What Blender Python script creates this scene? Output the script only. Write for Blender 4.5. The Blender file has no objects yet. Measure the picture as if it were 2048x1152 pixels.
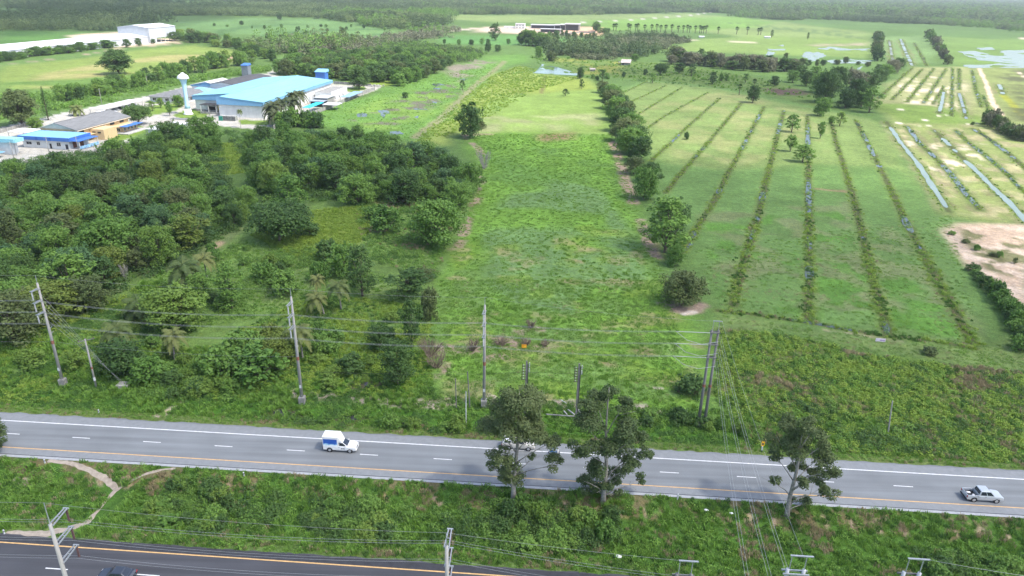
import bpy, bmesh, math, random
import numpy as np
from mathutils import Vector, Matrix

random.seed(7)
S = bpy.context.scene
COL = S.collection

# ------------------------------------------------------------------ camera, sky, sun, exposure
FPX, HC = 1425.0, 69.0                       # focal length in photo pixels, drone height in metres
PITCH, ROLL = math.radians(23.04), math.radians(1.4)
cam_d = bpy.data.cameras.new('camera'); cam = bpy.data.objects.new('camera', cam_d); COL.objects.link(cam)
cam_d.sensor_width = 36.0; cam_d.lens = FPX / 2048 * 36.0
cam_d.clip_start = 0.5; cam_d.clip_end = 30000
Fw = np.array([0, math.cos(PITCH), -math.sin(PITCH)]); _U = np.array([0, math.sin(PITCH), math.cos(PITCH)]); _R = np.array([1.0, 0, 0])
Rt = _R * math.cos(ROLL) + _U * math.sin(ROLL); Up = _U * math.cos(ROLL) - _R * math.sin(ROLL)
CAM = np.array([0, 0, HC])
cam.matrix_world = Matrix(((Rt[0], Up[0], -Fw[0], 0), (Rt[1], Up[1], -Fw[1], 0), (Rt[2], Up[2], -Fw[2], HC), (0, 0, 0, 1)))
S.camera = cam

SUN_DIR = Vector((0.50, -0.22, 0.84)).normalized()      # towards the sun: high, from the right
world = bpy.data.worlds.new('World'); S.world = world; world.use_nodes = True
wn = world.node_tree.nodes; wl = world.node_tree.links
sky = wn.new('ShaderNodeTexSky'); sky.sky_type = 'NISHITA'; sky.sun_disc = False
sky.sun_elevation = math.asin(SUN_DIR.z); sky.sun_rotation = math.atan2(SUN_DIR.x, SUN_DIR.y)
sky.air_density = 1.0; sky.dust_density = 2.5; sky.ozone_density = 1.0
wn['Background'].inputs['Strength'].default_value = 0.15
wl.new(sky.outputs[0], wn['Background'].inputs['Color'])
sun_d = bpy.data.lights.new('sun', 'SUN'); sun_d.energy = 2.8; sun_d.angle = math.radians(3.0); sun_d.color = (1.0, 0.955, 0.88)
sun = bpy.data.objects.new('sun', sun_d); COL.objects.link(sun)
sun.rotation_euler = SUN_DIR.to_track_quat('Z', 'Y').to_euler(); sun.location = SUN_DIR * 2000

vs = S.view_settings; vs.view_transform = 'Standard'; vs.look = 'None'; vs.gamma = 1.0; vs.exposure = 1.15; vs.use_curve_mapping = False
cy = S.cycles
cy.max_bounces = 6; cy.diffuse_bounces = 3; cy.glossy_bounces = 2; cy.transmission_bounces = 3; cy.transparent_max_bounces = 8; cy.volume_bounces = 0
cy.caustics_reflective = False; cy.caustics_refractive = False; cy.sample_clamp_indirect = 8.0
cy.use_denoising = True; cy.use_adaptive_sampling = True; cy.adaptive_threshold = 0.02
try: cy.denoiser = 'OPENIMAGEDENOISE'
except Exception: pass

# ------------------------------------------------------------------ helpers
def _hash(ix, iy, seed):
    n = (ix.astype(np.int64) * 374761393 + iy.astype(np.int64) * 668265263 + seed * 69069) & 0xffffffff
    n = ((n ^ (n >> 13)) * 1274126177) & 0xffffffff
    n = ((n ^ (n >> 15)) * 2246822519) & 0xffffffff
    return ((n ^ (n >> 16)) & 0xffff) / 65535.0
def vnoise(x, y, scale, seed=0):
    x = np.asarray(x, float) / scale; y = np.asarray(y, float) / scale
    ix, iy = np.floor(x), np.floor(y); fx, fy = x - ix, y - iy
    fx = fx * fx * (3 - 2 * fx); fy = fy * fy * (3 - 2 * fy)
    a, b, c, d = _hash(ix, iy, seed), _hash(ix + 1, iy, seed), _hash(ix, iy + 1, seed), _hash(ix + 1, iy + 1, seed)
    return a + (b - a) * fx + (c - a) * fy + (a - b - c + d) * fx * fy
def fbm(x, y, scale, seed=0, o=3):
    t, amp, tot = 0.0, 1.0, 0.0
    for k in range(o):
        t = t + amp * vnoise(x, y, scale / 2 ** k, seed + 17 * k); tot += amp; amp *= 0.5
    return t / tot
def sstep(a, b, t):
    t = np.clip((t - a) / (b - a), 0, 1); return t * t * (3 - 2 * t)

RS = math.tan(math.radians(3.19))                       # the highway runs slightly clockwise of the x axis
K = HC / 63.0
V_UP = [v * K for v in (89.4, 87.25, 84.05, 80.85, 79.42, 78.85)]   # far edge, white line, dashes, orange line, joint, near edge
V_LO = [v * K for v in (64.2, 62.85, 59.4, 56.0, 53.8)]             # far edge, orange line, dashes, white line, near edge
def vv(x, y): return y + RS * x
def gz(x, y):
    """height of the ground: flat land, a ditch in the median and along the verges"""
    v = y + RS * np.asarray(x, float)
    med = sstep(V_LO[0] + 0.3, V_LO[0] + 6, v) * (1 - sstep(V_UP[5] - 5.5, V_UP[5] - 0.3, v))
    ver = sstep(V_UP[0] + 0.4, V_UP[0] + 4, v) * (1 - sstep(V_UP[0] + 9, V_UP[0] + 16, v))
    sou = 1 - sstep(V_LO[4] - 7, V_LO[4] - 0.3, v)
    off = np.maximum(np.maximum(med, ver), sou)
    bump = (fbm(x, y, 14.0, 5) - 0.5) * 0.5 * sstep(2, 8, np.minimum(np.abs(v - 0.5 * (V_UP[0] + V_UP[5])) - 5, np.abs(v - 0.5 * (V_LO[0] + V_LO[4])) - 5))
    return -1.3 * med - 0.7 * ver - 0.8 * sou + bump - 0.02 + 0 * off
def W(px, py, z=None):
    """photo pixel -> world point on the ground (or at height z)"""
    d = Fw * FPX + Rt * (px - 1024) + Up * (576 - py)
    zz = 0.0 if z is None else z
    if d[2] > -0.9: d[2] = -0.9
    for _ in range(1 if z is not None else 3):
        p = CAM + d * ((zz - HC) / d[2])
        if z is None: zz = float(gz(p[0], p[1]))
    return Vector((p[0], p[1], zz))
def mpp(px, py):                                         # metres per photo pixel there
    p = np.array(W(px, py)) - CAM; return float(p @ Fw) / FPX
def P(px, py): return W(px, py, 0.0)

class MB:
    """collects vertices and faces of one mesh"""
    def __init__(s): s.v = []; s.f = []; s.m = []
    def add(s, vs_, fs, mi=0):
        o = len(s.v); s.v += [tuple(v) for v in vs_]; s.f += [tuple(i + o for i in f) for f in fs]; s.m += [mi] * len(fs); return s
    def box(s, c, sz, rz=0.0, mi=0, M=None):
        hx, hy, hz = sz[0] / 2, sz[1] / 2, sz[2] / 2; c = Vector(c); ca, sa = math.cos(rz), math.sin(rz)
        vs_ = []
        for z in (-hz, hz):
            for x, y in ((-hx, -hy), (hx, -hy), (hx, hy), (-hx, hy)):
                vs_.append(c + Vector((x * ca - y * sa, x * sa + y * ca, z)))
        if M: vs_ = [M @ v for v in vs_]
        return s.add(vs_, [(3, 2, 1, 0), (4, 5, 6, 7), (0, 1, 5, 4), (1, 2, 6, 5), (2, 3, 7, 6), (3, 0, 4, 7)], mi)
    def hexa(s, b, t, mi=0):
        """solid between bottom quad b and top quad t (both counter-clockwise seen from above)"""
        return s.add(list(b) + list(t), [(3, 2, 1, 0), (4, 5, 6, 7), (0, 1, 5, 4), (1, 2, 6, 5), (2, 3, 7, 6), (3, 0, 4, 7)], mi)
    def prism(s, poly, z0, z1, mi=0):
        n = len(poly)
        a = sum(poly[i][0] * poly[(i + 1) % n][1] - poly[(i + 1) % n][0] * poly[i][1] for i in range(n))
        if a < 0: poly = poly[::-1]
        vs_ = [(p[0], p[1], z0) for p in poly] + [(p[0], p[1], z1) for p in poly]
        return s.add(vs_, [tuple(range(n - 1, -1, -1)), tuple(range(n, 2 * n))] + [(i, (i + 1) % n, n + (i + 1) % n, n + i) for i in range(n)], mi)
    def bar(s, a, b, w, h=None, mi=0):
        a, b = Vector(a), Vector(b); h = h or w; d = (b - a).normalized()
        q = Vector((0, 0, 1)) if abs(d.z) < 0.9 else Vector((1, 0, 0)); x = d.cross(q).normalized() * w / 2; y = x.cross(d).normalized() * h / 2
        return s.hexa([a - x - y, a + x - y, a + x + y, a - x + y], [b - x - y, b + x - y, b + x + y, b - x + y], mi)
    def tube(s, pts, radii, n=6, mi=0, cap=True):
        pts = [Vector(p) for p in pts]; rings = []; vs_ = []; fs = []
        try: radii = list(radii)
        except TypeError: radii = [radii] * len(pts)
        ref = None
        for i, p in enumerate(pts):
            d = (pts[min(i + 1, len(pts) - 1)] - pts[max(i - 1, 0)])
            d = d.normalized() if d.length > 1e-9 else Vector((0, 0, 1))
            if ref is None: ref = Vector((0, 0, 1)) if abs(d.z) < 0.9 else Vector((1, 0, 0))
            x = d.cross(ref)
            if x.length < 1e-4: x = d.orthogonal()
            x.normalize(); y = d.cross(x).normalized()
            for k in range(n):
                a = 2 * math.pi * k / n; vs_.append(p + (x * math.cos(a) + y * math.sin(a)) * radii[i])
        for i in range(len(pts) - 1):
            for k in range(n):
                fs.append((i * n + k, (i + 1) * n + k, (i + 1) * n + (k + 1) % n, i * n + (k + 1) % n))
        if cap:
            fs.append(tuple(range(n))); m = (len(pts) - 1) * n; fs.append(tuple(range(m + n - 1, m - 1, -1)))
        return s.add(vs_, fs, mi)
    def lathe(s, prof, n=16, c=(0, 0, 0), mi=0):
        vs_ = []; fs = []
        for r, z in prof:
            for k in range(n):
                a = 2 * math.pi * k / n; vs_.append((c[0] + r * math.cos(a), c[1] + r * math.sin(a), c[2] + z))
        for i in range(len(prof) - 1):
            for k in range(n): fs.append((i * n + k, i * n + (k + 1) % n, (i + 1) * n + (k + 1) % n, (i + 1) * n + k))
        fs.append(tuple(range(n - 1, -1, -1))); m = (len(prof) - 1) * n; fs.append(tuple(range(m, m + n)))
        return s.add(vs_, fs, mi)
    def loft(s, rings, mi=0):
        n = len(rings[0]); vs_ = [p for r in rings for p in r]; fs = []
        for i in range(len(rings) - 1):
            for k in range(n): fs.append((i * n + k, i * n + (k + 1) % n, (i + 1) * n + (k + 1) % n, (i + 1) * n + k))
        fs.append(tuple(range(n - 1, -1, -1))); m = (len(rings) - 1) * n; fs.append(tuple(range(m, m + n)))
        return s.add(vs_, fs, mi)
    def mesh(s, name, mats, smooth=False, fix=True):
        me = bpy.data.meshes.new(name); me.from_pydata(s.v, [], s.f)
        for m in (mats if isinstance(mats, (list, tuple)) else [mats]): me.materials.append(m)
        if any(s.m): me.polygons.foreach_set('material_index', s.m)
        if fix:
            b = bmesh.new(); b.from_mesh(me); bmesh.ops.recalc_face_normals(b, faces=b.faces); b.to_mesh(me); b.free()
        if smooth: me.polygons.foreach_set('use_smooth', [True] * len(me.polygons))
        me.update(); return me
    def build(s, name, mats, parent=None, smooth=False, bevel=0.0, fix=True):
        o = link(name, s.mesh(name, mats, smooth, fix), parent)
        if bevel:
            b = o.modifiers.new('bevel', 'BEVEL'); b.width = bevel; b.segments = 2; b.limit_method = 'ANGLE'
        return o
def link(name, data, parent=None):
    o = bpy.data.objects.new(name, data); COL.objects.link(o)
    if parent is not None: o.parent = parent
    return o
def tag(o, label=None, cat=None, group=None, kind=None):
    if label: o['label'] = label
    if cat: o['category'] = cat
    if group: o['group'] = group
    if kind: o['kind'] = kind
    return o
def empty(name, loc, rz=0.0, label=None, cat=None, group=None):
    o = bpy.data.objects.new(name, None); COL.objects.link(o); o.location = loc; o.rotation_euler = (0, 0, rz); o.empty_display_size = 0.3
    return tag(o, label, cat, group)
def copy_tree(o, parent=None):
    c = o.copy(); COL.objects.link(c); c.parent = parent
    for ch in list(o.children): copy_tree(ch, c)
    return c

# ------------------------------------------------------------------ materials
def nmat(name):
    m = bpy.data.materials.new(name); m.use_nodes = True; nt = m.node_tree; return m, nt, nt.nodes, nt.links, nt.nodes['Principled BSDF']
MATS = {}
def mat(name, col, rough=0.7, metal=0.0, var=0.12, scale=1.0, spec=0.3, streak=None, bump=0.0, dirt=None, rot=0.0):
    """plain painted / concrete / metal surface with grain, blotches and wear"""
    if name in MATS: return MATS[name]
    m, nt, n, l, b = nmat(name)
    tc = n.new('ShaderNodeTexCoord'); mp = n.new('ShaderNodeMapping'); l.new(tc.outputs['Object'], mp.inputs[0])
    if streak: mp.inputs['Scale'].default_value = streak
    mp.inputs['Rotation'].default_value = (0, 0, rot)
    no = n.new('ShaderNodeTexNoise'); no.inputs['Scale'].default_value = scale; no.inputs['Detail'].default_value = 6; no.inputs['Roughness'].default_value = 0.65
    l.new(mp.outputs[0], no.inputs['Vector'])
    cr = n.new('ShaderNodeValToRGB'); cr.color_ramp.elements[0].position = 0.3; cr.color_ramp.elements[1].position = 0.7
    lo = [max(0, c * (1 - var * 1.6)) for c in col] if dirt is None else dirt
    cr.color_ramp.elements[0].color = (*lo, 1); cr.color_ramp.elements[1].color = (*[min(1, c * (1 + var)) for c in col], 1)
    l.new(no.outputs[0], cr.inputs[0]); l.new(cr.outputs[0], b.inputs['Base Color'])
    b.inputs['Roughness'].default_value = rough; b.inputs['Metallic'].default_value = metal; b.inputs['Specular IOR Level'].default_value = spec
    if bump:
        bp = n.new('ShaderNodeBump'); bp.inputs['Strength'].default_value = bump; l.new(no.outputs[0], bp.inputs['Height']); l.new(bp.outputs[0], b.inputs['Normal'])
    MATS[name] = m; return m
def leafmat(name, col, col2, trans=0.28):
    """leaf with age tints from the leaf itself (attribute tint) and from plant to plant (random)"""
    if name in MATS: return MATS[name]
    m, nt, n, l, b = nmat(name)
    at = n.new('ShaderNodeAttribute'); at.attribute_name = 'tint'
    oi = n.new('ShaderNodeObjectInfo')
    ad = n.new('ShaderNodeMath'); ad.operation = 'MULTIPLY_ADD'; ad.inputs[1].default_value = 0.55
    mu = n.new('ShaderNodeMath'); mu.operation = 'MULTIPLY'; mu.inputs[1].default_value = 0.55
    l.new(at.outputs['Fac'], ad.inputs[0]); l.new(oi.outputs['Random'], mu.inputs[0]); l.new(mu.outputs[0], ad.inputs[2])
    mx = n.new('ShaderNodeMix'); mx.data_type = 'RGBA'; l.new(ad.outputs[0], mx.inputs['Factor'])
    mx.inputs[6].default_value = (*col, 1); mx.inputs[7].default_value = (*col2, 1)
    l.new(mx.outputs[2], b.inputs['Base Color']); b.inputs['Roughness'].default_value = 0.6; b.inputs['Specular IOR Level'].default_value = 0.25
    tr = n.new('ShaderNodeBsdfTranslucent'); l.new(mx.outputs[2], tr.inputs[0])
    ms = n.new('ShaderNodeMixShader'); ms.inputs[0].default_value = trans
    l.new(b.outputs[0], ms.inputs[1]); l.new(tr.outputs[0], ms.inputs[2]); l.new(ms.outputs[0], n['Material Output'].inputs[0])
    MATS[name] = m; return m
def watermat(name, col, rough=0.06, wave=0.02):
    if name in MATS: return MATS[name]
    m, nt, n, l, b = nmat(name)
    tc = n.new('ShaderNodeTexCoord'); no = n.new('ShaderNodeTexNoise'); no.inputs['Scale'].default_value = 1.2; no.inputs['Detail'].default_value = 3; l.new(tc.outputs['Object'], no.inputs['Vector'])
    bp = n.new('ShaderNodeBump'); bp.inputs['Strength'].default_value = wave; l.new(no.outputs[0], bp.inputs['Height']); l.new(bp.outputs[0], b.inputs['Normal'])
    n2 = n.new('ShaderNodeTexNoise'); n2.inputs['Scale'].default_value = 0.08; l.new(tc.outputs['Object'], n2.inputs['Vector'])
    mx = n.new('ShaderNodeMix'); mx.data_type = 'RGBA'; l.new(n2.outputs[0], mx.inputs['Factor'])
    mx.inputs[6].default_value = (*[c * 0.8 for c in col], 1); mx.inputs[7].default_value = (*[c * 1.2 for c in col], 1); l.new(mx.outputs[2], b.inputs['Base Color'])
    b.inputs['Roughness'].default_value = rough; b.inputs['Specular IOR Level'].default_value = 0.5; b.inputs['IOR'].default_value = 1.33
    MATS[name] = m; return m
# ------------------------------------------------------------------ the ground: one sheet to the horizon, coloured by what grows there
def make_rings():
    r, out = 18.0, []
    while r < 9000:
        out.append(r); r += max(0.45, 1.15 * r * r / (HC * 712.0)) if r < 3000 else r * 0.12
    return np.array([0.01, 6, 12] + out + [9000.0, 14000.0])
_ring = make_rings()
_az = np.concatenate([np.arange(-0.80, 0.80, 0.0021), np.linspace(0.80, 2 * math.pi - 0.80, 70)[0:-1]])
GA, GR = np.meshgrid(_az, _ring)
GX = (GR * np.sin(GA)).ravel(); GY = (GR * np.cos(GA)).ravel(); GZ = gz(GX, GY)
_far = np.hypot(GX, GY)
GC = np.tile(np.array([0.085, 0.150, 0.040]), (len(GX), 1))
GC *= (0.8 + 0.4 * fbm(GX, GY, 60, 3))[:, None]

def poly_field(poly, X, Y):
    """signed distance, positive inside"""
    n = len(poly); ins = np.zeros(len(X), bool); d2 = np.full(len(X), 1e18)
    for i in range(n):
        ax, ay = poly[i]; bx, by = poly[(i + 1) % n]; ex, ey = bx - ax, by - ay; L = ex * ex + ey * ey + 1e-9
        t = np.clip(((X - ax) * ex + (Y - ay) * ey) / L, 0, 1)
        d2 = np.minimum(d2, (X - ax - t * ex) ** 2 + (Y - ay - t * ey) ** 2)
        c = ((ay > Y) != (by > Y)); xi = (bx - ax) * (Y - ay) / ((by - ay) if abs(by - ay) > 1e-9 else 1e-9) + ax
        ins ^= c & (X < xi)
    d = np.sqrt(d2); return np.where(ins, d, -d)
def line_field(pts, X, Y):
    d2 = np.full(len(X), 1e18)
    for (ax, ay), (bx, by) in zip(pts[:-1], pts[1:]):
        ex, ey = bx - ax, by - ay; L = ex * ex + ey * ey + 1e-9
        t = np.clip(((X - ax) * ex + (Y - ay) * ey) / L, 0, 1)
        d2 = np.minimum(d2, (X - ax - t * ex) ** 2 + (Y - ay - t * ey) ** 2)
    return np.sqrt(d2)
def wpoly(px): return [tuple(P(*p)[:2]) for p in px]
def _blend(idx, m, col):
    GC[idx] = GC[idx] * (1 - m)[:, None] + np.array(col) * m[:, None]
def paint(px, col, soft=None, warp=None, k=1.0, patchy=None, seed=1, var=0.25):
    """px polygon filled with a ground colour; patchy=(scale m, threshold, softness) keeps only noise islands"""
    poly = wpoly(px); a = np.array(poly); dist = np.hypot(*a.mean(0))
    soft = soft if soft is not None else max(0.6, dist * 0.012); warp = warp if warp is not None else max(1.0, dist * 0.02)
    lo, hi = a.min(0) - warp - soft, a.max(0) + warp + soft
    idx = np.nonzero((GX > lo[0]) & (GX < hi[0]) & (GY > lo[1]) & (GY < hi[1]))[0]
    if not len(idx): return
    X, Y = GX[idx], GY[idx]
    s = poly_field(poly, X, Y) + warp * 2 * (fbm(X, Y, warp * 5, seed) - 0.5)
    m = sstep(-soft, soft, s) * k
    if patchy: m = m * sstep(patchy[1] - patchy[2], patchy[1] + patchy[2], fbm(X, Y, patchy[0], seed + 50, 4))
    c = np.array(col)[None, :] * (1 + var * 2 * (fbm(X, Y, max(2.0, dist * 0.04), seed + 9, 4) - 0.5))[:, None]
    GC[idx] = GC[idx] * (1 - m)[:, None] + c * m[:, None]
def stroke(px, width, col, soft=None, k=1.0, patchy=None, seed=1, wob=0.6):
    pts = wpoly(px); a = np.array(pts); lo, hi = a.min(0) - width * 2 - 3, a.max(0) + width * 2 + 3
    idx = np.nonzero((GX > lo[0]) & (GX < hi[0]) & (GY > lo[1]) & (GY < hi[1]))[0]
    if not len(idx): return
    X, Y = GX[idx], GY[idx]; soft = soft or width * 0.25
    s = width / 2 * (1 + wob * 2 * (fbm(X, Y, max(2.5, width * 1.5), seed) - 0.5)) - line_field(pts, X, Y)
    m = sstep(-soft, soft, s) * k
    if patchy: m = m * sstep(patchy[1] - patchy[2], patchy[1] + patchy[2], fbm(X, Y, patchy[0], seed + 50, 4))
    GC[idx] = GC[idx] * (1 - m)[:, None] + np.array(col)[None, :] * m[:, None]

LUSH = (0.130, 0.250, 0.038); GRASS = (0.090, 0.155, 0.042); BLUEG = (0.085, 0.165, 0.060); DRY = (0.225, 0.245, 0.085)
YEL = (0.255, 0.265, 0.030); TAN = (0.330, 0.270, 0.170); SAND = (0.560, 0.460, 0.350); DARK = (0.045, 0.080, 0.022); CONC = (0.36, 0.35, 0.32)
BROWN = (0.17, 0.135, 0.085); PALE = (0.170, 0.215, 0.085); SCRUB = (0.095, 0.160, 0.032)

# far country
paint([(0, 22), (130, 26), (300, 34), (330, 45), (240, 62), (0, 40)], (0.07, 0.14, 0.045), seed=2)
paint([(0, 62), (170, 64), (240, 70), (0, 92)], (0.075, 0.16, 0.035), seed=3)
paint([(340, 45), (512, 36), (640, 38), (780, 52), (810, 66), (700, 84), (560, 76), (440, 66), (360, 58)], (0.105, 0.19, 0.062), seed=4)
for k in range(9): stroke([(390 + k * 6, 46 + k * 3.0), (760 + k * 2, 52 + k * 3.4)], 9.0, (0.06, 0.12, 0.04), k=0.75, seed=k)
paint([(885, 38), (890, 30), (1024, 31), (1380, 27), (1520, 40), (1700, 60), (1745, 68), (1740, 95), (1500, 75), (1380, 62), (1190, 48), (1000, 45)], (0.165, 0.225, 0.075), seed=5)
paint([(1180, 40), (1480, 33), (1560, 48), (1420, 60), (1200, 60)], (0.135, 0.235, 0.05), seed=6)
for k in range(7): stroke([(1440 + k * 18, 44 + k * 2.2), (1690 + k * 8, 64 + k * 2.6)], 9.0, (0.085, 0.14, 0.05), k=0.7, seed=k + 30)
paint([(860, 72), (1000, 70), (1180, 76), (1160, 84), (1080, 88), (1000, 92), (870, 86)], (0.09, 0.20, 0.055), seed=7)
paint([(1320, 98), (1390, 78), (1540, 72), (1745, 78), (1745, 118), (1590, 112), (1400, 102)], (0.15, 0.22, 0.06), seed=8)
paint([(1600, 92), (1640, 88), (1745, 84), (1740, 92)], (0.32, 0.27, 0.2), seed=9, patchy=(60, .45, .1))
stroke([(1380, 80), (1420, 82), (1540, 86)], 6.0, (0.45, 0.40, 0.3), seed=3)
paint([(1762, 74), (1845, 72), (1895, 128), (1765, 130)], (0.135, 0.215, 0.075), seed=10)
paint([(1860, 72), (2060, 80), (2060, 135), (1900, 130)], (0.125, 0.20, 0.05), seed=11)
stroke([(1140, 46), (1260, 40), (1390, 30), (1440, 20), (1500, 12)], 9.0, (0.40, 0.38, 0.34), seed=3, wob=0.1)
stroke([(900, 62), (960, 56), (1010, 54), (1060, 56), (1120, 50)], 16, (0.42, 0.36, 0.31), seed=4, wob=0.3)
paint([(940, 56), (1030, 52), (1100, 56), (1190, 58), (1195, 68), (1120, 72), (1010, 66), (950, 64)], (0.44, 0.35, 0.28), seed=12)
paint([(1150, 54), (1188, 54), (1205, 70), (1180, 76), (1140, 66)], (0.52, 0.33, 0.22), seed=13)
stroke([(1900, 68), (2048, 77)], 6, (0.5, 0.42, 0.34), seed=5)
# meadow, white warehouse yard
paint([(0, 132), (150, 118), (250, 102), (392, 88), (470, 100), (490, 118), (420, 138), (330, 150), (280, 165), (200, 185), (0, 208)], (0.165, 0.225, 0.055), seed=14)
paint([(60, 150), (330, 110), (440, 108), (300, 150), (100, 190)], (0.26, 0.25, 0.10), seed=15, patchy=(45, .46, .10))
paint([(0, 165), (160, 160), (330, 140), (340, 152), (150, 195), (0, 205)], (0.10, 0.175, 0.04), seed=16, patchy=(40, .46, .10))
paint([(440, 104), (488, 117), (440, 126), (400, 124)], (0.30, 0.235, 0.14), seed=17)
stroke([(0, 130), (120, 117), (230, 100), (330, 90), (390, 82)], 6, (0.27, 0.22, 0.16), seed=18, patchy=(12, .45, .2))
paint([(225, 88), (300, 80), (350, 76), (352, 82), (300, 90), (230, 97)], (0.56, 0.44, 0.34), seed=19)
paint([(150, 70), (245, 64), (245, 70), (160, 76)], (0.55, 0.42, 0.34), seed=20)
# factory compound
paint([(-60, 275), (70, 247), (190, 214), (330, 190), (400, 176), (545, 148), (560, 152), (690, 168), (770, 168), (752, 180), (560, 252), (520, 260), (440, 252), (300, 250), (225, 300), (150, 312), (-60, 340)], CONC, soft=0.6, warp=0.6, seed=21, var=.12)
LAWN = (0.135, 0.21, 0.04)
for q in ([(190, 302), (222, 275), (240, 256), (285, 252), (292, 262), (240, 285)], [(345, 230), (372, 220), (412, 217), (430, 222), (405, 236), (360, 237)], [(285, 215), (345, 207), (370, 210), (350, 222), (300, 232), (240, 238), (235, 232)],
          [(478, 240), (522, 241), (560, 236), (545, 250), (480, 250)], [(640, 205), (660, 200), (650, 210)], [(685, 178), (725, 172), (735, 178), (705, 186)], [(300, 200), (330, 203), (315, 207), (290, 205)], [(430, 213), (412, 205), (430, 205)]):
    paint(q, LAWN, soft=0.5, warp=0.8, seed=22)
stroke([(-60, 270), (0, 259), (36, 250), (75, 241), (162, 221), (256, 203), (330, 187), (400, 168), (470, 158), (540, 147), (560, 138)], 6.5, (0.40, 0.39, 0.36), soft=0.5, wob=0.05)
paint([(664, 168), (700, 162), (790, 160), (792, 172), (740, 170)], (0.16, 0.23, 0.04), seed=24)
# marsh, yellow vine strip, upper centre
paint([(560, 252), (700, 200), (790, 170), (880, 145), (960, 112), (1050, 108), (1060, 125), (1000, 140), (930, 225), (850, 285), (760, 268), (660, 258)], (0.105, 0.205, 0.044), seed=25)
paint([(640, 235), (800, 180), (900, 190), (830, 260), (740, 262)], (0.135, 0.225, 0.045), seed=26, patchy=(25, .5, .12))
paint([(880, 140), (960, 115), (985, 125), (920, 165)], (0.20, 0.18, 0.14), seed=27, patchy=(18, .53, .08))
paint([(700, 240), (770, 215), (900, 165), (910, 185), (800, 260)], (0.12, 0.12, 0.085), seed=28, patchy=(9, .58, .06))
paint([(815, 292), (870, 245), (930, 195), (985, 150), (1040, 132), (1075, 148), (1165, 155), (1195, 178), (1060, 185), (990, 200), (935, 262), (900, 290)], (0.190, 0.245, 0.060), seed=29)
stroke([(830, 275), (880, 238), (915, 205), (950, 170), (990, 140), (1010, 122)], 5, (0.19, 0.20, 0.10), seed=30)
paint([(985, 198), (1060, 185), (1195, 180), (1212, 225), (1220, 270), (945, 268), (955, 235)], (0.165, 0.245, 0.060), seed=31)
paint([(960, 235), (1200, 225), (1215, 262), (950, 264)], (0.24, 0.27, 0.12), seed=32, patchy=(22, .5, .15))
paint([(1075, 152), (1160, 158), (1195, 178), (1050, 190)], (0.20, 0.26, 0.055), seed=33)
stroke([(1090, 152), (1083, 188)], 3, (0.14, 0.13, 0.05), seed=3, patchy=(5, .4, .2))
paint([(1060, 110), (1200, 118), (1330, 125), (1540, 160), (1640, 190), (1660, 222), (1480, 180), (1300, 160), (1180, 150), (1100, 130)], (0.105, 0.165, 0.040), seed=34)
paint([(1100, 118), (1260, 122), (1240, 150), (1150, 148)], (0.20, 0.22, 0.05), seed=35, patchy=(20, .5, .12))
paint([(1536, 178), (1590, 178), (1620, 190), (1550, 192)], (0.10, 0.07, 0.055), seed=36)
# central field
CF = [(945, 268), (1222, 268), (1245, 330), (1292, 470), (1332, 560), (1350, 640), (1405, 760), (1395, 850), (1000, 845), (850, 800), (860, 680), (880, 560), (935, 430), (960, 330)]
paint(CF, LUSH, seed=37, var=.3, soft=6, warp=9)
paint([(1000, 400), (1080, 350), (1200, 380), (1270, 470), (1310, 570), (1240, 640), (1060, 620), (960, 560), (960, 480)], (0.125, 0.216, 0.072), seed=38, patchy=(22, .46, .07))
paint([(880, 560), (1000, 480), (1300, 560), (1380, 720), (1390, 800), (900, 800), (860, 700)], (0.130, 0.215, 0.062), seed=39, patchy=(11, .52, .12), k=.7)
paint([(960, 280), (1215, 280), (1250, 360), (1050, 380), (970, 370)], (0.105, 0.205, 0.040), seed=40, patchy=(16, .52, .1))
paint([(900, 480), (1300, 440), (1395, 760), (1380, 830), (900, 790)], (0.160, 0.245, 0.030), seed=41, patchy=(8, .58, .10), k=.6)
paint([(890, 500), (1310, 450), (1400, 830), (880, 800)], (0.25, 0.225, 0.115), seed=42, patchy=(7, .67, .06), k=.6)
paint([(1060, 267), (1150, 265), (1158, 280), (1090, 287), (1062, 281)], (0.18, 0.135, 0.07), seed=43)
for q in ((1030, 685, 3.5), (870, 700, 6), (940, 700, 4), (1060, 660, 3), (995, 680, 3), (1085, 690, 3.2), (990, 715, 2.5), (885, 740, 5)):
    c = (q[0], q[1]); stroke([(q[0] - 14, q[1] + 2), (q[0] + 16, q[1] - 2)], q[2], (0.26, 0.205, 0.15), seed=int(q[0]), wob=1.0, patchy=(2.5, .42, .15))
for px, py, r in ((1140, 560, 3), (1185, 500, 3), (1290, 700, 4), (1395, 690, 4), (1150, 520, 2), (1240, 560, 3), (1340, 760, 4), (1215, 725, 3)):
    stroke([(px - 10, py), (px + 10, py + 3)], r, (0.24, 0.21, 0.11), seed=px, wob=1.0, k=.8, patchy=(2.5, .42, .2))
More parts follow.
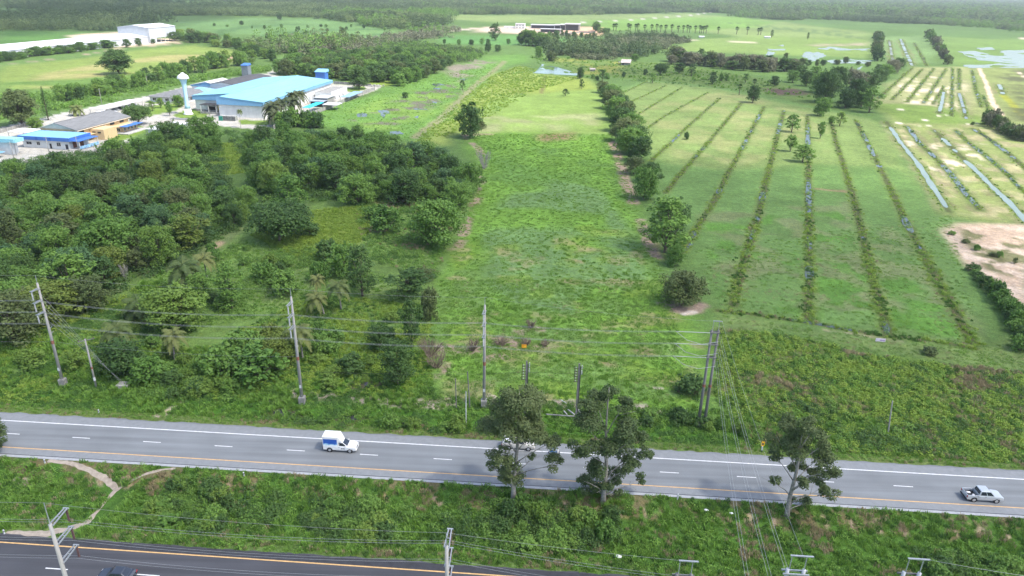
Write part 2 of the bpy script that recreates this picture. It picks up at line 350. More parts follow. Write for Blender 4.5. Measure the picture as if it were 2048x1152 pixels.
# bare soil along the tree belt and the field's left edge
stroke([(1225, 285), (1243, 330), (1254, 370), (1268, 405)], 4.5, (0.27, 0.205, 0.15), seed=44, patchy=(6, .4, .15))
stroke([(1283, 440), (1296, 490), (1312, 512)], 3.6, (0.29, 0.22, 0.165), seed=45, patchy=(4, .4, .15))
stroke([(1340, 610), (1360, 622), (1395, 622), (1402, 612)], 4.5, (0.25, 0.195, 0.155), seed=46, wob=.8)
stroke([(1368, 628), (1385, 624)], 2, (0.50, 0.44, 0.38), seed=47)
stroke([(925, 270), (960, 300), (970, 345), (955, 395), (940, 440), (925, 470)], 3.4, (0.27, 0.215, 0.15), seed=48, patchy=(5, .5, .1))
stroke([(850, 495), (910, 500), (925, 480)], 3.2, (0.24, 0.20, 0.13), seed=49, patchy=(3, .42, .15))
stroke([(930, 270), (980, 268)], 4, (0.27, 0.21, 0.14), seed=50)
# right-hand field of parallel ditches
paint([(1228, 185), (1300, 160), (1450, 178), (1560, 200), (1700, 225), (1760, 245), (1900, 425), (1975, 560), (2010, 640), (1960, 695), (1700, 655), (1440, 615), (1392, 520), (1330, 400), (1265, 280)], (0.106, 0.188, 0.052), seed=51)
paint([(1228, 185), (1300, 162), (1450, 178), (1560, 205), (1700, 228), (1760, 245), (1900, 420), (1780, 340), (1650, 330), (1480, 340), (1340, 330), (1270, 280)], (0.145, 0.208, 0.064), seed=52)
paint([(1270, 220), (1440, 180), (1560, 205), (1660, 240), (1640, 320), (1360, 330)], (0.215, 0.235, 0.095), seed=53, patchy=(14, .54, .12), k=.8)
paint([(1400, 430), (1700, 400), (1900, 560), (1940, 680), (1450, 600)], (0.140, 0.180, 0.072), seed=54, patchy=(10, .52, .1))
paint([(1400, 430), (1700, 420), (1900, 600), (1940, 680), (1450, 610)], (0.085, 0.185, 0.032), seed=55, patchy=(9, .58, .07))
stroke([(1636, 377), (1690, 383)], 3, (0.21, 0.16, 0.09), seed=56, wob=.9)
# strips with pools, far right
paint([(1745, 205), (1830, 135), (2060, 132), (2060, 440), (1985, 440), (1895, 428), (1770, 250)], (0.185, 0.225, 0.075), seed=57)
paint([(1745, 205), (1830, 135), (1930, 135), (1950, 250), (1860, 215)], (0.235, 0.25, 0.11), seed=58)
paint([(1790, 165), (1850, 150), (1930, 160), (1925, 215), (1800, 208)], (0.52, 0.45, 0.33), seed=59, patchy=(12, .50, .08))
stroke([(1801, 172), (1860, 178), (1918, 186)], 3, (0.58, 0.52, 0.42), seed=60)
stroke([(1958, 137), (1972, 165), (1985, 205), (2003, 230)], 3.6, (0.52, 0.40, 0.30), seed=61)
stroke([(2030, 140), (2060, 160)], 4, (0.55, 0.45, 0.35), seed=61)
stroke([(1998, 180), (2030, 215), (2060, 245)], 5, (0.23, 0.25, 0.03), seed=62)
paint([(2010, 140), (2060, 140), (2060, 240), (2030, 200)], (0.085, 0.095, 0.045), seed=63, patchy=(14, .48, .1))
paint([(1770, 245), (1990, 230), (2060, 300), (2060, 440), (1980, 430), (1890, 415)], (0.30, 0.28, 0.15), seed=64, patchy=(9, .56, .09))
paint([(1770, 245), (1900, 300), (1960, 290), (1930, 360), (1830, 330)], (0.52, 0.46, 0.34), seed=65, patchy=(7, .64, .05))
paint([(1745, 205), (1860, 212), (1960, 235), (1980, 250), (1790, 250)], (0.135, 0.205, 0.045), seed=66)
for px, py in ((1806, 219), (1845, 240), (1945, 248), (1848, 252), (1886, 231), (1803, 246)): stroke([(px - 9, py), (px + 9, py)], 2.6, (0.58, 0.53, 0.44), seed=px)
# sand pit
paint([(1882, 455), (1920, 447), (2060, 450), (2060, 620), (2010, 610), (1960, 560), (1925, 515)], (0.40, 0.305, 0.225), seed=67, warp=2)
paint([(1882, 455), (2060, 450), (2060, 620), (1960, 560)], (0.52, 0.42, 0.33), seed=68, patchy=(7, .55, .08))
paint([(1900, 450), (2060, 455), (2060, 560), (1960, 540)], (0.15, 0.15, 0.07), seed=69, patchy=(6, .54, .06))
paint([(1885, 460), (1920, 460), (1940, 500), (1915, 505)], (0.36, 0.29, 0.24), seed=70)
# grassy lane below the ditch field, scrub beyond it
paint([(1440, 628), (1560, 640), (1700, 668), (1860, 690), (1990, 690), (2060, 660), (2060, 742), (1900, 725), (1750, 706), (1560, 662), (1440, 650)], (0.125, 0.185, 0.055), seed=71)
stroke([(1650, 660), (1730, 670), (1800, 682)], 1.2, (0.30, 0.27, 0.17), seed=72, patchy=(4, .4, .2))
paint([(1430, 655), (1560, 665), (1750, 710), (1900, 728), (2060, 745), (2060, 930), (1700, 905), (1500, 890), (1420, 780)], SCRUB, seed=73)
paint([(1430, 655), (1560, 665), (1750, 710), (1900, 728), (2060, 745), (2060, 900), (1700, 880), (1500, 870), (1420, 780)], (0.125, 0.100, 0.055), seed=173, patchy=(8, .57, .08), k=.5)
paint([(1880, 735), (2040, 745), (2010, 770), (1940, 790), (1900, 770)], (0.115, 0.085, 0.05), seed=74)
# left: scrubland, yellow vines, grass track
paint([(0, 600), (250, 560), (330, 520), (430, 480), (560, 420), (700, 400), (930, 400), (900, 480), (870, 560), (850, 700), (860, 800), (0, 780)], (0.120, 0.200, 0.050), seed=75, var=.35)
paint([(500, 470), (620, 420), (750, 412), (735, 470), (690, 510), (600, 520)], (0.185, 0.255, 0.050), seed=76, patchy=(9, .42, .12))
paint([(380, 300), (430, 285), (490, 290), (495, 340), (430, 350), (390, 345)], (0.135, 0.225, 0.035), seed=77)
paint([(700, 400), (930, 400), (900, 470), (760, 500)], (0.15, 0.16, 0.065), seed=78, patchy=(8, .5, .1))
stroke([(300, 545), (360, 525), (430, 490), (470, 462), (500, 445), (545, 420), (600, 412)], 5.5, (0.135, 0.185, 0.068), seed=79, wob=.3)
stroke([(425, 496), (440, 486)], 2.6, (0.30, 0.235, 0.15), seed=80)
paint([(500, 520), (700, 520), (860, 600), (850, 680), (640, 640), (480, 600)], (0.12, 0.18, 0.055), seed=81, patchy=(8, .5, .1))
paint([(0, 690), (300, 700), (860, 720), (860, 800), (0, 780)], (0.075, 0.165, 0.020), seed=82, patchy=(7, .46, .1))
# verges, median
vpts = [(x, 0) for x in (0, 1)]
for (v0, v1, c, sd) in ((V_UP[0] - 0.2, V_UP[0] + 3.2, (0.12, 0.165, 0.048), 83), (V_UP[0] + 3, V_UP[0] + 9, (0.060, 0.145, 0.020), 84), (V_LO[0], V_UP[5], (0.066, 0.145, 0.024), 85), (V_UP[5] - 4.2, V_UP[5], (0.15, 0.135, 0.065), 86), (V_LO[0], V_LO[0] + 3.0, (0.115, 0.175, 0.05), 87), (10, V_LO[4], (0.08, 0.15, 0.03), 88)):
    V = vv(GX, GY); idx = np.nonzero((V > v0 - 2) & (V < v1 + 2) & (np.abs(GX) < 400))[0]
    n_ = fbm(GX[idx], GY[idx], 4.0, sd, 4); m = sstep(v0 - .5, v0 + .5, V[idx] + (n_ - .5) * 2) * (1 - sstep(v1 - .5, v1 + .5, V[idx] + (n_ - .5) * 2))
    if sd == 86: m = m * sstep(.44, .56, fbm(GX[idx], GY[idx], 3.0, 99, 4))
    _blend(idx, m, c)
stroke([(560, 785), (700, 793), (820, 802), (960, 800), (1100, 802), (1210, 815), (1330, 815)], 2.6, (0.33, 0.28, 0.225), seed=90, wob=.8, patchy=(3.0, .46, .1))
stroke([(320, 825), (345, 808), (362, 796)], 1.6, (0.42, 0.35, 0.27), seed=91, wob=.9)
for px in range(40, 2048, 52):                             # little erosion scars under the road edge in the median
    py = 911 + px * 0.0605 + 28 + (px * 7919 % 13) - 6
    if (px * 31) % 5: stroke([(px, py), (px + 4, py + 9)], 0.6 + (px % 3) * 0.22, (0.34, 0.255, 0.18), seed=px, wob=1.3, k=.75)
for px, py in ((650, 785), (620, 780), (730, 785), (770, 797), (870, 808), (980, 790), (1316, 775), (1310, 817), (42, 948), (55, 952)): stroke([(px - 7, py), (px + 8, py + 1)], 1.0, (0.40, 0.34, 0.27), seed=px + 3, wob=1.0)

# ditches of the right-hand fields: pixel polylines, width of the wet bed (m), share of open water
DITCH = [
    ([(1249, 185), (1294, 162)], 1.0, 0), ([(1254, 207), (1334, 170)], 1.0, 0), ([(1274, 230), (1364, 175)], 1.2, 0), ([(1289, 260), (1330, 232), (1416, 185)], 1.2, 0),
    ([(1301, 323), (1339, 288), (1390, 240), (1439, 197)], 1.5, .25), ([(1331, 385), (1370, 338), (1414, 288), (1450, 245), (1484, 205)], 1.7, .2), ([(1362, 505), (1395, 455), (1429, 400), (1460, 340), (1489, 288), (1529, 212)], 1.8, .3),
    ([(1466, 612), (1475, 565), (1495, 500), (1514, 438), (1534, 355), (1550, 288), (1568, 220)], 2.0, .3), ([(1617, 640), (1619, 575), (1618, 430), (1616, 288), (1615, 232)], 2.0, .45), ([(1775, 668), (1751, 575), (1730, 490), (1708, 400), (1690, 340), (1673, 288), (1661, 238)], 2.1, .3),
    ([(1948, 690), (1915, 630), (1878, 568), (1845, 505), (1811, 443), (1780, 375), (1736, 288), (1711, 240)], 2.2, .4),
    ([(1898, 423), (1870, 380), (1838, 330), (1801, 285), (1773, 243)], 2.3, .95), ([(1960, 420), (1930, 385), (1900, 345), (1841, 288), (1813, 252)], 2.2, .65), ([(2060, 448), (2000, 388), (1950, 340), (1893, 285), (1868, 260)], 2.5, .92),
    ([(2026, 357), (1985, 322), (1936, 285), (1911, 260)], 2.0, .7), ([(2060, 345), (2020, 310), (1975, 275), (1946, 258)], 2.4, .6),
    ([(1756, 197), (1826, 135)], 2.0, .15), ([(1783, 200), (1846, 137)], 2.0, .15), ([(1813, 205), (1868, 137)], 2.0, .2), ([(1846, 207), (1893, 137)], 2.0, .1), ([(1878, 226), (1884, 205), (1888, 180)], 2.2, .9), ([(1933, 238), (1926, 212), (1918, 186)], 2.2, .85),
    ([(1918, 180), (1918, 137)], 2.4, .1), ([(1963, 215), (1952, 180), (1944, 140)], 2.2, .5), ([(2006, 188), (1998, 168)], 3, .9), ([(1786, 126), (1782, 100), (1778, 80)], 3.2, .8), ([(1824, 131), (1812, 105), (1801, 78)], 4.0, .9), ([(1853, 131), (1842, 110), (1828, 85)], 3, .5),
    ([(1903, 232), (1904, 190), (1905, 137)], 1.8, .3), ([(1986, 242), (1975, 215), (1966, 190)], 1.6, .2), ([(2035, 268), (2010, 250), (1990, 238)], 2.0, .4), ([(2060, 395), (2010, 345), (1965, 305), (1925, 275)], 1.4, .2), ([(1866, 208), (1888, 172)], 1.6, .2),
    ([(1436, 622), (1500, 628), (1617, 645), (1700, 660), (1775, 672), (1860, 680), (1950, 695)], 1.4, .1)]
for i, (px, w_, wet) in enumerate(DITCH):
    if wet > .6: stroke(px, w_ * 3.2, (0.17, 0.155, 0.085), seed=i + 9, wob=.7, k=.7, patchy=(6, .42, .15))
    stroke(px, w_ * 1.9, (0.115, 0.170, 0.045), seed=i, wob=.4, k=.8)
    stroke(px, w_ * 1.0, (0.070, 0.085, 0.030), seed=i + 5, wob=.4)
# pools of dark ditch water on the verge are dark mud round about
for px, py in ((565, 820), (700, 830), (815, 838), (733, 768), (1380, 780), (1950, 875), (1855, 895), (1560, 830)): stroke([(px - 22, py), (px + 24, py + 2)], 3.0, (0.07, 0.07, 0.035), seed=px, wob=.7)
GC = np.clip(GC, 0.005, 0.9)

def ground_material():
    m, nt, n, l, b = nmat('ground_cover')
    at = n.new('ShaderNodeAttribute'); at.attribute_name = 'cover'
    tc = n.new('ShaderNodeTexCoord')
    cur = at.outputs['Color']
    for sc, lo, hi in ((0.10, 0.80, 1.18), (0.55, 0.74, 1.26), (2.4, 0.66, 1.34)):
        no = n.new('ShaderNodeTexNoise'); no.inputs['Scale'].default_value = sc; no.inputs['Detail'].default_value = 5; no.inputs['Roughness'].default_value = 0.7; l.new(tc.outputs['Object'], no.inputs['Vector'])
        mr = n.new('ShaderNodeMapRange'); mr.inputs[1].default_value = 0.3; mr.inputs[2].default_value = 0.7; mr.inputs[3].default_value = lo; mr.inputs[4].default_value = hi; l.new(no.outputs[0], mr.inputs[0])
        vm = n.new('ShaderNodeVectorMath'); vm.operation = 'SCALE'; l.new(cur, vm.inputs[0]); l.new(mr.outputs[0], vm.inputs['Scale']); cur = vm.outputs[0]
        last = no
    n3 = n.new('ShaderNodeTexNoise'); n3.inputs['Scale'].default_value = 0.9; n3.inputs['Detail'].default_value = 4; l.new(tc.outputs['Object'], n3.inputs['Vector'])
    mr = n.new('ShaderNodeMapRange'); mr.inputs[1].default_value = 0.5; mr.inputs[2].default_value = 0.75; mr.inputs[3].default_value = 0; mr.inputs[4].default_value = 0.35; l.new(n3.outputs[0], mr.inputs[0])
    mx = n.new('ShaderNodeMix'); mx.data_type = 'RGBA'; mx.blend_type = 'MULTIPLY'; l.new(mr.outputs[0], mx.inputs['Factor']); l.new(cur, mx.inputs[6]); mx.inputs[7].default_value = (1.5, 1.2, 0.7, 1)
    l.new(mx.outputs[2], b.inputs['Base Color']); b.inputs['Roughness'].default_value = 0.9; b.inputs['Specular IOR Level'].default_value = 0.1
    bp = n.new('ShaderNodeBump'); bp.inputs['Strength'].default_value = 0.7; bp.inputs['Distance'].default_value = 0.35; l.new(last.outputs[0], bp.inputs['Height']); l.new(bp.outputs[0], b.inputs['Normal'])
    return m
def build_ground():
    nr, na = GR.shape
    i, j = np.meshgrid(np.arange(nr - 1), np.arange(na), indexing='ij'); j2 = (j + 1) % na
    q = np.stack([i * na + j, i * na + j2, (i + 1) * na + j2, (i + 1) * na + j], -1).reshape(-1, 4)[:, ::-1]
    me = bpy.data.meshes.new('ground'); me.vertices.add(len(GX)); me.vertices.foreach_set('co', np.stack([GX, GY, GZ], 1).astype(np.float32).ravel())
    me.loops.add(q.size); me.loops.foreach_set('vertex_index', q.ravel().astype(np.int32))
    me.polygons.add(len(q)); me.polygons.foreach_set('loop_start', np.arange(0, q.size, 4, dtype=np.int32)); me.polygons.foreach_set('loop_total', np.full(len(q), 4, np.int32))
    me.polygons.foreach_set('use_smooth', np.ones(len(q), bool))
    a = me.attributes.new('cover', 'FLOAT_COLOR', 'POINT'); a.data.foreach_set('color', np.concatenate([GC, np.ones((len(GC), 1))], 1).astype(np.float32).ravel())
    me.materials.append(ground_material()); me.update(calc_edges=True); me.validate()
    tag(link('ground', me), kind='structure')
build_ground()

# ------------------------------------------------------------------ the two carriageways
asph = mat('asphalt_grey', (0.198, 0.211, 0.217), 0.85, scale=0.5, var=0.10, streak=(0.03, 1.6, 1), spec=.2, rot=math.radians(3.19))
asph_s = mat('asphalt_shoulder', (0.228, 0.240, 0.246), 0.85, scale=1.2, var=0.08, spec=.2)
asph_d = mat('asphalt_dark', (0.070, 0.072, 0.080), 0.85, scale=0.5, var=0.16, streak=(0.03, 1.8, 1), spec=.25, rot=math.radians(3.19))
asph_ds = mat('asphalt_dark_shoulder', (0.050, 0.052, 0.058), 0.9, scale=1.0, var=0.15, spec=.2)
conc_m = mat('concrete_strip', (0.36, 0.37, 0.375), 0.9, scale=2.0, var=0.12)
def lane_wear(m):
    nt = m.node_tree; n, l = nt.nodes, nt.links; b = n['Principled BSDF']; src = b.inputs['Base Color'].links[0].from_socket
    tc = n.new('ShaderNodeTexCoord'); sp = n.new('ShaderNodeSeparateXYZ'); l.new(tc.outputs['Object'], sp.inputs[0])
    v = n.new('ShaderNodeMath'); v.operation = 'MULTIPLY_ADD'; v.inputs[1].default_value = RS; l.new(sp.outputs[0], v.inputs[0]); l.new(sp.outputs[1], v.inputs[2])
    a = n.new('ShaderNodeMath'); a.operation = 'MULTIPLY'; a.inputs[1].default_value = 2 * math.pi / 1.76; l.new(v.outputs[0], a.inputs[0]); c = n.new('ShaderNodeMath'); c.operation = 'COSINE'; l.new(a.outputs[0], c.inputs[0])
    no = n.new('ShaderNodeTexNoise'); no.inputs['Scale'].default_value = .13; no.inputs['Detail'].default_value = 6; l.new(tc.outputs['Object'], no.inputs['Vector'])
    k = n.new('ShaderNodeMath'); k.operation = 'MULTIPLY_ADD'; k.inputs[1].default_value = .045; k.inputs[2].default_value = .75; l.new(c.outputs[0], k.inputs[0]); k2 = n.new('ShaderNodeMath'); k2.operation = 'MULTIPLY_ADD'; k2.inputs[1].default_value = .5; l.new(no.outputs[0], k2.inputs[0]); l.new(k.outputs[0], k2.inputs[2])
    s_ = n.new('ShaderNodeVectorMath'); s_.operation = 'SCALE'; l.new(src, s_.inputs[0]); l.new(k2.outputs[0], s_.inputs['Scale']); l.new(s_.outputs[0], b.inputs['Base Color'])
for m_ in (asph, asph_d): lane_wear(m_)
paint_w = mat('paint_white', (0.74, 0.74, 0.73), 0.7, scale=2.0, var=0.14)
paint_o = mat('paint_orange', (0.66, 0.41, 0.17), 0.7, scale=2.0, var=0.16)
seam_m = mat('joint_dark', (0.07, 0.075, 0.085), 0.9, scale=3)
def strip(name, v0, v1, z, m, x0=-420, x1=420, parent=None, ragged=0.0, seg=6.0):
    b = MB(); xs = np.arange(x0, x1 + .01, seg) if (ragged or seg < 50) else np.array([x0, x1]); vs_ = []
    for x in xs:
        a = ragged * (float(vnoise(x, 3.0, 1.3, 4)) - .5); c = ragged * (float(vnoise(x, 90.0, 1.1, 8)) - .5)
        vs_ += [(x, v0 + a - RS * x, z), (x, v1 + c - RS * x, z)]
    n = len(xs); b.add(vs_, [(2 * i, 2 * i + 2, 2 * i + 3, 2 * i + 1) for i in range(n - 1)]); return b.build(name, m, parent, fix=False)
up_road = tag(strip('highway_carriageway', V_UP[5], V_UP[0], 0.030, asph, ragged=0.5, seg=0.6, x0=-300, x1=300), kind='structure')
strip('outer_shoulder', V_UP[1] + 0.05, V_UP[0] - 0.35, 0.036, asph_s, parent=up_road)
strip('inner_shoulder', V_UP[4], V_UP[3] - 0.05, 0.036, asph_s, parent=up_road)
strip('concrete_margin', V_UP[5] - 0.1, V_UP[4] - 0.16, 0.036, conc_m, parent=up_road)
strip('edge_joint', V_UP[4] - 0.16, V_UP[4], 0.036, seam_m, parent=up_road)
strip('white_edge_line', V_UP[1] - 0.10, V_UP[1] + 0.10, 0.044, paint_w, parent=up_road)
strip('orange_edge_line', V_UP[3] - 0.09, V_UP[3] + 0.09, 0.044, paint_o, parent=up_road)
lo_road = tag(strip('highway_near_carriageway', V_LO[4], V_LO[0], 0.030, asph_d, ragged=0.4, seg=0.6, x0=-300, x1=300), kind='structure')
strip('inner_shoulder', V_LO[1] + 0.1, V_LO[0] - 0.2, 0.036, asph_ds, parent=lo_road)
strip('orange_edge_line', V_LO[1] - 0.10, V_LO[1] + 0.10, 0.044, paint_o, parent=lo_road)
strip('white_edge_line', V_LO[3] - 0.10, V_LO[3] + 0.10, 0.044, paint_w, parent=lo_road)
def dash_mesh():
    b = MB(); b.add([(-1.45, -0.075 + RS * 1.45, 0), (1.45, -0.075 - RS * 1.45, 0), (1.45, 0.075 - RS * 1.45, 0), (-1.45, 0.075 + RS * 1.45, 0)], [(0, 1, 2, 3)]); return b.mesh('lane_dash', paint_w)
_dm = dash_mesh()
_d0 = P(305, 883).x
for k in range(-8, 18):
    o = link('lane_dash', _dm, up_road); x = _d0 + k * 10.745 * K; o.location = (x, V_UP[2] - RS * x, 0.044)
_d1 = P(299, 1147).x; _dd = (P(299, 1147).x - P(115, 1136).x)
for k in range(-5, 12):
    o = link('lane_dash', _dm, lo_road); x = _d1 + k * _dd; o.location = (x, V_LO[2] - RS * x, 0.044)

# worn footpath across the median: a Y of pale grit
def ribbon(name, px, widths, m, lift=0.05, seed=0, parent=None):
    pts = [W(*p) for p in px]; ws = widths if isinstance(widths, (list, tuple)) else [widths] * len(pts)
    fine, fw = [], []
    for i in range(len(pts) - 1):
        n = max(2, int((pts[i + 1] - pts[i]).length / 0.4))
        for k in range(n): fine.append(pts[i].lerp(pts[i + 1], k / n)); fw.append(ws[i] + (ws[i + 1] - ws[i]) * k / n)
    fine.append(pts[-1]); fw.append(ws[-1]); b = MB(); vs_ = []
    for i, p in enumerate(fine):
        d = (fine[min(i + 2, len(fine) - 1)] - fine[max(i - 2, 0)]); d.z = 0; d.normalize(); nrm = Vector((-d.y, d.x, 0))
        for s_ in (-1, -0.35, 0.35, 1):
            q = p + nrm * s_ * fw[i] / 2 * (1 + (0.8 * (float(vnoise(p.x * 3 + s_ * 9, p.y * 3, 1.5, seed)) - .5) if abs(s_) == 1 else 0))
            vs_.append((q.x, q.y, float(gz(q.x, q.y)) + (lift if abs(s_) < 1 else 0.015)))
    n = len(fine); b.add(vs_, [(4 * i + k, 4 * i + 4 + k, 4 * i + 5 + k, 4 * i + 1 + k) for i in range(n - 1) for k in range(3)])
    return b.build(name, m, parent, smooth=True)
grit = mat('path_grit', (0.36, 0.305, 0.245), 0.95, scale=1.5, var=0.2, bump=.3)
tag(ribbon('dirt_path', [(96, 921), (140, 926), (175, 938), (205, 953), (226, 968), (233, 979), (222, 990), (205, 1010), (192, 1025), (172, 1043), (140, 1058), (90, 1068), (12, 1066)], [.7, .8, .95, 1.0, .9, .8, .65, .45, .6, 1.1, 1.6, 1.4, .8], grit, seed=2), kind='structure')
tag(ribbon('dirt_path', [(229, 982), (246, 970), (265, 958), (295, 946), (325, 939), (352, 937)], [.6, .45, .4, .45, .5, .5], grit, lift=0.058, seed=4), kind='structure')

# ------------------------------------------------------------------ water: ditches, pond, pools
wat = watermat('ditch_water', (0.06, 0.08, 0.065), 0.12); wat_p = watermat('pond_water', (0.13, 0.20, 0.19), 0.10, 0.03); wat_d = watermat('dark_water', (0.020, 0.024, 0.026), 0.05); wat_m = watermat('muddy_water', (0.17, 0.22, 0.18), 0.22, .05)
rng = np.random.default_rng(11)
for i, (px, w_, wet) in enumerate(DITCH):
    if wet <= 0: continue
    pts = [P(*p) for p in px]; fine = []
    for a, c in zip(pts[:-1], pts[1:]):
        n = max(2, int((c - a).length / 1.6)); fine += [a.lerp(c, k / n) for k in range(n)]
    runs, cur = [], []
    for k, p in enumerate(fine):
        on = float(fbm(p.x, p.y, 16.0, 40 + i, 2)) < (0.24 if wet < .6 else .30) + 0.42 * wet
        if on: cur.append(p)
        if (not on or k == len(fine) - 1) and cur:
            if len(cur) > 2: runs.append(cur)
            cur = []
    for run in runs:
        vs_ = []
        for k, p in enumerate(run):
            d = (run[min(k + 1, len(run) - 1)] - run[max(k - 1, 0)]).normalized(); nr = Vector((-d.y, d.x, 0))
            hw = w_ / 2 * (0.45 + 0.95 * float(fbm(p.x, p.y, 7.0, i, 3))) * min(1, (k + .3) / 1.5, (len(run) - k - .7) / 1.5)
            z = float(gz(p.x, p.y)) + 0.06
            for s_ in (1, -1): q = p + nr * hw * s_; vs_.append((q.x, q.y, z))
        b = MB(); b.add(vs_, [(2 * k, 2 * k + 1, 2 * k + 3, 2 * k + 2) for k in range(len(run) - 1)])
        tag(b.build('ditch_water', wat_m if wet > .85 else wat, None), kind='structure')
def pool(name, px, m, rag=0.25, seed=0, lift=0.05):
    pts = wpoly(px); a = np.array(pts); c = a.mean(0); out = []
    per = sum(math.hypot(a[i][0] - a[i - 1][0], a[i][1] - a[i - 1][1]) for i in range(len(a))); st = per / 90
    for i in range(len(a)):
        p, q = a[i], a[(i + 1) % len(a)]; n = max(1, int(np.hypot(*(q - p)) / st))
        for k in range(n):
            r = p + (q - p) * k / n; e = r - c; out.append(c + e * (1 + rag * 2 * (float(fbm(r[0], r[1], per / 14, seed)) - .5)))
    z = float(np.mean(gz(np.array([o[0] for o in out]), np.array([o[1] for o in out])))) + lift
    b = MB(); vs_ = [(c[0], c[1], z)] + [(o[0], o[1], z) for o in out]; n = len(out)
    b.add(vs_, [(0, 1 + k, 1 + (k + 1) % n) for k in range(n)]); return tag(b.build(name, m), kind='structure')
pool('pond', [(1066, 146), (1074, 141), (1084, 128), (1120, 136), (1157, 148), (1152, 151), (1110, 149)], wat_p, .06, 3)
POOLS = [([(1923, 104), (1950, 102), (1995, 112), (2060, 110), (2060, 128), (2000, 124), (1960, 120)], .5), ([(1955, 96), (1985, 94), (1990, 100), (1960, 100)], .4), ([(1995, 102), (2060, 98), (2060, 112), (2010, 112)], .5), ([(1930, 131), (2000, 126), (2060, 130), (2060, 136), (1940, 136)], .4),
         ([(1632, 96), (1665, 94), (1700, 98), (1735, 97), (1740, 101), (1690, 101), (1645, 100)], .3), ([(1608, 104), (1640, 103), (1652, 115), (1625, 122), (1606, 113)], .5), ([(1650, 120), (1700, 118), (1740, 122), (1735, 127), (1670, 127)], .4), ([(1536, 103), (1550, 105), (1545, 111), (1530, 112)], .3), ([(1536, 98), (1570, 98), (1568, 101), (1538, 101)], .4), ([(1716, 136), (1726, 131), (1720, 139), (1714, 139)], .3), ([(1556, 91), (1570, 89), (1566, 93)], .4)]
for i, (q, r) in enumerate(POOLS): pool('flood_water', q, wat_m, r, 20 + i, 0.08)
for i, q in enumerate([[(860, 168), (880, 167), (890, 170), (872, 173)], [(866, 174), (884, 176), (878, 179), (866, 178)], [(756, 222), (780, 221), (782, 232), (766, 236)], [(712, 228), (732, 226), (734, 233), (716, 234)], [(828, 234), (838, 230), (836, 236)], [(862, 203), (874, 204), (872, 208)], [(824, 217), (850, 216), (852, 219), (830, 220)], [(778, 263), (798, 262), (812, 268), (780, 270)], [(918, 158), (936, 157), (930, 161)]]): pool('marsh_pool', q, wat, .45, 50 + i)
for i, q in enumerate([[(546, 818), (565, 812), (584, 818), (580, 828), (556, 830)], [(682, 826), (704, 824), (718, 832), (700, 836)], [(786, 834), (812, 831), (838, 836), (830, 845), (795, 842)], [(725, 761), (738, 764), (740, 773), (730, 772)], [(1365, 780), (1388, 782), (1384, 787)], [(1905, 877), (1960, 870), (1978, 876), (1940, 884), (1912, 884)], [(1850, 892), (1868, 896), (1864, 905), (1852, 900)], [(1520, 820), (1545, 826), (1540, 834)], [(1365, 498), (1378, 488), (1384, 482), (1386, 488), (1372, 502)]]): pool('ditch_pool', q, wat_d if i < 8 else wat, .3, 70 + i, 0.1 if i < 8 else .06)
# ------------------------------------------------------------------ plants: prototypes
bark = mat('bark', (0.16, 0.13, 0.10), 0.95, scale=3.0, var=.3, bump=.3); bark_g = mat('bark_grey', (0.30, 0.28, 0.25), 0.95, scale=2.5, var=.3, bump=.3); bark_d = mat('dead_wood', (0.34, 0.32, 0.30), 0.95, scale=4, var=.25)
L_DARK = leafmat('leaf_dark', (0.045, 0.104, 0.027), (0.108, 0.192, 0.047)); L_MID = leafmat('leaf_mid', (0.080, 0.180, 0.032), (0.195, 0.330, 0.064)); L_OLIVE = leafmat('leaf_olive', (0.075, 0.120, 0.036), (0.155, 0.195, 0.068))
L_LIGHT = leafmat('leaf_light', (0.105, 0.205, 0.032), (0.225, 0.330, 0.065)); L_BLUE = leafmat('leaf_blue', (0.060, 0.140, 0.052), (0.150, 0.255, 0.095)); L_DRY = leafmat('leaf_dry', (0.120, 0.135, 0.075), (0.240, 0.245, 0.150)); L_YEL = leafmat('leaf_yellow', (0.110, 0.180, 0.030), (0.250, 0.300, 0.065))
L_ROAD = leafmat('leaf_roadside', (0.062, 0.108, 0.036), (0.165, 0.205, 0.078)); L_COCO = leafmat('leaf_coconut', (0.065, 0.120, 0.035), (0.260, 0.270, 0.085)); L_FAN = leafmat('leaf_fan_palm', (0.112, 0.160, 0.085), (0.244, 0.290, 0.160)); L_FAR = leafmat('leaf_far', (0.075, 0.135, 0.048), (0.205, 0.270, 0.095))
L_PALMD = leafmat('leaf_palm_dark', (0.030, 0.055, 0.020), (0.095, 0.110, 0.045), .2)
G_LUSH = leafmat('grass_lush', (0.115, 0.250, 0.034), (0.235, 0.390, 0.070), .35); G_MEADOW = leafmat('grass_meadow', (0.112, 0.225, 0.037), (0.194, 0.318, 0.074), .35); G_YEL = leafmat('grass_yellow', (0.170, 0.300, 0.034), (0.330, 0.430, 0.075), .35); G_DRY = leafmat('grass_dry', (0.232, 0.194, 0.101), (0.434, 0.364, 0.209), .3)
G_DARK = leafmat('weed_dark', (0.052, 0.135, 0.026), (0.125, 0.240, 0.045), .3)

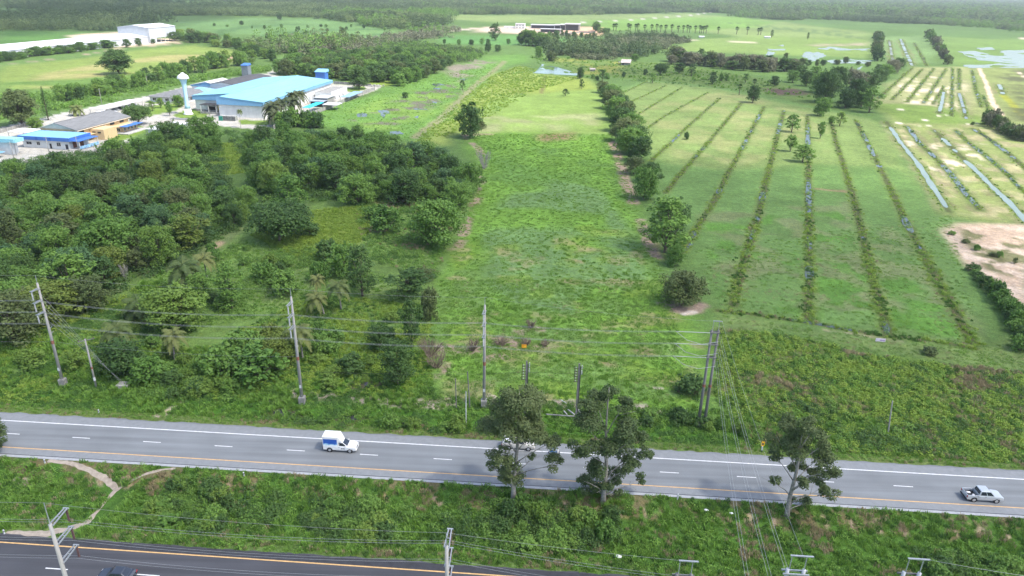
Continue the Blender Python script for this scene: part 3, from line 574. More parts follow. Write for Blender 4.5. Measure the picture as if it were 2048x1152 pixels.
def quads_mesh(name, V, tint, mats, idx=None):
    """V: (n,4,3) leaf quads, tint (n,)"""
    n = len(V); me = bpy.data.meshes.new(name); me.vertices.add(4 * n); me.vertices.foreach_set('co', V.reshape(-1).astype(np.float32))
    me.loops.add(4 * n); me.loops.foreach_set('vertex_index', np.arange(4 * n, dtype=np.int32)); me.polygons.add(n)
    me.polygons.foreach_set('loop_start', np.arange(0, 4 * n, 4, dtype=np.int32)); me.polygons.foreach_set('loop_total', np.full(n, 4, np.int32))
    a = me.attributes.new('tint', 'FLOAT', 'POINT'); a.data.foreach_set('value', np.repeat(tint, 4).astype(np.float32))
    for m in (mats if isinstance(mats, (list, tuple)) else [mats]): me.materials.append(m)
    if idx is not None: me.polygons.foreach_set('material_index', idx.astype(np.int32))
    me.update(calc_edges=True); return me
def unit(v): return v / (np.linalg.norm(v, axis=-1, keepdims=True) + 1e-9)
def leaf_quads(rg, c, nrm, size, asp=0.6, flop=0.35):
    n = len(c); nrm = unit(nrm + rg.normal(0, flop, (n, 3))); t = unit(np.cross(nrm, rg.normal(0, 1, (n, 3)))); b = np.cross(nrm, t)
    s = (size * rg.uniform(0.6, 1.35, n))[:, None]; t = t * s / 2; b = b * s * asp / 2
    return np.stack([c - t, c + b - t * .15, c + t, c - b - t * .15], 1)
def blob(rg, c, r, n, size, flop=0.42, low=-0.5, fill=0.55):
    d = unit(rg.normal(0, 1, (int(n * 1.8) + 8, 3))); d = d[d[:, 2] > low][:n]
    rad = (rg.uniform(fill ** 3, 1, len(d)) ** (1 / 3))[:, None] * (0.8 + 0.4 * rg.random((len(d), 1)))
    p = np.array(c) + d * rad * np.array(r)
    return leaf_quads(rg, p, d + np.array([0, 0, .5]), size, flop=flop), np.clip(rg.normal(.42, .22, len(d)) + rg.normal(0, .12), 0, 1)
def crown_of(rg, blobs, dens, size, flop=.42, low=-.5, fill=.55):
    V, T = [], []
    for c, r in blobs:
        n = max(20, int(dens * (r[0] * r[1] + r[0] * r[2] + r[1] * r[2]) / 3 * 4 / (size * size)))
        v, t = blob(rg, c, r, n, size, flop, low, fill); V.append(v); T.append(t)
    return np.concatenate(V), np.concatenate(T)
def limb_mb(rg, base, tips, r0, lean=(0, 0), fork=0.35, n=6):
    b = MB(); top = max(t[2] for t in tips); cx = np.mean([t[0] for t in tips]); cyy = np.mean([t[1] for t in tips])
    spine = [Vector((base[0] + (cx - base[0]) * f + rg.normal(0, .06) * f * 2, base[1] + (cyy - base[1]) * f, base[2] + (top * .86 - base[2]) * f)) for f in (0, .12, .3, .5, .72, 1)]
    b.tube(spine, [r0 * 1.35, r0, r0 * .85, r0 * .65, r0 * .42, r0 * .15], n)
    for t in tips:
        t = Vector(t); f = min(.8, max(fork * .6, (t.z - base[2]) / (top - base[2] + 1e-6) * .75 - .1)); k = f * 5; i = min(4, int(k)); a = spine[i].lerp(spine[i + 1], k - i)
        mid = a.lerp(t, .55) + Vector((rg.normal(0, .1), rg.normal(0, .1), -.06 * (t - a).length)); b.tube([a, mid, t], [r0 * .36, r0 * .22, r0 * .08], 5)
    return b
TREES = []
def proto_tree(seed, w, h, lowest, nb, dens=3.0, size=.40, spread=1.0):
    rg = np.random.default_rng(seed); blobs = []
    for k in range(nb):
        z = lowest + (h - lowest) * (k + .5) / nb; f = (z - lowest) / (h - lowest); env = w / 2 * math.sqrt(max(.12, 1 - (2 * f - .75) ** 2 * .8)) * spread
        a = k * 2.4 + rg.uniform(-.5, .5); rr = env * rg.uniform(.35, .75) * (0.3 if k == nb - 1 else 1); r = w * rg.uniform(.19, .28) * (0.9 if f > .7 else 1)
        blobs.append(((rr * math.cos(a), rr * math.sin(a), min(z, h - r * .7)), (r, r, r * rg.uniform(.65, .9))))
    sub_ = []
    for c, r in blobs:                                   # every lobe breaks up into sprays
        for k in range(5):
            dd = rg.normal(0, 1, 3); dd /= np.linalg.norm(dd); dd[2] = abs(dd[2]) * (1 if k else -1) * .9; rr = r[0] * rg.uniform(.36, .62); sub_.append((tuple(np.array(c) + dd * np.array(r) * .66), (rr, rr, rr * rg.uniform(.7, 1.15))))
    for k in range(16):                                  # shoots that break the outline
        c, r = blobs[rg.integers(len(blobs) // 3, len(blobs))]; dd = rg.normal(0, 1, 3); dd[2] = abs(dd[2]) + .4; dd /= np.linalg.norm(dd); rr = w * rg.uniform(.035, .07); sub_.append((tuple(np.array(c) + dd * np.array(r) * rg.uniform(1.05, 1.4)), (rr, rr, rr * rg.uniform(1.2, 2.2))))
    V, T = crown_of(rg, sub_, dens, size, .5)
    tips = [(b[0][0], b[0][1], b[0][2]) for b in blobs]
    tb = limb_mb(rg, (0, 0, -.2), tips, .035 * w ** .8 + .03)
    return quads_mesh('crown', V, T, L_MID), tb.mesh('trunk', bark, smooth=True), w, h
for sd, w_, h_, lo_, nb_ in ((1, 8, 7.5, .9, 20), (2, 7, 8.5, 1.1, 20), (3, 9, 7.0, .8, 22), (4, 6, 7.8, 1.0, 16), (5, 8, 9.5, 1.5, 22), (6, 9.5, 8.5, 1.2, 24), (7, 7.5, 6.2, .6, 18), (8, 5.5, 8.6, 1.2, 16)):
    TREES.append(proto_tree(sd, w_, h_, lo_, nb_))
LONE = [proto_tree(31, 5.5, 6.5, 1.8, 16, size=.38), proto_tree(32, 4.5, 6.8, 1.7, 14, size=.38)]
BUSH = [proto_tree(41, 4, 2.6, .25, 13, size=.34), proto_tree(42, 3.4, 3.0, .25, 12, size=.32), proto_tree(43, 4.6, 2.4, .2, 14, size=.34)]
ROUND = proto_tree(51, 8, 9, 1.6, 34, dens=3.0, size=.40)
UMBR = proto_tree(52, 10, 6.5, 2.6, 30, dens=3.0, size=.40, spread=1.15)

def set_mat(o, m):
    o.material_slots[0].link = 'OBJECT'; o.material_slots[0].material = m; return o
def put_tree(name, proto, x, y, w, h, lm, label, cat='tree', group=None, rz=None, trunk_m=None, z=None):
    cm, tm, w0, h0 = proto; z = float(gz(x, y)) if z is None else z
    e = empty(name, (x, y, z), random.uniform(0, 6.28) if rz is None else rz, label, cat, group); e.scale = (w / w0, w / w0, h / h0)
    set_mat(link('crown', cm, e), lm); link('trunk', tm, e); return e
def tree_px(px, py, wpx, hpx, lm, label, proto=None, name='field_tree', cat='tree', group=None, vis=.88):
    """tree whose foot is seen at photo pixel (px,py), about wpx wide and hpx tall there"""
    p = W(px, py); s = mpp(px, py); w = wpx * s; dep = math.atan2(HC, math.hypot(p.x, p.y)); h = max(w * .45, (hpx * s - w * .35 * math.sin(dep)) / math.cos(dep))
    return put_tree(name, proto or TREES[int(px * 7 + py) % len(TREES)], p.x, p.y, w * 1.12, h * 1.08, lm, label, cat, group)

# ---- roadside trees of the median, built lobe by lobe as they stand
def road_tree(px, py, lobes, lean_top, label, seed, trunk_r, leaf=.29, dens=2.1):
    rg = np.random.default_rng(seed); base = W(px, py); s = mpp(px, py); blobs, tips = [], []
    for i, (lx, ly, lr) in enumerate(lobes):
        # lobe centre: on the sight line, at the tree's own depth plus a spread towards and away from the viewer
        dy = rg.uniform(-2.0, 2.0); d = Fw * FPX + Rt * (lx - 1024) + Up * (576 - ly); t = (base.y + dy) / d[1]; q = CAM + d * t
        r = lr * s * 1.08; blobs.append(((q[0] - base.x, q[1] - base.y, q[2] - base.z), (r, r * 1.05, r * .78)))
        tips.append((q[0] - base.x, q[1] - base.y, q[2] - base.z - r * .2))
    V, T = [], []
    for c, r in blobs:                                   # each lobe breaks up into smaller sprays
        for k in range(7):
            dd = rg.normal(0, 1, 3); dd /= np.linalg.norm(dd); rr = r[0] * rg.uniform(.38, .58); cc = np.array(c) + dd * np.array(r) * .62
            v, t = blob(rg, cc, (rr, rr, rr * .7), int(dens * 3.0 * rr * rr * 4 / (leaf * leaf)), leaf, .5, -.75, .35); V.append(v); T.append(t)
    e = empty('roadside_tree', base, 0, label, 'tree', 'tall trees standing in the median')
    quad = quads_mesh('crown', np.concatenate(V), np.concatenate(T), L_ROAD); link('crown', quad, e)
    tb = MB(); d = Fw * FPX + Rt * (lean_top[0] - 1024) + Up * (576 - lean_top[1]); q = CAM + d * (base.y / d[1]); top = Vector(q) - base
    sp = [Vector((top.x * f + .12 * math.sin(f * 9 + seed), top.y * f + .1 * math.cos(f * 7), -.5 * (f == 0) + top.z * f)) for f in (0, .08, .2, .35, .5, .65, .8, 1)]
    tb.tube(sp, [trunk_r * k for k in (1.5, 1.1, .95, .85, .7, .5, .32, .1)], 9)
    for t in tips:
        t = Vector(t); f = min(.92, max(.12, t.z / top.z * .8)); k = f * 7; i = min(6, int(k)); a = sp[i].lerp(sp[i + 1], k - i)
        tb.tube([a, a.lerp(t, .35) + Vector((0, 0, .18)), a.lerp(t, .7) + Vector((rg.normal(0, .15), rg.normal(0, .15), .1)), t], [trunk_r * .3, trunk_r * .22, trunk_r * .14, .03], 6)
        for _ in range(2):
            u = t + Vector(rg.normal(0, .9, 3)); tb.tube([a.lerp(t, .7), u], [trunk_r * .1, .02], 4)
    tb.build('trunk', bark_g, e, smooth=True); return e
road_tree(1027, 1000, [(1038, 790, 34), (1012, 815, 32), (1068, 815, 34), (990, 850, 32), (1030, 850, 38), (1072, 852, 36), (1098, 882, 24), (1108, 925, 20), (1063, 912, 9), (1002, 912, 24), (1018, 935, 22), (1035, 958, 19), (984, 930, 14), (1008, 952, 18)], (1040, 775), 'tall roadside tree in the median hiding the white pickup', 3, .33)
road_tree(1208, 1005, [(1218, 784, 20), (1195, 800, 27), (1245, 810, 22), (1174, 813, 20), (1180, 855, 35), (1240, 862, 34), (1275, 872, 20), (1158, 897, 22), (1203, 890, 27), (1250, 908, 25), (1288, 905, 17), (1205, 935, 27), (1258, 932, 22), (1230, 950, 20), (1281, 957, 14), (1180, 970, 24), (1214, 965, 18), (1164, 958, 12), (1236, 985, 11)], (1217, 775), 'tall open-crowned roadside tree with a bare side branch beside the motorcycle rider', 5, .32)
road_tree(1574, 1032, [(1592, 850, 27), (1626, 853, 25), (1650, 880, 22), (1560, 880, 25), (1600, 890, 31), (1640, 910, 26), (1550, 910, 15), (1595, 930, 20), (1660, 940, 20), (1636, 950, 22), (1552, 960, 13), (1600, 965, 15), (1660, 985, 18), (1640, 975, 14), (1611, 1003, 15), (1588, 1000, 8)], (1610, 845), 'leaning pale-trunked roadside tree crossed by the overhead wires', 9, .30)
road_tree(-14, 905, [(-4, 862, 16), (0, 885, 14), (-20, 850, 26), (-24, 885, 24)], (-16, 840), 'roadside tree cut by the left picture edge beside the road', 12, .25)
bb = MB()

# ---- palms
def coconut_meshes(seed, h=8.0, nf=20, fl=2.9, dead=3):
    rg = np.random.default_rng(seed); V, T = [], []
    top = np.array([rg.normal(0, .5), rg.normal(0, .5), h])
    for k in range(nf):
        a = k * 2.4 + rg.uniform(-.2, .2); up = 1.1 - 1.75 * k / nf + rg.uniform(-.12, .12); d = np.array([math.cos(a), math.sin(a), 0]); side = np.array([-d[1], d[0], 0]); pts = []
        for f in np.linspace(0, 1, 9): pts.append(top + d * fl * (f * math.cos(up * .55) * (1 - .14 * f)) + np.array([0, 0, fl * (math.sin(up) * f - .75 * f * f)]))
        yel = .08 + 1.3 * max(0, k / nf - .72) + rg.uniform(0, .18)
        for i in range(8):
            p, q = pts[i], pts[i + 1]; ln = fl * .30 * math.sin(math.pi * (.16 + .8 * (i + .5) / 8))
            V.append([p - side * .03, q - side * .02, q + side * .02, p + side * .03]); T.append(yel + .2)
            for s_ in (-1, 1):
                for j in (0, .33, .66):
                    c = p + (q - p) * j; wv = (q - p) * .42; tip = c + side * s_ * ln * .85 + d * ln * .45 - np.array([0, 0, ln * rg.uniform(.3, .6)])
                    V.append([c, c + wv, tip + wv * .35, tip]); T.append(min(1, yel + rg.uniform(-.1, .15)))
    b = MB(); b.tube([(top[0] * f ** 2, top[1] * f ** 2, -.3 + (h + .2) * f) for f in (0, .1, .4, .7, 1)], [.26, .17, .14, .12, .10], 7)
    return quads_mesh('fronds', np.array(V), np.array(T), L_COCO), b.mesh('trunk', bark_g, smooth=True), 2 * fl, h
COCO = [coconut_meshes(61, 8.5), coconut_meshes(62, 6.5), coconut_meshes(63, 4.2, fl=2.7)]
def fan_meshes(seed, h=8.0, nf=26, fl=1.6, skirt=True):
    rg = np.random.default_rng(seed); V, T = [], []; top = np.array([0, 0, h])
    for k in range(nf):
        a = k * 2.4; up = 1.35 - 2.1 * k / nf; d = np.array([math.cos(a) * math.cos(up), math.sin(a) * math.cos(up), math.sin(up)]); side = unit(np.cross(d, [0, 0, 1.0])); nrm = np.cross(side, d)
        c = top + d * fl * .55; V.append([top - side * .03, c - side * .03, c + side * .03, top + side * .03]); T.append(.5)
        for j in np.linspace(-1.25, 1.25, 9):
            e = d * math.cos(j) + side * math.sin(j) - nrm * abs(math.sin(j)) * .25; tip = c + e * fl * .62; wv = unit(np.cross(e, nrm)) * .12
            V.append([c, c + e * fl * .35 + wv, tip, c + e * fl * .35 - wv]); T.append(min(1, max(0, .3 + .5 * (k / nf > .75) + rg.uniform(-.2, .2))))
    b = MB(); b.tube([(0, 0, -.3), (0, 0, .5), (.05, 0, h * .5), (0, 0, h + .1)], [.32, .24, .2, .2], 7)
    return quads_mesh('fronds', np.array(V), np.array(T), L_FAN), b.mesh('trunk', bark, smooth=True), 2 * fl * 1.1, h
FAN = [fan_meshes(71), fan_meshes(72, 6.0), fan_meshes(73, 2.2, 22, 2.2)]
def palm(name, proto, crown_px, foot_px, wpx, label, group=None, lm=L_COCO):
    p = W(*foot_px); s = mpp(*foot_px); cm, tm, w0, h0 = proto
    d = Fw * FPX + Rt * (crown_px[0] - 1024) + Up * (576 - crown_px[1]); q = CAM + d * (p.y / d[1]); h = max(1.0, q[2] - p.z)
    e = empty(name, p, random.uniform(0, 6), label, 'palm', group); k = wpx * s / w0 * 1.08
    c = set_mat(link('fronds', cm, e), lm); c.scale = (k, k, k); c.location = (0, 0, h - h0 * k); t = link('trunk', tm, e); t.scale = (k, k, h / h0); return e
for i, (cp, fp, w_, lb) in enumerate([((357, 528), (366, 585), 78, 'large coconut palm with yellowing fronds beside the grass track'), ((409, 511), (414, 556), 50, 'slim coconut palm just behind the large yellowing palm'), ((275, 606), (280, 640), 78, 'coconut palm with wind-swept fronds left of the pale green bamboo'),
        ((240, 650), (250, 700), 74, 'ragged coconut palm above the concrete anchor slab'), ((346, 668), (350, 722), 56, 'coconut palm with hanging dead fronds in front of the pale bamboo'), ((645, 590), (648, 628), 52, 'short coconut palm at the front of the group of three'), ((684, 566), (682, 618), 54, 'yellowest coconut palm of the group of three'), ((628, 556), (632, 596), 36, 'small coconut palm at the back of the group of three'),
        ((602, 655), (606, 720), 66, 'coconut palm hidden in scrub behind the second concrete pole')]):
    palm('coconut_palm', COCO[i % 2 if i not in (5,) else 2], cp, fp, w_, lb, 'coconut palms in the scrub')
for i, (cp, fp, w_) in enumerate([((533, 212), (540, 250), 42), ((552, 206), (556, 247), 38), ((566, 200), (570, 243), 40), ((582, 200), (584, 240), 36), ((588, 188), (592, 236), 34), ((600, 185), (604, 232), 36), ((546, 226), (548, 252), 34)]):
    palm('coconut_palm', COCO[i % 2], cp, fp, w_, 'dark coconut palm in the clump before the blue-roofed factory', 'coconut palms before the factory', L_PALMD)
palm('coconut_palm', COCO[1], (480, 221), (482, 256), 14, 'thin young palm standing alone before the white factory wall', None)
palm('date_palm', COCO[2], (146, 215), (146, 232), 34, 'spreading low palm behind the cream building', None)
palm('fan_palm', FAN[2], (170, 440), (170, 458), 58, 'pale silvery fan palm deep in the left woodland', None, L_FAN)
palm('fan_palm', FAN[2], (511, 316), (511, 330), 32, 'greyish fan palm among woodland near the yellow clearing', None, L_FAN)
palm('sugar_palm', FAN[0], (926, 216), (928, 270), 15, 'left one of two sugar palms above the dark bush', None, L_DARK); palm('sugar_palm', FAN[0], (943, 213), (944, 272), 20, 'right one of two sugar palms above the dark bush', None, L_DARK)
for i, x in enumerate([1227, 1232, 1256, 1260, 1271, 1275, 1289, 1303, 1313, 1321, 1331, 1343, 1356, 1366, 1374, 1379, 1390, 1399, 1403, 1407, 1412, 1436, 1473, 1494, 1516, 1521]):
    y0 = 61.5 + 8.5 * (x - 1227) / 294; palm('sugar_palm', FAN[i % 2], (x, y0 - 10 - (i % 3)), (x, y0), 8.5, 'dark sugar palm in the far row across the field', 'far row of sugar palms', L_DARK)
for x, y in ((1478, 182), (1507, 172)): palm('sugar_palm', FAN[1], (x, y - 9), (x, y + 8), 11, 'small dark sugar palm near the ditch heads ' + ('before' if x < 1490 else 'behind') + ' the rounded tree', None, L_DARK)
# ------------------------------------------------------------------ trees and bushes where they stand

def in_poly(px, X, Y): return poly_field(px, X, Y) > 0
def poisson(poly_w, spacing, rg, maxn=9999):
    a = np.array(poly_w); lo, hi = a.min(0), a.max(0); out = []; nx = max(1, int((hi[0] - lo[0]) / spacing)); ny = max(1, int((hi[1] - lo[1]) / spacing))
    gx, gy = np.meshgrid(np.arange(nx + 1), np.arange(ny + 1)); X = lo[0] + (gx + .5 * (gy % 2) + rg.uniform(-.38, .38, gx.shape)) * spacing; Y = lo[1] + (gy + rg.uniform(-.38, .38, gx.shape)) * spacing
    X, Y = X.ravel(), Y.ravel(); k = in_poly(poly_w, X, Y); return np.stack([X[k], Y[k]], 1)[:maxn]
DK, MD, OL, LT, BL, DR, YL = L_DARK, L_MID, L_OLIVE, L_LIGHT, L_BLUE, L_DRY, L_YEL
SINGLE = [ # px, py (foot), w, h, leaf, label, proto
    (872, 490, 100, 90, MD, 'big dense bush-like tree on the left edge of the bright field', None), (817, 600, 78, 66, DK, 'rounded dark tree left of the bright field near the palms', None), (725, 592, 62, 98, DK, 'tall narrow tree behind the yellow coconut palm', 7), (465, 618, 56, 90, MD, 'conical green tree left of the palm group', 7),
    (560, 482, 112, 74, DK, 'wide dark umbrella-crowned tree beside the grass track', 'U'), (583, 418, 62, 64, MD, 'round green tree at the bend of the grass track', None), (772, 466, 62, 52, MD, 'leafy bush behind the yellow vine patch', 'B'), (690, 548, 62, 58, MD, 'low leafy tree above the group of three palms', 'B'), (655, 520, 50, 40, DK, 'dark bush by the edge of the yellow vines', 'B'),
    (715, 408, 66, 58, MD, 'round tree on the woodland edge above yellow vines', None), (812, 408, 64, 64, DK, 'rounded tree on the woodland edge behind the dense bush', None), (915, 416, 58, 50, MD, 'low tree at the field corner of the woodland', None), (824, 695, 42, 95, DK, 'dark column-shaped tree beside the leafless brown shrubs', 7), (796, 768, 66, 86, DK, 'dark leaning tree behind the verge left of leafless shrubs', 4), (760, 700, 50, 50, DK, 'small dark tree in vines left of the column-shaped tree', None),
    (356, 660, 108, 92, LT, 'pale yellow-green bamboo clump beside the coconut palms', 'R'), (100, 640, 120, 80, YL, 'yellowish flowering tree behind the leftmost concrete pole', None), (30, 690, 110, 110, OL, 'olive tree at the picture edge left of the leftmost pole', None), (180, 620, 90, 70, OL, 'brownish olive tree behind the leftmost concrete pole', None), (560, 730, 70, 62, YL, 'yellow-tipped bush left of the second concrete pole', None), (520, 760, 100, 70, MD, 'bushy green mass left of the second concrete pole', 'B'),
    (940, 276, 50, 58, DK, 'dark bush below the two sugar palms', None), (962, 258, 20, 14, OL, 'small grey-green bush right of the two sugar palms', 'B'), (719, 178, 38, 42, DK, 'round dark tree behind the annexe of the factory', 'R'), (45, 252, 62, 66, OL, 'big dark rounded tree left of the cream building', 'R'), (72, 262, 30, 26, LT, 'small bright green tree beside the cream building', None), (278, 250, 42, 36, DK, 'layered dark green tree on the compound lawn', 'U'),
    (252, 238, 18, 14, DK, 'small dark round bush beside the layered tree', 'B'), (340, 232, 14, 26, MD, 'slender young tree by the concrete drive', 'L'), (222, 305, 24, 24, DK, 'conical bush at the compound corner by the white house', None), (305, 222, 14, 18, LT, 'small bright tree before the grey-roofed office', 'L'), (322, 216, 14, 18, LT, 'second small bright tree before the grey-roofed office', 'L'), (358, 214, 22, 22, MD, 'leafy tree close to the water tower', None),
    (238, 148, 56, 44, DK, 'isolated round clump of trees in the yellowish meadow', 'R'), (292, 152, 16, 15, DK, 'small round tree beside the meadow clump', 'L'), (302, 140, 7, 8, MD, 'tiny tree behind the meadow clump', 'L'),
    (1583, 264, 28, 32, MD, 'round small tree on the sunlit ditch field', 'L'), (1640, 277, 17, 30, MD, 'slim single tree standing on the sunlit grass', 'L'), (1580, 303, 24, 30, MD, 'small tree below the round one on the ditch bank', 'L'), (1605, 324, 38, 34, MD, 'bushy tree casting shade at the cloud shadow edge', None), (1679, 252, 20, 26, LT, 'bright leafy sapling by the tenth ditch', 'L'), (1662, 247, 13, 13, MD, 'small dark bush beside the bright sapling', 'B'), (1373, 279, 11, 13, DK, 'tiny lone bush in the middle of the sunlit strips', 'B'),
    (1505, 205, 26, 32, DK, 'rounded dark tree at the ditch heads', None), (1425, 168, 20, 22, DK, 'round tree on the shaded grass left of ditch heads', None), (1383, 152, 15, 21, DK, 'small upright tree on shaded grass', 'L'), (1305, 166, 15, 18, MD, 'single small tree beside the strip heads', 'L'), (1320, 150, 24, 20, DK, 'spreading tree below the tin-roofed hut', 'U'), (1358, 146, 22, 18, DK, 'round dark bush below the brown palm belt', None), (1442, 162, 10, 13, MD, 'small round bush, left one of two on shaded grass', 'B'), (1453, 162, 9, 12, MD, 'small round bush, right one of two on shaded grass', 'B'), (1491, 165, 14, 16, MD, 'pale green bush behind the rounded dark tree', 'L'),
    (1160, 158, 14, 22, DK, 'dark upright tree beside the pond', None), (1163, 178, 10, 18, DK, 'dark stump-like tree standing below the pond', 7), (1131, 192, 13, 13, DK, 'small lone bush on the yellow grass below the pond', 'L'), (1205, 162, 14, 20, DK, 'leaning thin tree right of the pond', 'L'), (1077, 115, 18, 20, MD, 'round tree on the bank above the pond', None), (1103, 122, 24, 16, OL, 'low grey-green bush above the pond', 'B'), (1270, 122, 17, 13, MD, 'round bush beside the tin-roofed hut', None), (925, 180, 11, 18, DK, 'lone small tree on the grass dyke of the marsh', 'L'), (810, 196, 12, 10, DK, 'small dark bush on the bright marsh', 'B'),
    (990, 81, 22, 30, DK, 'tall dark tree group in the far green paddock', None), (976, 104, 14, 16, DK, 'round bush at the far paddock fence, left one', None), (996, 104, 14, 13, DK, 'round bush at the far paddock fence, right one', None), (686, 72, 12, 15, DK, 'lone round tree in the far striped field', None), (595, 72, 8, 16, DK, 'slim lone tree in the far striped field', 'L'), (612, 69, 10, 7, DK, 'low bush pair in the far striped field', 'B'), (655, 66, 6, 8, DK, 'tiny round bush in the far striped field', 'B'), (662, 40, 12, 12, DK, 'round tree before the far forest edge', None), (560, 40, 11, 12, DK, 'round tree left before the far forest edge', None),
    (1615, 80, 5, 13, DK, 'thin lone tree on the far pasture path', 'L'), (1543, 76, 6, 14, DK, 'thin lone tree beside the far white shack', 'L'), (2040, 700, 40, 30, MD, 'leafy bush at the right end of the grassy lane', 'B'), (1858, 708, 30, 16, OL, 'low grey-green bush alone on the grassy lane', 'B'), (1380, 785, 60, 36, DK, 'dark leafy bush growing in the wet hollow', 'B'), (1945, 250, 8, 6, DK, 'tiny dark bush on the pale sandy strips', 'B')]
def pick(k, px):
    return {'U': UMBR, 'R': ROUND, 'B': BUSH[px % 3], 'L': LONE[px % 2], None: None}.get(k, None) if not isinstance(k, int) else TREES[k]
for (px, py, w_, h_, lm, lb, k) in SINGLE: tree_px(px, py, w_, h_, lm, lb, pick(k, px), 'field_bush' if k == 'B' else 'field_tree', 'bush' if k == 'B' else 'tree')
# belt of trees between the bright field and the ditch field, near to far
BELT = [(1365, 607, 82, 66, OL, 'nearest grey-green round tree of the belt beside bare soil'), (1350, 531, 38, 40, MD, 'small bright tree between the two largest belt trees'), (1330, 505, 94, 108, MD, 'largest tree of the belt between the two fields'), (1342, 470, 60, 70, DK, 'tree directly behind the largest belt tree'), (1288, 398, 58, 62, MD, 'fifth belt tree from the road, round with bare soil'), (1300, 366, 40, 40, DK, 'sixth belt tree from the road'), (1267, 348, 38, 34, OL, 'small olive belt tree on bare soil'), (1276, 322, 50, 46, DK, 'dark belt tree behind the small olive one')]
for (px, py, w_, h_, lm, lb) in BELT: tree_px(px, py, w_, h_, lm, lb, None, 'belt_tree', 'tree', 'tree belt between the fields')
for i, (px, py, w_, h_) in enumerate([(1258, 308, 56, 50), (1270, 296, 48, 44), (1250, 284, 52, 46), (1262, 270, 44, 42), (1240, 262, 50, 44), (1248, 246, 42, 40), (1232, 240, 46, 42), (1240, 226, 38, 34), (1224, 218, 42, 36), (1230, 206, 34, 30), (1216, 202, 34, 28), (1206, 186, 28, 22), (1220, 192, 28, 22)]):
    tree_px(px, py, w_, h_, (MD, DK, OL)[i % 3], 'tree crowded into the far dense end of the field belt', None, 'belt_tree', 'tree', 'tree belt between the fields')
for i, (px, py, w_, h_) in enumerate([(1648, 205, 44, 56), (1642, 232, 34, 34), (1662, 190, 36, 40), (1672, 178, 36, 40), (1635, 185, 34, 36), (1690, 216, 38, 36), (1708, 208, 40, 46), (1738, 225, 38, 46), (1722, 215, 36, 42), (1715, 185, 36, 36), (1700, 175, 34, 34), (1738, 182, 34, 34), (1755, 168, 30, 28), (1770, 155, 26, 24), (1784, 146, 26, 24), (1797, 138, 24, 20), (1630, 165, 30, 30), (1612, 172, 26, 26), (1600, 160, 28, 26), (1585, 165, 24, 22), (1548, 172, 20, 18)]):
    tree_px(px, py, w_, h_, (DK, MD, DK)[i % 3] if i not in (9, 10, 14) else DR, 'tree in the dark clump between ditch field and sandy strips', None, 'clump_tree', 'tree', 'dark tree clump on the right')
# hedgerow bushes
def row(pxs, n, w_, h_, mats_, label, group, name='hedge_bush', cat='bush', protos=None, jit=3, seed=0):
    rg = np.random.default_rng(seed); a = np.array(pxs, float); seg = np.hypot(*np.diff(a, axis=0).T); cum = np.concatenate([[0], np.cumsum(seg)])
    for k in range(n):
        t = (k + rg.uniform(.2, .8)) / n * cum[-1]; i = min(len(seg) - 1, int(np.searchsorted(cum, t) - 1)); f = (t - cum[i]) / seg[i]; p = a[i] + (a[i + 1] - a[i]) * f + rg.uniform(-jit, jit, 2) * np.array([1, .4])
        tree_px(p[0], p[1], w_ * rg.uniform(.7, 1.3), h_ * rg.uniform(.7, 1.3), mats_[k % len(mats_)], label, (protos or (BUSH + TREES[6:7]))[k % len(protos or (BUSH + TREES[6:7]))], name, cat, group)
row([(1940, 540), (1965, 570), (1985, 590)], 7, 22, 18, (DK, MD), 'dark bush on the upper rim of the sand pit', 'bushes on the sand pit rim', seed=1)
row([(1990, 590), (2015, 625), (2055, 690)], 14, 34, 30, (MD, DK), 'bush in the thick hedge below the sand pit', 'hedge below the sand pit', seed=2)
row([(1900, 465), (1950, 500), (2040, 530)], 6, 14, 10, (MD, OL), 'small bush growing in the sand pit', 'bushes in the sand pit', seed=3)
row([(1965, 245), (2000, 262), (2055, 285)], 12, 26, 24, (DK, OL, DR), 'grey-green bush in the hedge right of the sandy track', 'hedge right of the sandy track', seed=4)
row([(-10, 126), (60, 114), (150, 104), (228, 94)], 26, 20, 14, (DK, MD), 'dark bush in the hedge before the long white warehouse', 'hedge before the long white warehouse', name='hedge_tree', protos=TREES, seed=5)
for px, py, w_, h_, lb in ((254, 95, 17, 15, 'round dark bush alone before the warehouse yard'), (278, 92, 13, 14, 'conical dark bush alone before the warehouse yard'), (307, 88, 10, 9, 'small pale bush before the warehouse yard')): tree_px(px, py, w_, h_, DK, lb, None, 'hedge_tree')
row([(120, 205), (170, 196), (210, 188), (300, 168), (360, 152), (430, 138), (500, 128)], 44, 24, 24, (MD, DK, MD, LT), 'tree in the hedge between meadow and factory road', 'hedge between meadow and factory road', name='hedge_tree', cat='tree', protos=TREES, jit=8, seed=6)
row([(352, 78), (400, 84), (450, 92), (500, 108), (545, 122)], 34, 20, 17, (MD, DK, LT, OL), 'tree in the loose strip right of the tall warehouse', 'loose tree strip right of the tall warehouse', name='strip_tree', cat='tree', protos=TREES, jit=12, seed=7)
row([(1752, 124), (1754, 100), (1757, 76)], 12, 20, 18, (DK, OL), 'bush in the hedge left of the narrow paddies', 'hedge left of the narrow paddies', seed=8)
row([(1855, 74), (1872, 95), (1885, 112), (1895, 130)], 13, 16, 14, (OL, DR, MD), 'bush in the hedge right of the narrow paddies', 'hedge right of the narrow paddies', seed=9)
row([(1040, 88), (1075, 92), (1110, 96)], 9, 24, 22, (DK, MD), 'dark tree in the row before the far sheds', 'tree row before the far sheds', name='row_tree', cat='tree', protos=TREES, jit=5, seed=10)
row([(1050, 76), (1100, 77), (1190, 78)], 18, 10, 11, (DK, OL), 'bush in the row along the far yard wall', 'bushes along the far yard wall', seed=11)
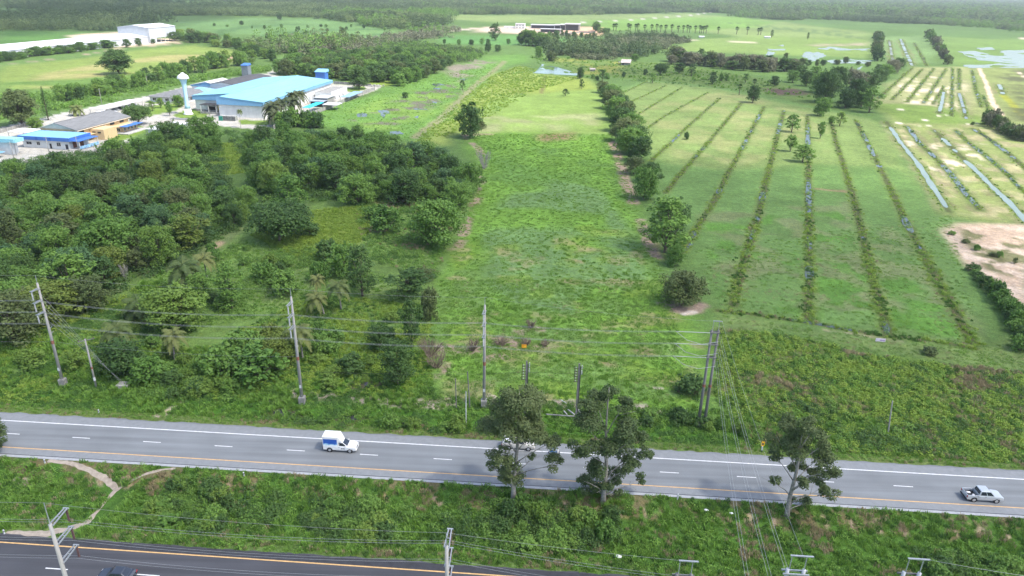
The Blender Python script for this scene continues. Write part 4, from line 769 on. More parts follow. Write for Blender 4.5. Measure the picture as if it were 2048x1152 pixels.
row([(1185, 62), (1200, 66), (1215, 68)], 7, 14, 14, (DK, MD), 'tree in the clump right of the far sheds', 'clump right of the far sheds', name='row_tree', cat='tree', protos=TREES, jit=5, seed=12)
row([(1330, 126), (1400, 130), (1480, 138), (1560, 142), (1600, 140)], 30, 26, 22, (DR, OL, DR, DK), 'dry brownish tree in the belt behind the shaded grass', 'dry brown tree belt', name='dry_tree', cat='tree', protos=TREES, jit=9, seed=13)
row([(1150, 150), (1200, 160), (1290, 145)], 7, 9, 8, (DK, MD), 'low bush on the rough grass by the pond', 'bushes by the pond', seed=14, jit=10)
row([(420, 50), (560, 60), (700, 56), (780, 62)], 14, 6, 6, (DK, MD), 'tiny tree scattered on the far striped field', 'trees scattered on the far striped field', name='pasture_tree', cat='tree', protos=TREES, jit=14, seed=17)
row([(1560, 120), (1620, 132), (1700, 128), (1760, 140)], 12, 12, 10, (OL, DK), 'small tree at the edge of the flooded far paddies', 'trees at the flooded far paddies', name='pasture_tree', cat='tree', protos=TREES, jit=8, seed=18)
row([(870, 88), (930, 92), (1040, 84), (1190, 70)], 12, 9, 9, (DK, MD), 'small tree round the far green paddock', 'trees round the far green paddock', name='pasture_tree', cat='tree', protos=TREES, jit=8, seed=19)
row([(0, 228), (20, 222), (30, 215)], 5, 26, 22, (DK, MD), 'dark bush behind the concrete road at the left edge', 'bushes at the left edge', seed=15, jit=6)
row([(560, 258), (600, 252), (640, 254)], 9, 30, 26, (MD, DK), 'bush at the foot of the factory boundary wall', 'bushes at the factory boundary wall', seed=16, jit=6)

# woodland in the left half: single trees
WOOD1 = [(-30, 385), (30, 372), (60, 368), (120, 364), (225, 348), (300, 306), (420, 280), (445, 292), (400, 310), (378, 360), (480, 402), (525, 440), (450, 472), (400, 500), (330, 535), (250, 585), (120, 640), (-30, 650)]
WOOD2 = [(480, 292), (520, 292), (660, 288), (760, 298), (870, 326), (938, 366), (948, 390), (925, 412), (860, 405), (700, 402), (640, 388), (580, 392), (520, 405), (500, 345), (500, 300)]
rgw = np.random.default_rng(5); allw = []
def look(lm, w): return ('large ' if w > 9 else 'small ' if w < 7 else 'medium-sized ') + {DK: 'dark green', MD: 'mid green', BL: 'blue-green', LT: 'bright green', OL: 'olive green', YL: 'yellowish'}.get(lm, 'green')
for wi, wp in enumerate((WOOD1, WOOD2)):
    for x, y in poisson(wpoly(wp), 6.8, rgw): allw.append((math.hypot(x, y), wi, x, y))
allw.sort(); THICK = []
for k, (dd, wi, x, y) in enumerate(allw):
    w = 5.5 + 6.0 * rgw.random() ** 1.4; h = w * rgw.uniform(.65, 1.05) + .8; pi = int(rgw.integers(8))
    lm = [DK, MD, MD, DK, BL, MD, DK, MD, LT, MD, OL, DK, BL, MD, YL, MD][rgw.integers(16)] if wi == 0 else [DK, MD, MD, DK, MD, MD, BL, MD, LT][rgw.integers(9)]
    if k < 300: put_tree('woodland_tree', TREES[pi], x, y, w, h, lm, look(lm, w) + (' tree in the dense woodland left of the palms and track' if wi == 0 else ' tree in the dense woodland left of the bright field'), 'tree', 'woodland before the factory' if wi == 0 else 'woodland beside the bright field')
    else: THICK.append((x, y, w / 8.0, pi % 4 + 4 * (lm in (DK, OL))))
print('woodland', len(allw))
WOODB = [(548, 150), (590, 130), (640, 122), (720, 112), (760, 96), (830, 90), (860, 96), (960, 108), (940, 118), (880, 140), (840, 165), (800, 175), (770, 165), (700, 162), (640, 158), (590, 152)]
pts = poisson(wpoly(WOODB), 9.0, rgw); pts = pts[np.argsort(np.hypot(pts[:, 0], pts[:, 1]))]; nb_ = 0
REST = []
for x, y in pts:
    if nb_ < 230:
        put_tree('copse_tree', TREES[rgw.integers(8)], x, y, cw_ := rgw.uniform(9.5, 14), rgw.uniform(8, 13), cl_ := [DK, MD, DK, OL, MD][rgw.integers(5)], look(cl_, cw_ - 3.5) + ' tree in the dark copse behind the blue-roofed factory', 'tree', 'copse behind the blue-roofed factory'); nb_ += 1
    else: REST.append((x, y))
print('copse', nb_, len(REST))
# thick bushes of the median and the verge
for gi_, (poly, n_, lb, gp) in enumerate((([(300, 985), (360, 955), (440, 965), (470, 1010), (430, 1050), (330, 1050), (280, 1020)], 16, 'bush in the thicket right of the footpath fork', 'median thicket right of the footpath'), ([(590, 1030), (640, 1000), (740, 1000), (800, 1040), (790, 1075), (660, 1085)], 15, 'bush in the thicket below the white box pickup', 'median thicket below the box pickup'), ([(950, 1030), (990, 1000), (1100, 1005), (1235, 1025), (1240, 1070), (1180, 1092), (1000, 1092)], 22, 'bush in the thicket at the foot of the median trees', 'median thicket below the median trees'), ([(1850, 1095), (1990, 1095), (2048, 1120), (2048, 1150), (1880, 1150)], 9, 'bush in the thicket at the lower right corner', 'median thicket at the lower right'), ([(1180, 835), (1420, 858), (1600, 885), (1600, 865), (1420, 835), (1250, 820)], 14, 'bush on the verge beside the twin pole', 'verge bushes beside the twin pole'), ([(240, 700), (330, 690), (560, 700), (560, 790), (420, 800), (260, 785)], 26, 'bush in the scrub between the first two tall poles', 'scrub bushes between the first two poles'), ([(620, 640), (850, 640), (850, 770), (640, 780)], 12, 'bush in the vines right of the second tall pole', 'scrub bushes right of the second pole'), ([(400, 500), (560, 500), (640, 600), (430, 640)], 12, 'low bush on the open scrub round the palm group', 'scrub bushes round the palms'), ([(640, 832), (1000, 850), (1000, 862), (640, 846)], 9, 'low bush on the verge by the dark pools', 'verge bushes by the dark pools'))):
    for x, y in poisson(wpoly(poly), 1.0, np.random.default_rng(60 + gi_))[np.random.default_rng(gi_).permutation(len(poisson(wpoly(poly), 1.0, np.random.default_rng(60 + gi_))))][:n_]:
        w_ = random.uniform(1.8, 3.8) * (1.35 if 'scrub' in gp else 1); put_tree('verge_bush', BUSH[random.randrange(3)], x, y, w_, w_ * random.uniform(.45, .75), random.choice((MD, MD, DK, LT)), lb, 'bush', gp)
# bushes standing out of the scrub
for i, (px, py, w_, h_, lm, lb) in enumerate(((250, 745, 90, 70, DK, 'dark bush mass below the ragged coconut palm'), (300, 760, 70, 50, MD, 'green bush right of the anchor slab'), (440, 745, 80, 52, MD, 'green bush in the scrub between first and second pole'), (485, 720, 90, 60, MD, 'big rounded green bush left of the second pole'), (400, 785, 60, 34, LT, 'bright yellow-green bush near the road between the poles'), (545, 690, 60, 44, YL, 'yellowish bush behind the second pole'), (640, 700, 50, 36, MD, 'green bush right of the second pole'), (700, 745, 56, 40, DK, 'dark bush before the yellow vines right of the second pole'), (400, 590, 56, 48, MD, 'green bush at the foot of the slim palm'), (530, 560, 50, 36, MD, 'green bush in the open scrub above the second pole'), (570, 590, 54, 50, MD, 'taller green bush left of the palm group'), (640, 560, 44, 36, MD, 'leafy bush behind the palm group'), (850, 560, 40, 26, OL, 'low olive bush on the edge of the bright field'), (620, 470, 40, 26, DK, 'small dark bush beside the umbrella-crowned tree'), (890, 450, 44, 34, MD, 'small leafy bush above the dense bush-like tree'), (750, 440, 40, 28, MD, 'small leafy bush at the far rim of the yellow vines'), (860, 640, 40, 60, OL, 'grey-green bush above the column-shaped tree'), (60, 730, 60, 30, LT, 'bright banana-like clump left of the leftmost pole'), (150, 735, 46, 34, LT, 'bright leafy clump between the two leftmost poles'), (215, 745, 44, 40, LT, 'bright leafy clump right of the short pole'), (35, 640, 90, 70, DK, 'dark tree mass at the left edge above the wires'))):
    tree_px(px, py, w_, h_, lm, lb, BUSH[i % 3] if i % 4 else TREES[6], 'scrub_bush', 'bush')
# the conifer by the cream building
def conifer():
    rg = np.random.default_rng(4); p = W(97, 240); h = 17.0; V, T = [], []
    for k in range(26):
        f = k / 26; z = 1.5 + (h - 1.5) * f; r = 3.0 * (1 - f) ** .85 + .15; n = 9
        for j in range(n):
            a = j * 6.283 / n + k * .7 + rg.uniform(-.15, .15); d = np.array([math.cos(a), math.sin(a), -.12]); side = np.array([-d[1], d[0], 0])
            for q in np.linspace(.25, 1, 5):
                c = np.array([0, 0, z]) + d * r * q; V.append(leaf_quads(rg, c[None], np.array([[0, 0, 1.0]]), .55, .7, .5)[0]); T.append(rg.uniform(.2, .6))
    e = empty('conifer', p, 0, 'tall narrow conifer behind the cream building', 'tree'); link('crown', quads_mesh('crown', np.array(V), np.array(T), L_DARK), e)
    MB().tube([(0, 0, -.3), (0, 0, h * .5), (0, 0, h)], [.3, .2, .04], 7).build('trunk', bark, e, smooth=True)
conifer()
# leafless grey shrubs
def bare_shrub(px, py, wpx, hpx, label, seed, n=26, m=None):
    rg = np.random.default_rng(seed); p = W(px, py); s = mpp(px, py); b = MB()
    for k in range(n):
        a = rg.uniform(0, 6.28); t = Vector((math.cos(a) * wpx * s * .5 * rg.uniform(.3, 1), math.sin(a) * wpx * s * .5 * rg.uniform(.3, 1), hpx * s * rg.uniform(.6, 1.1))); o = Vector((t.x * .25 * rg.random(), t.y * .25 * rg.random(), -.1)); mid = o.lerp(t, .5) + Vector(rg.normal(0, .12, 3))
        b.tube([o, mid, t], [.07, .05, .025], 4)
        for j in range(4): b.tube([mid.lerp(t, rg.random()), t + Vector(rg.normal(0, wpx * s * .09, 3))], [.04, .018], 4)
    return tag(b.build('bare_shrub', m or bark_d), label, 'shrub').__setattr__('location', p)
bare_shrub(968, 338, 34, 34, 'pale leafless shrub on the left edge of the bright field', 1)
bare_shrub(252, 560, 24, 34, 'pale leafless sapling in front of the left woodland', 2, 16)
for i, (px, py, w_, h_, lb) in enumerate(((862, 712, 60, 34, 'largest leafless brown shrub beside the column-shaped tree'), (872, 735, 50, 26, 'leafless brown shrub lying in front of the largest one'), (945, 702, 36, 22, 'small leafless brown shrub left of the third pole'), (1000, 690, 34, 12, 'low dead brown scrub behind the third pole'), (1062, 655, 24, 14, 'low dead brown scrub above the orange sign'), (1052, 690, 26, 12, 'low dead brown scrub behind the orange sign'), (1090, 692, 22, 10, 'low dead brown scrub right of the orange sign'))):
    bare_shrub(px, py, w_, h_, lb, 10 + i, 34, mat('dead_scrub', (0.22, 0.17, 0.125), .95, scale=4, var=.2))
# ------------------------------------------------------------------ what nobody could count: weeds, grass, far forest
def tuft_mesh(name, seed, m, n=30, h=.5, r=.4, wd=.05, lean=.6):
    rg = np.random.default_rng(seed); a = rg.uniform(0, 6.28, n); rr = r * np.sqrt(rg.random(n)); b = np.stack([rr * np.cos(a), rr * np.sin(a), np.full(n, -.03)], 1)
    d = rg.uniform(0, 6.28, n); hh = h * rg.uniform(.5, 1.15, n); ln = lean * hh * rg.uniform(.3, 1, n); t = b + np.stack([ln * np.cos(d), ln * np.sin(d), hh], 1); s = np.stack([-np.sin(d), np.cos(d), 0 * d], 1) * wd * rg.uniform(.7, 1.3, n)[:, None]
    mid = b * .45 + t * .55 + np.array([0, 0, .12 * h]); V = np.concatenate([np.stack([b - s, b + s, mid + s, mid - s], 1), np.stack([mid - s, mid + s, t + s * .2, t - s * .2], 1)]); T = np.tile(rg.random(n), 2)
    return quads_mesh(name, V, np.clip(T, 0, 1), m)
def mound_mesh(name, seed, m, n=70, r=.7, h=.55, leaf=.24):
    rg = np.random.default_rng(seed); V, T = blob(rg, (0, 0, 0), (r, r, h), n, leaf, .7, 0.0, .5); return quads_mesh(name, V, T, m)
def scatter(name, label, pts, scl, idx, protos, rot=None, seed=0):
    pts = np.asarray(pts, float); rg = np.random.default_rng(seed)
    me = bpy.data.meshes.new(name); me.vertices.add(len(pts)); me.vertices.foreach_set('co', pts.astype(np.float32).ravel())
    for nm, ty, val in (('sc', 'FLOAT', np.asarray(scl)), ('rz', 'FLOAT', rg.uniform(0, 6.28, len(pts)))):
        a = me.attributes.new(nm, ty, 'POINT'); a.data.foreach_set('value', val.astype(np.float32))
    a = me.attributes.new('pi', 'INT', 'POINT'); a.data.foreach_set('value', np.asarray(idx).astype(np.int32)); me.update()
    col = bpy.data.collections.new(name + '_kinds')
    for i, pm in enumerate(protos): col.objects.link(bpy.data.objects.new('%s_%02d' % (name, i), pm))
    o = link(name, me); tag(o, label, name.split('_')[-1], kind='stuff')
    ng = bpy.data.node_groups.new(name, 'GeometryNodeTree'); ng.interface.new_socket('Geometry', in_out='INPUT', socket_type='NodeSocketGeometry'); ng.interface.new_socket('Geometry', in_out='OUTPUT', socket_type='NodeSocketGeometry')
    n, l = ng.nodes, ng.links; gi, go = n.new('NodeGroupInput'), n.new('NodeGroupOutput'); ip = n.new('GeometryNodeInstanceOnPoints'); ci = n.new('GeometryNodeCollectionInfo')
    ci.inputs['Collection'].default_value = col; ci.inputs['Separate Children'].default_value = True; ci.inputs['Reset Children'].default_value = True
    def at(nm, ty):
        a = n.new('GeometryNodeInputNamedAttribute'); a.data_type = ty; a.inputs['Name'].default_value = nm; return a.outputs[0]
    cx = n.new('ShaderNodeCombineXYZ'); l.new(at('rz', 'FLOAT'), cx.inputs[2]); l.new(gi.outputs[0], ip.inputs['Points']); l.new(ci.outputs[0], ip.inputs['Instance']); ip.inputs['Pick Instance'].default_value = True
    l.new(at('pi', 'INT'), ip.inputs['Instance Index']); l.new(cx.outputs[0], ip.inputs['Rotation']); l.new(at('sc', 'FLOAT'), ip.inputs['Scale']); l.new(ip.outputs[0], go.inputs[0])
    md = o.modifiers.new('scatter', 'NODES'); md.node_group = ng; return o
def sample(poly_px, dens, rg, keep=None, world=False):
    poly = poly_px if world else wpoly(poly_px); a = np.array(poly); lo, hi = a.min(0), a.max(0); n = int((hi[0] - lo[0]) * (hi[1] - lo[1]) * dens)
    X = rg.uniform(lo[0], hi[0], n); Y = rg.uniform(lo[1], hi[1], n); k = in_poly(poly, X, Y)
    v = vv(X, Y); k &= ~(((v > V_UP[5] - .25) & (v < V_UP[0] + .25)) | ((v > V_LO[4] - .25) & (v < V_LO[0] + .25)))
    X, Y = X[k], Y[k]
    if keep is not None: q = keep(X, Y); X, Y = X[q], Y[q]
    return np.stack([X, Y, gz(X, Y)], 1)
rs = np.random.default_rng(77)
M_LUSH = mound_mesh('w', 1, G_LUSH); M_DARK = mound_mesh('w', 2, G_DARK); M_YEL = mound_mesh('w', 3, G_YEL); M_BUSH = mound_mesh('w', 4, L_MID, 150, 1.2, 1.3, .3); M_BUSHD = mound_mesh('w', 5, L_DARK, 150, 1.2, 1.2, .3)
T_LUSH = tuft_mesh('t', 6, G_LUSH, 34, .45, .45, .035); T_YEL = tuft_mesh('t', 7, G_YEL, 34, .6, .45, .04); T_DRY = tuft_mesh('t', 8, G_DRY, 30, .55, .45, .03); T_TALL = tuft_mesh('t', 9, G_LUSH, 34, .95, .5, .045, .7); T_SHORT = tuft_mesh('t', 10, G_MEADOW, 40, .16, .55, .04, 1.1); T_SHORTD = tuft_mesh('t', 11, G_DRY, 30, .14, .5, .03, 1.1)
T_SHORTL = tuft_mesh('t', 12, G_LUSH, 40, .2, .55, .045, 1.1); T_DARK = tuft_mesh('t', 13, G_DARK, 34, .5, .45, .04)
def not_path(X, Y):
    pl = [wpoly([(96, 921), (175, 938), (226, 968), (233, 979), (205, 1010), (172, 1043), (90, 1066), (12, 1066)]), wpoly([(229, 982), (265, 958), (325, 939), (352, 937)])]
    return (line_field(pl[0], X, Y) > 1.0) & (line_field(pl[1], X, Y) > .6)
def mixed(regions):
    """regions: (poly, density, [(proto index, weight)], scale range, noise (scale, seed) to cluster kinds, keep)"""
    Pn, Sn, In = [], [], []
    for poly, dens, kinds, (s0, s1), ns, keep, wd in regions:
        p = sample(poly, dens, rs, keep, wd); w = np.array([k[1] for k in kinds], float); cw = np.cumsum(w / w.sum())
        t = np.clip((fbm(p[:, 0], p[:, 1], ns[0], ns[1], 3) - .5) * 2.0 + .5 + rs.normal(0, .16, len(p)), 0, .9999); i = np.array([k[0] for k in kinds])[np.searchsorted(cw, t)]
        Pn.append(p); Sn.append(rs.uniform(s0, s1, len(p))); In.append(i)
    return np.concatenate(Pn), np.concatenate(Sn), np.concatenate(In)
def band(v0, v1, x0, x1): return [(x0, v0 - RS * x0), (x1, v0 - RS * x1), (x1, v1 - RS * x1), (x0, v1 - RS * x0)]
KINDS_ = [M_LUSH, M_DARK, M_YEL, M_BUSH, M_BUSHD, T_LUSH, T_YEL, T_DRY, T_TALL, T_SHORT, T_SHORTD, T_SHORTL, T_DARK]
# median
cl = lambda X, Y: fbm(X, Y, 9.0, 301, 3) > .50
med = mixed([(band(V_LO[0] + .2, V_UP[5] - .2, -85, 75), 3.2, [(7, .7), (5, 2), (12, 1.6), (5, 1.6), (0, 1.6), (8, .8), (9, .7)], (.5, 1.15), (4, 311), not_path, True),
    (band(V_LO[0] + 3.0, V_UP[5] - 3.2, -58, 16), 1.1, [(1, 2), (4, 1.4), (0, 2), (3, 1.2)], (.5, 1.15), (6, 312), lambda X, Y: cl(X, Y) & not_path(X, Y), True),
    (band(V_LO[0] + 4.5, V_UP[5] - 4.5, -30, 12), .45, [(4, 1), (3, 1)], (.6, 1.15), (6, 313), lambda X, Y: (fbm(X, Y, 7.0, 302, 2) > .52) & not_path(X, Y), True),
    ([(300, 985), (360, 950), (440, 965), (470, 1010), (430, 1050), (330, 1050), (280, 1020)], 1.3, [(3, 1), (4, .7), (0, .4)], (.45, .95), (5, 316), not_path, False), ([(590, 1030), (640, 1000), (740, 1000), (800, 1040), (790, 1080), (660, 1085)], 1.3, [(3, 1), (4, .8)], (.45, 1.0), (5, 317), None, False),
    ([(950, 1030), (990, 995), (1100, 1000), (1235, 1020), (1240, 1070), (1180, 1095), (1000, 1095)], 1.4, [(3, 1), (4, .9)], (.5, 1.05), (5, 318), None, False), ([(0, 930), (60, 925), (120, 960), (60, 1000), (0, 1010)], .7, [(3, 1), (1, 1)], (.4, .8), (5, 319), not_path, False),
    ([(1830, 1085), (1990, 1090), (2048, 1120), (2048, 1152), (1880, 1152)], .8, [(3, 1), (4, 1)], (.5, 1.0), (5, 314), None, False),
    (band(V_LO[0] + .2, V_LO[0] + 2.6, -85, 75), 3.0, [(9, 1), (5, 1), (11, 1), (7, .5)], (.4, .8), (3, 315), not_path, True)])
scatter('median_weeds', 'tangled green weeds and scrub filling the median', *med, KINDS_, seed=1)
# verge beyond the road
ver = mixed([(band(V_UP[0] + .2, V_UP[0] + 4.0, -95, 85), 4.0, [(7, .5), (5, 2), (9, 1.6), (0, 1.2)], (.35, .75), (3, 321), None, True),
    (band(V_UP[0] + 3.0, V_UP[0] + 13, -95, 85), 2.6, [(1, 1.2), (0, 2), (12, 1), (5, 1.5), (8, 1)], (.5, 1.1), (5, 322), None, True),
    ([(1180, 830), (1420, 850), (1640, 895), (1900, 905), (1900, 860), (1600, 830), (1420, 815), (1250, 812)], .9, [(1, 1), (0, 1), (3, .5), (4, .4)], (.6, 1.2), (6, 323), None, False),
    ([(240, 750), (500, 700), (560, 780), (440, 800), (260, 790)], .8, [(3, 1), (1, 1), (0, 1)], (.6, 1.2), (6, 324), None, False),
    ([(500, 825), (1000, 850), (1000, 870), (500, 845)], .5, [(1, 1), (0, 1), (4, .4)], (.6, 1.1), (5, 325), None, False)])
scatter('verge_weeds', 'weeds and creepers on the verge beyond the highway', *ver, KINDS_, seed=2)
def alive(X, Y):
    dead = sstep(.53, .60, fbm(X, Y, 8, 223, 4)); dead = np.maximum(dead, (poly_field(wpoly([(1885, 738), (2040, 748), (2010, 772), (1940, 790), (1900, 770)]), X, Y) > 0) * 1.0); return rs.random(len(X)) > dead * .55
# scrub right of the double pole
scr = mixed([([(1440, 660), (1560, 668), (1750, 712), (1900, 730), (2060, 747), (2060, 925), (1700, 900), (1500, 880), (1430, 790)], 3.0, [(7, .5), (1, 1.3), (2, 2.0), (12, .6), (0, 1.6), (2, 1.2)], (.5, 1.45), (6, 331), alive, False),
    ([(1480, 690), (1900, 740), (2060, 760), (2060, 880), (1500, 850)], .6, [(4, 1), (1, 1), (3, .5), (7, .6)], (.5, 1.1), (9, 332), lambda X, Y: fbm(X, Y, 8, 333, 2) > .54, False),
    ([(1885, 738), (2040, 748), (2010, 772), (1940, 790), (1900, 770)], 2.5, [(7, 2), (12, .7)], (.7, 1.3), (6, 334), None, False)])
scatter('rank_undergrowth', 'rank yellow-green undergrowth right of the double pole', *scr, KINDS_, seed=3)
# scrub left
lef = mixed([([(-40, 640), (120, 645), (250, 590), (330, 545), (300, 700), (-40, 720)], 1.2, [(1, 1), (2, 1.5), (0, 1.5), (8, 1)], (.7, 1.5), (8, 341), None, False),
    ([(-40, 690), (300, 690), (560, 700), (860, 720), (870, 790), (-40, 800)], 2.2, [(12, .8), (2, 1.6), (0, 1.6), (8, 1), (1, 1)], (.55, 1.2), (7, 342), None, False),
    ([(620, 590), (860, 610), (870, 720), (560, 760), (480, 660)], 2.0, [(12, .8), (0, 1), (2, 2.2), (6, 1.4)], (.55, 1.2), (7, 343), None, False),
    ([(330, 545), (500, 480), (620, 500), (860, 590), (640, 620), (480, 640), (300, 680)], 1.3, [(9, 2), (5, 1), (11, 1), (0, 1.3), (1, .5), (3, .3)], (.5, 1.1), (8, 344), None, False),
    ([(500, 470), (620, 420), (750, 412), (735, 470), (690, 510), (600, 520)], 2.2, [(6, 1), (2, 2), (6, 1)], (.6, 1.2), (7, 345), None, False),
    ([(700, 400), (930, 405), (900, 480), (870, 560), (740, 520)], 1.1, [(7, 1), (9, 1), (0, 1), (3, .5), (1, .8)], (.6, 1.3), (7, 346), None, False),
    ([(378, 300), (430, 285), (495, 290), (495, 345), (430, 352), (385, 345)], 1.2, [(2, 2), (6, 1), (0, 1)], (.8, 1.6), (8, 347), None, False),
    ([(0, 320), (230, 300), (420, 250), (480, 400), (520, 440), (250, 580), (0, 640)], .22, [(1, 1), (4, 1)], (1.0, 2.0), (8, 348), None, False),
    ([(452, 262), (870, 300), (948, 390), (700, 402), (520, 405)], .25, [(1, 1), (4, 1), (3, 1)], (1.0, 2.0), (8, 349), None, False)])
scatter('scrub_undergrowth', 'mixed green undergrowth and vines of the left scrubland', *lef, KINDS_, seed=4)
# field grass
cf = mixed([(CF, .55, [(9, 1.6), (11, 2.4), (5, .4)], (.6, 1.3), (9, 351), None, False),
    ([(880, 560), (1330, 560), (1400, 850), (900, 830)], 1.2, [(10, .1), (9, 1.8), (11, 2.4), (5, .5)], (.6, 1.2), (6, 352), None, False),
    ([(1390, 500), (1900, 430), (1960, 690), (1440, 612)], .35, [(10, .6), (9, 2), (11, .8)], (.6, 1.2), (9, 353), None, False), ([(1440, 630), (1700, 668), (2060, 690), (2060, 742), (1750, 706), (1440, 650)], .8, [(10, .6), (9, 2), (11, 1)], (.6, 1.1), (6, 354), None, False)])
scatter('field_grass', 'short grass tufts covering the fields', *cf, KINDS_, seed=5)
def no_pond(X, Y): return poly_field(wpoly([(1060, 149), (1074, 140), (1084, 125), (1120, 133), (1160, 147), (1156, 155), (1110, 153)]), X, Y) < 0
# marsh and vine strip
mar = mixed([([(560, 256), (700, 205), (790, 175), (880, 150), (1000, 125), (930, 225), (850, 285), (760, 272)], .08, [(11, 1.2), (0, 1.6), (5, 1)], (.7, 1.2), (14, 361), None, False), ([(815, 292), (930, 195), (985, 150), (1040, 132), (1165, 155), (1060, 185), (935, 262)], .18, [(2, 2), (6, 1), (0, .6)], (.9, 1.7), (12, 362), no_pond, False),
    ([(1060, 112), (1330, 128), (1540, 160), (1640, 200), (1300, 165), (1100, 150)], .03, [(1, 1), (0, 1), (8, 1)], (1.0, 2.2), (14, 363), no_pond, False), ([(0, 190), (200, 188), (400, 150), (540, 132), (540, 142), (380, 165), (200, 208), (0, 240)], .12, [(0, 1), (3, 1), (8, 1)], (1.2, 2.4), (12, 364), None, False)])
scatter('marsh_undergrowth', 'bright marsh plants and yellow vines between factory and field', *mar, KINDS_, seed=6)
# plants along the ditches
Pn, Sn, In = [], [], []
for i, (px, w_, wet) in enumerate(DITCH):
    pts = [P(*p) for p in px]
    for a, c in zip(pts[:-1], pts[1:]):
        L = (c - a).length; dist = (a.length + c.length) / 2; n = int(L * (3.4 if dist < 230 else 2.2 if dist < 350 else .6) * (1 if wet < .8 else .45)); f = rs.random(n); d = (c - a).normalized(); off = rs.normal(0, w_ * (.48 if dist < 230 else .40), n)
        if wet >= .8: off = np.sign(off) * (np.abs(off) + w_ * .55)
        X = a.x + (c.x - a.x) * f - d.y * off; Y = a.y + (c.y - a.y) * f + d.x * off
        Pn.append(np.stack([X, Y, gz(X, Y)], 1)); Sn.append(rs.uniform(.4, .95, n) * (1.25 if dist < 230 else 1 if dist < 350 else 1.3)); k = fbm(X, Y, 5, 371 + i, 2) + rs.normal(0, .1, n); In.append(np.where(k < .36, 12, np.where(k < .40, 7, np.where(k < .58, 2, np.where(k < .68, 0, 6)))))
scatter('ditch_weeds', 'weeds lining the drainage ditches of the right fields', np.concatenate(Pn), np.concatenate(Sn), np.concatenate(In), KINDS_, seed=7)

def recol(me, m):
    c = me.copy(); c.materials[0] = m; return c
t_ = np.array(THICK); scatter('woodland_thicket', 'back of the dense left woodland below the factory', np.stack([t_[:, 0], t_[:, 1], gz(t_[:, 0], t_[:, 1])], 1), t_[:, 2], t_[:, 3], [recol(TREES[i][0], L_MID) for i in range(4)] + [recol(TREES[i + 4][0], L_DARK) for i in range(4)], seed=9)
# far forest: patches of small crowns
def forest_patch(seed, m, size=46, nt=18, hmin=6, hmax=16, leaf=1.45):
    rg = np.random.default_rng(seed); V, T = [], []
    for k in range(nt):
        x, y = rg.uniform(-size / 2, size / 2, 2); h = hmin + (hmax - hmin) * rg.random() ** 1.6; r = rg.uniform(2.6, 6.6); tt = rg.random()
        for q in range(3):
            v, t = blob(rg, (x + rg.normal(0, r * .35), y + rg.normal(0, r * .35), h - r * .55 - q * h * .22), (r * .75, r * .75, r * .6), 38, leaf, .6, -.3, .5); V.append(v); T.append(np.clip(t * .5 + tt * .6, 0, 1))
    return quads_mesh('forest', np.concatenate(V), np.concatenate(T), m)
L_FARB = leafmat('leaf_far_dark', (0.048, 0.092, 0.032), (0.12, 0.18, 0.06))
FP = [forest_patch(1, L_FAR), forest_patch(2, L_FARB), forest_patch(3, L_FAR), forest_patch(4, L_MID), forest_patch(5, L_FARB), forest_patch(6, L_DRY, hmax=9), forest_patch(7, L_OLIVE), forest_patch(8, leafmat('leaf_oil_palm', (0.07, 0.1, 0.04), (0.2, 0.22, 0.11)), 30, 26, 4, 6, 1.5)]
FOREST = [([(-90, -8), (512, -20), (700, -14), (640, 36), (512, 32), (300, 32), (120, 23), (-90, 22)], 0), ([(-90, 40), (100, 33), (300, 40), (330, 44), (240, 52), (238, 62), (100, 60), (-90, 62)], 0), ([(640, 36), (700, -14), (1400, -4), (1470, 15), (1500, 36), (1380, 24), (1250, 31), (1024, 29), (890, 30), (870, 55), (800, 58), (720, 48)], 1), ([(1400, -4), (2140, 18), (2140, 82), (2048, 74), (1850, 62), (1750, 66), (1640, 50), (1520, 38), (1450, 18)], 1), ([(500, 74), (560, 76), (640, 84), (740, 86), (770, 80), (860, 60), (880, 52), (900, 56), (860, 80), (760, 96), (640, 108), (560, 112), (520, 96)], 2), ([(1118, 108), (1180, 98), (1240, 74), (1330, 70), (1374, 80), (1310, 104), (1270, 116), (1170, 118)], 3), ([(1110, 100), (1180, 92), (1200, 84), (1190, 104), (1130, 110)], 1)]
Pn, Sn, In = [], [], []
for poly, kd in FOREST:
    dens = 1 / 620. if kd in (0, 1) else (1 / 800. if kd == 2 else 1 / 420.)
    p = sample(poly, dens, rs, (lambda X, Y: fbm(X, Y, 420, 391, 3) < .60) if kd in (0, 1) else None); n = len(p); Pn.append(p); dist = np.hypot(p[:, 0], p[:, 1])
    t = fbm(p[:, 0], p[:, 1], 160, 381 + kd, 3) + rs.normal(0, .08, n)
    ch = {0: [1, 4, 1, 4, 0], 1: [1, 4, 0, 2, 3], 2: [5, 6, 3, 2, 5], 3: [7, 7, 7, 4, 7]}[kd]; In.append(np.array(ch)[np.clip(((t - .3) / .4 * 5).astype(int), 0, 4)])
    Sn.append(rs.uniform(.75, 1.15, n) * (.75 + .6 * fbm(p[:, 0], p[:, 1], 240, 401, 2)) * (1 if kd != 3 else .9))
aa = rs.uniform(-.72, .72, 9000); r2 = 2600 + 6400 * rs.random(9000) ** 1.3; Pn.append(np.stack([r2 * np.sin(aa), r2 * np.cos(aa), np.zeros(9000)], 1)); In.append(np.array([1, 4, 0, 2, 3])[rs.integers(0, 5, 9000)]); Sn.append(1.0 + r2 / 3500)
if REST:
    r_ = np.array(REST); Pn.append(np.stack([r_[:, 0], r_[:, 1], gz(r_[:, 0], r_[:, 1])], 1)); Sn.append(np.full(len(r_), .45)); In.append(np.where(rs.random(len(r_)) < .5, 3, 1))
Pn = np.concatenate(Pn); print('forest patches', len(Pn))
scatter('far_forest', 'far forest and plantation reaching to the horizon', Pn, np.concatenate(Sn), np.concatenate(In), FP, seed=8)

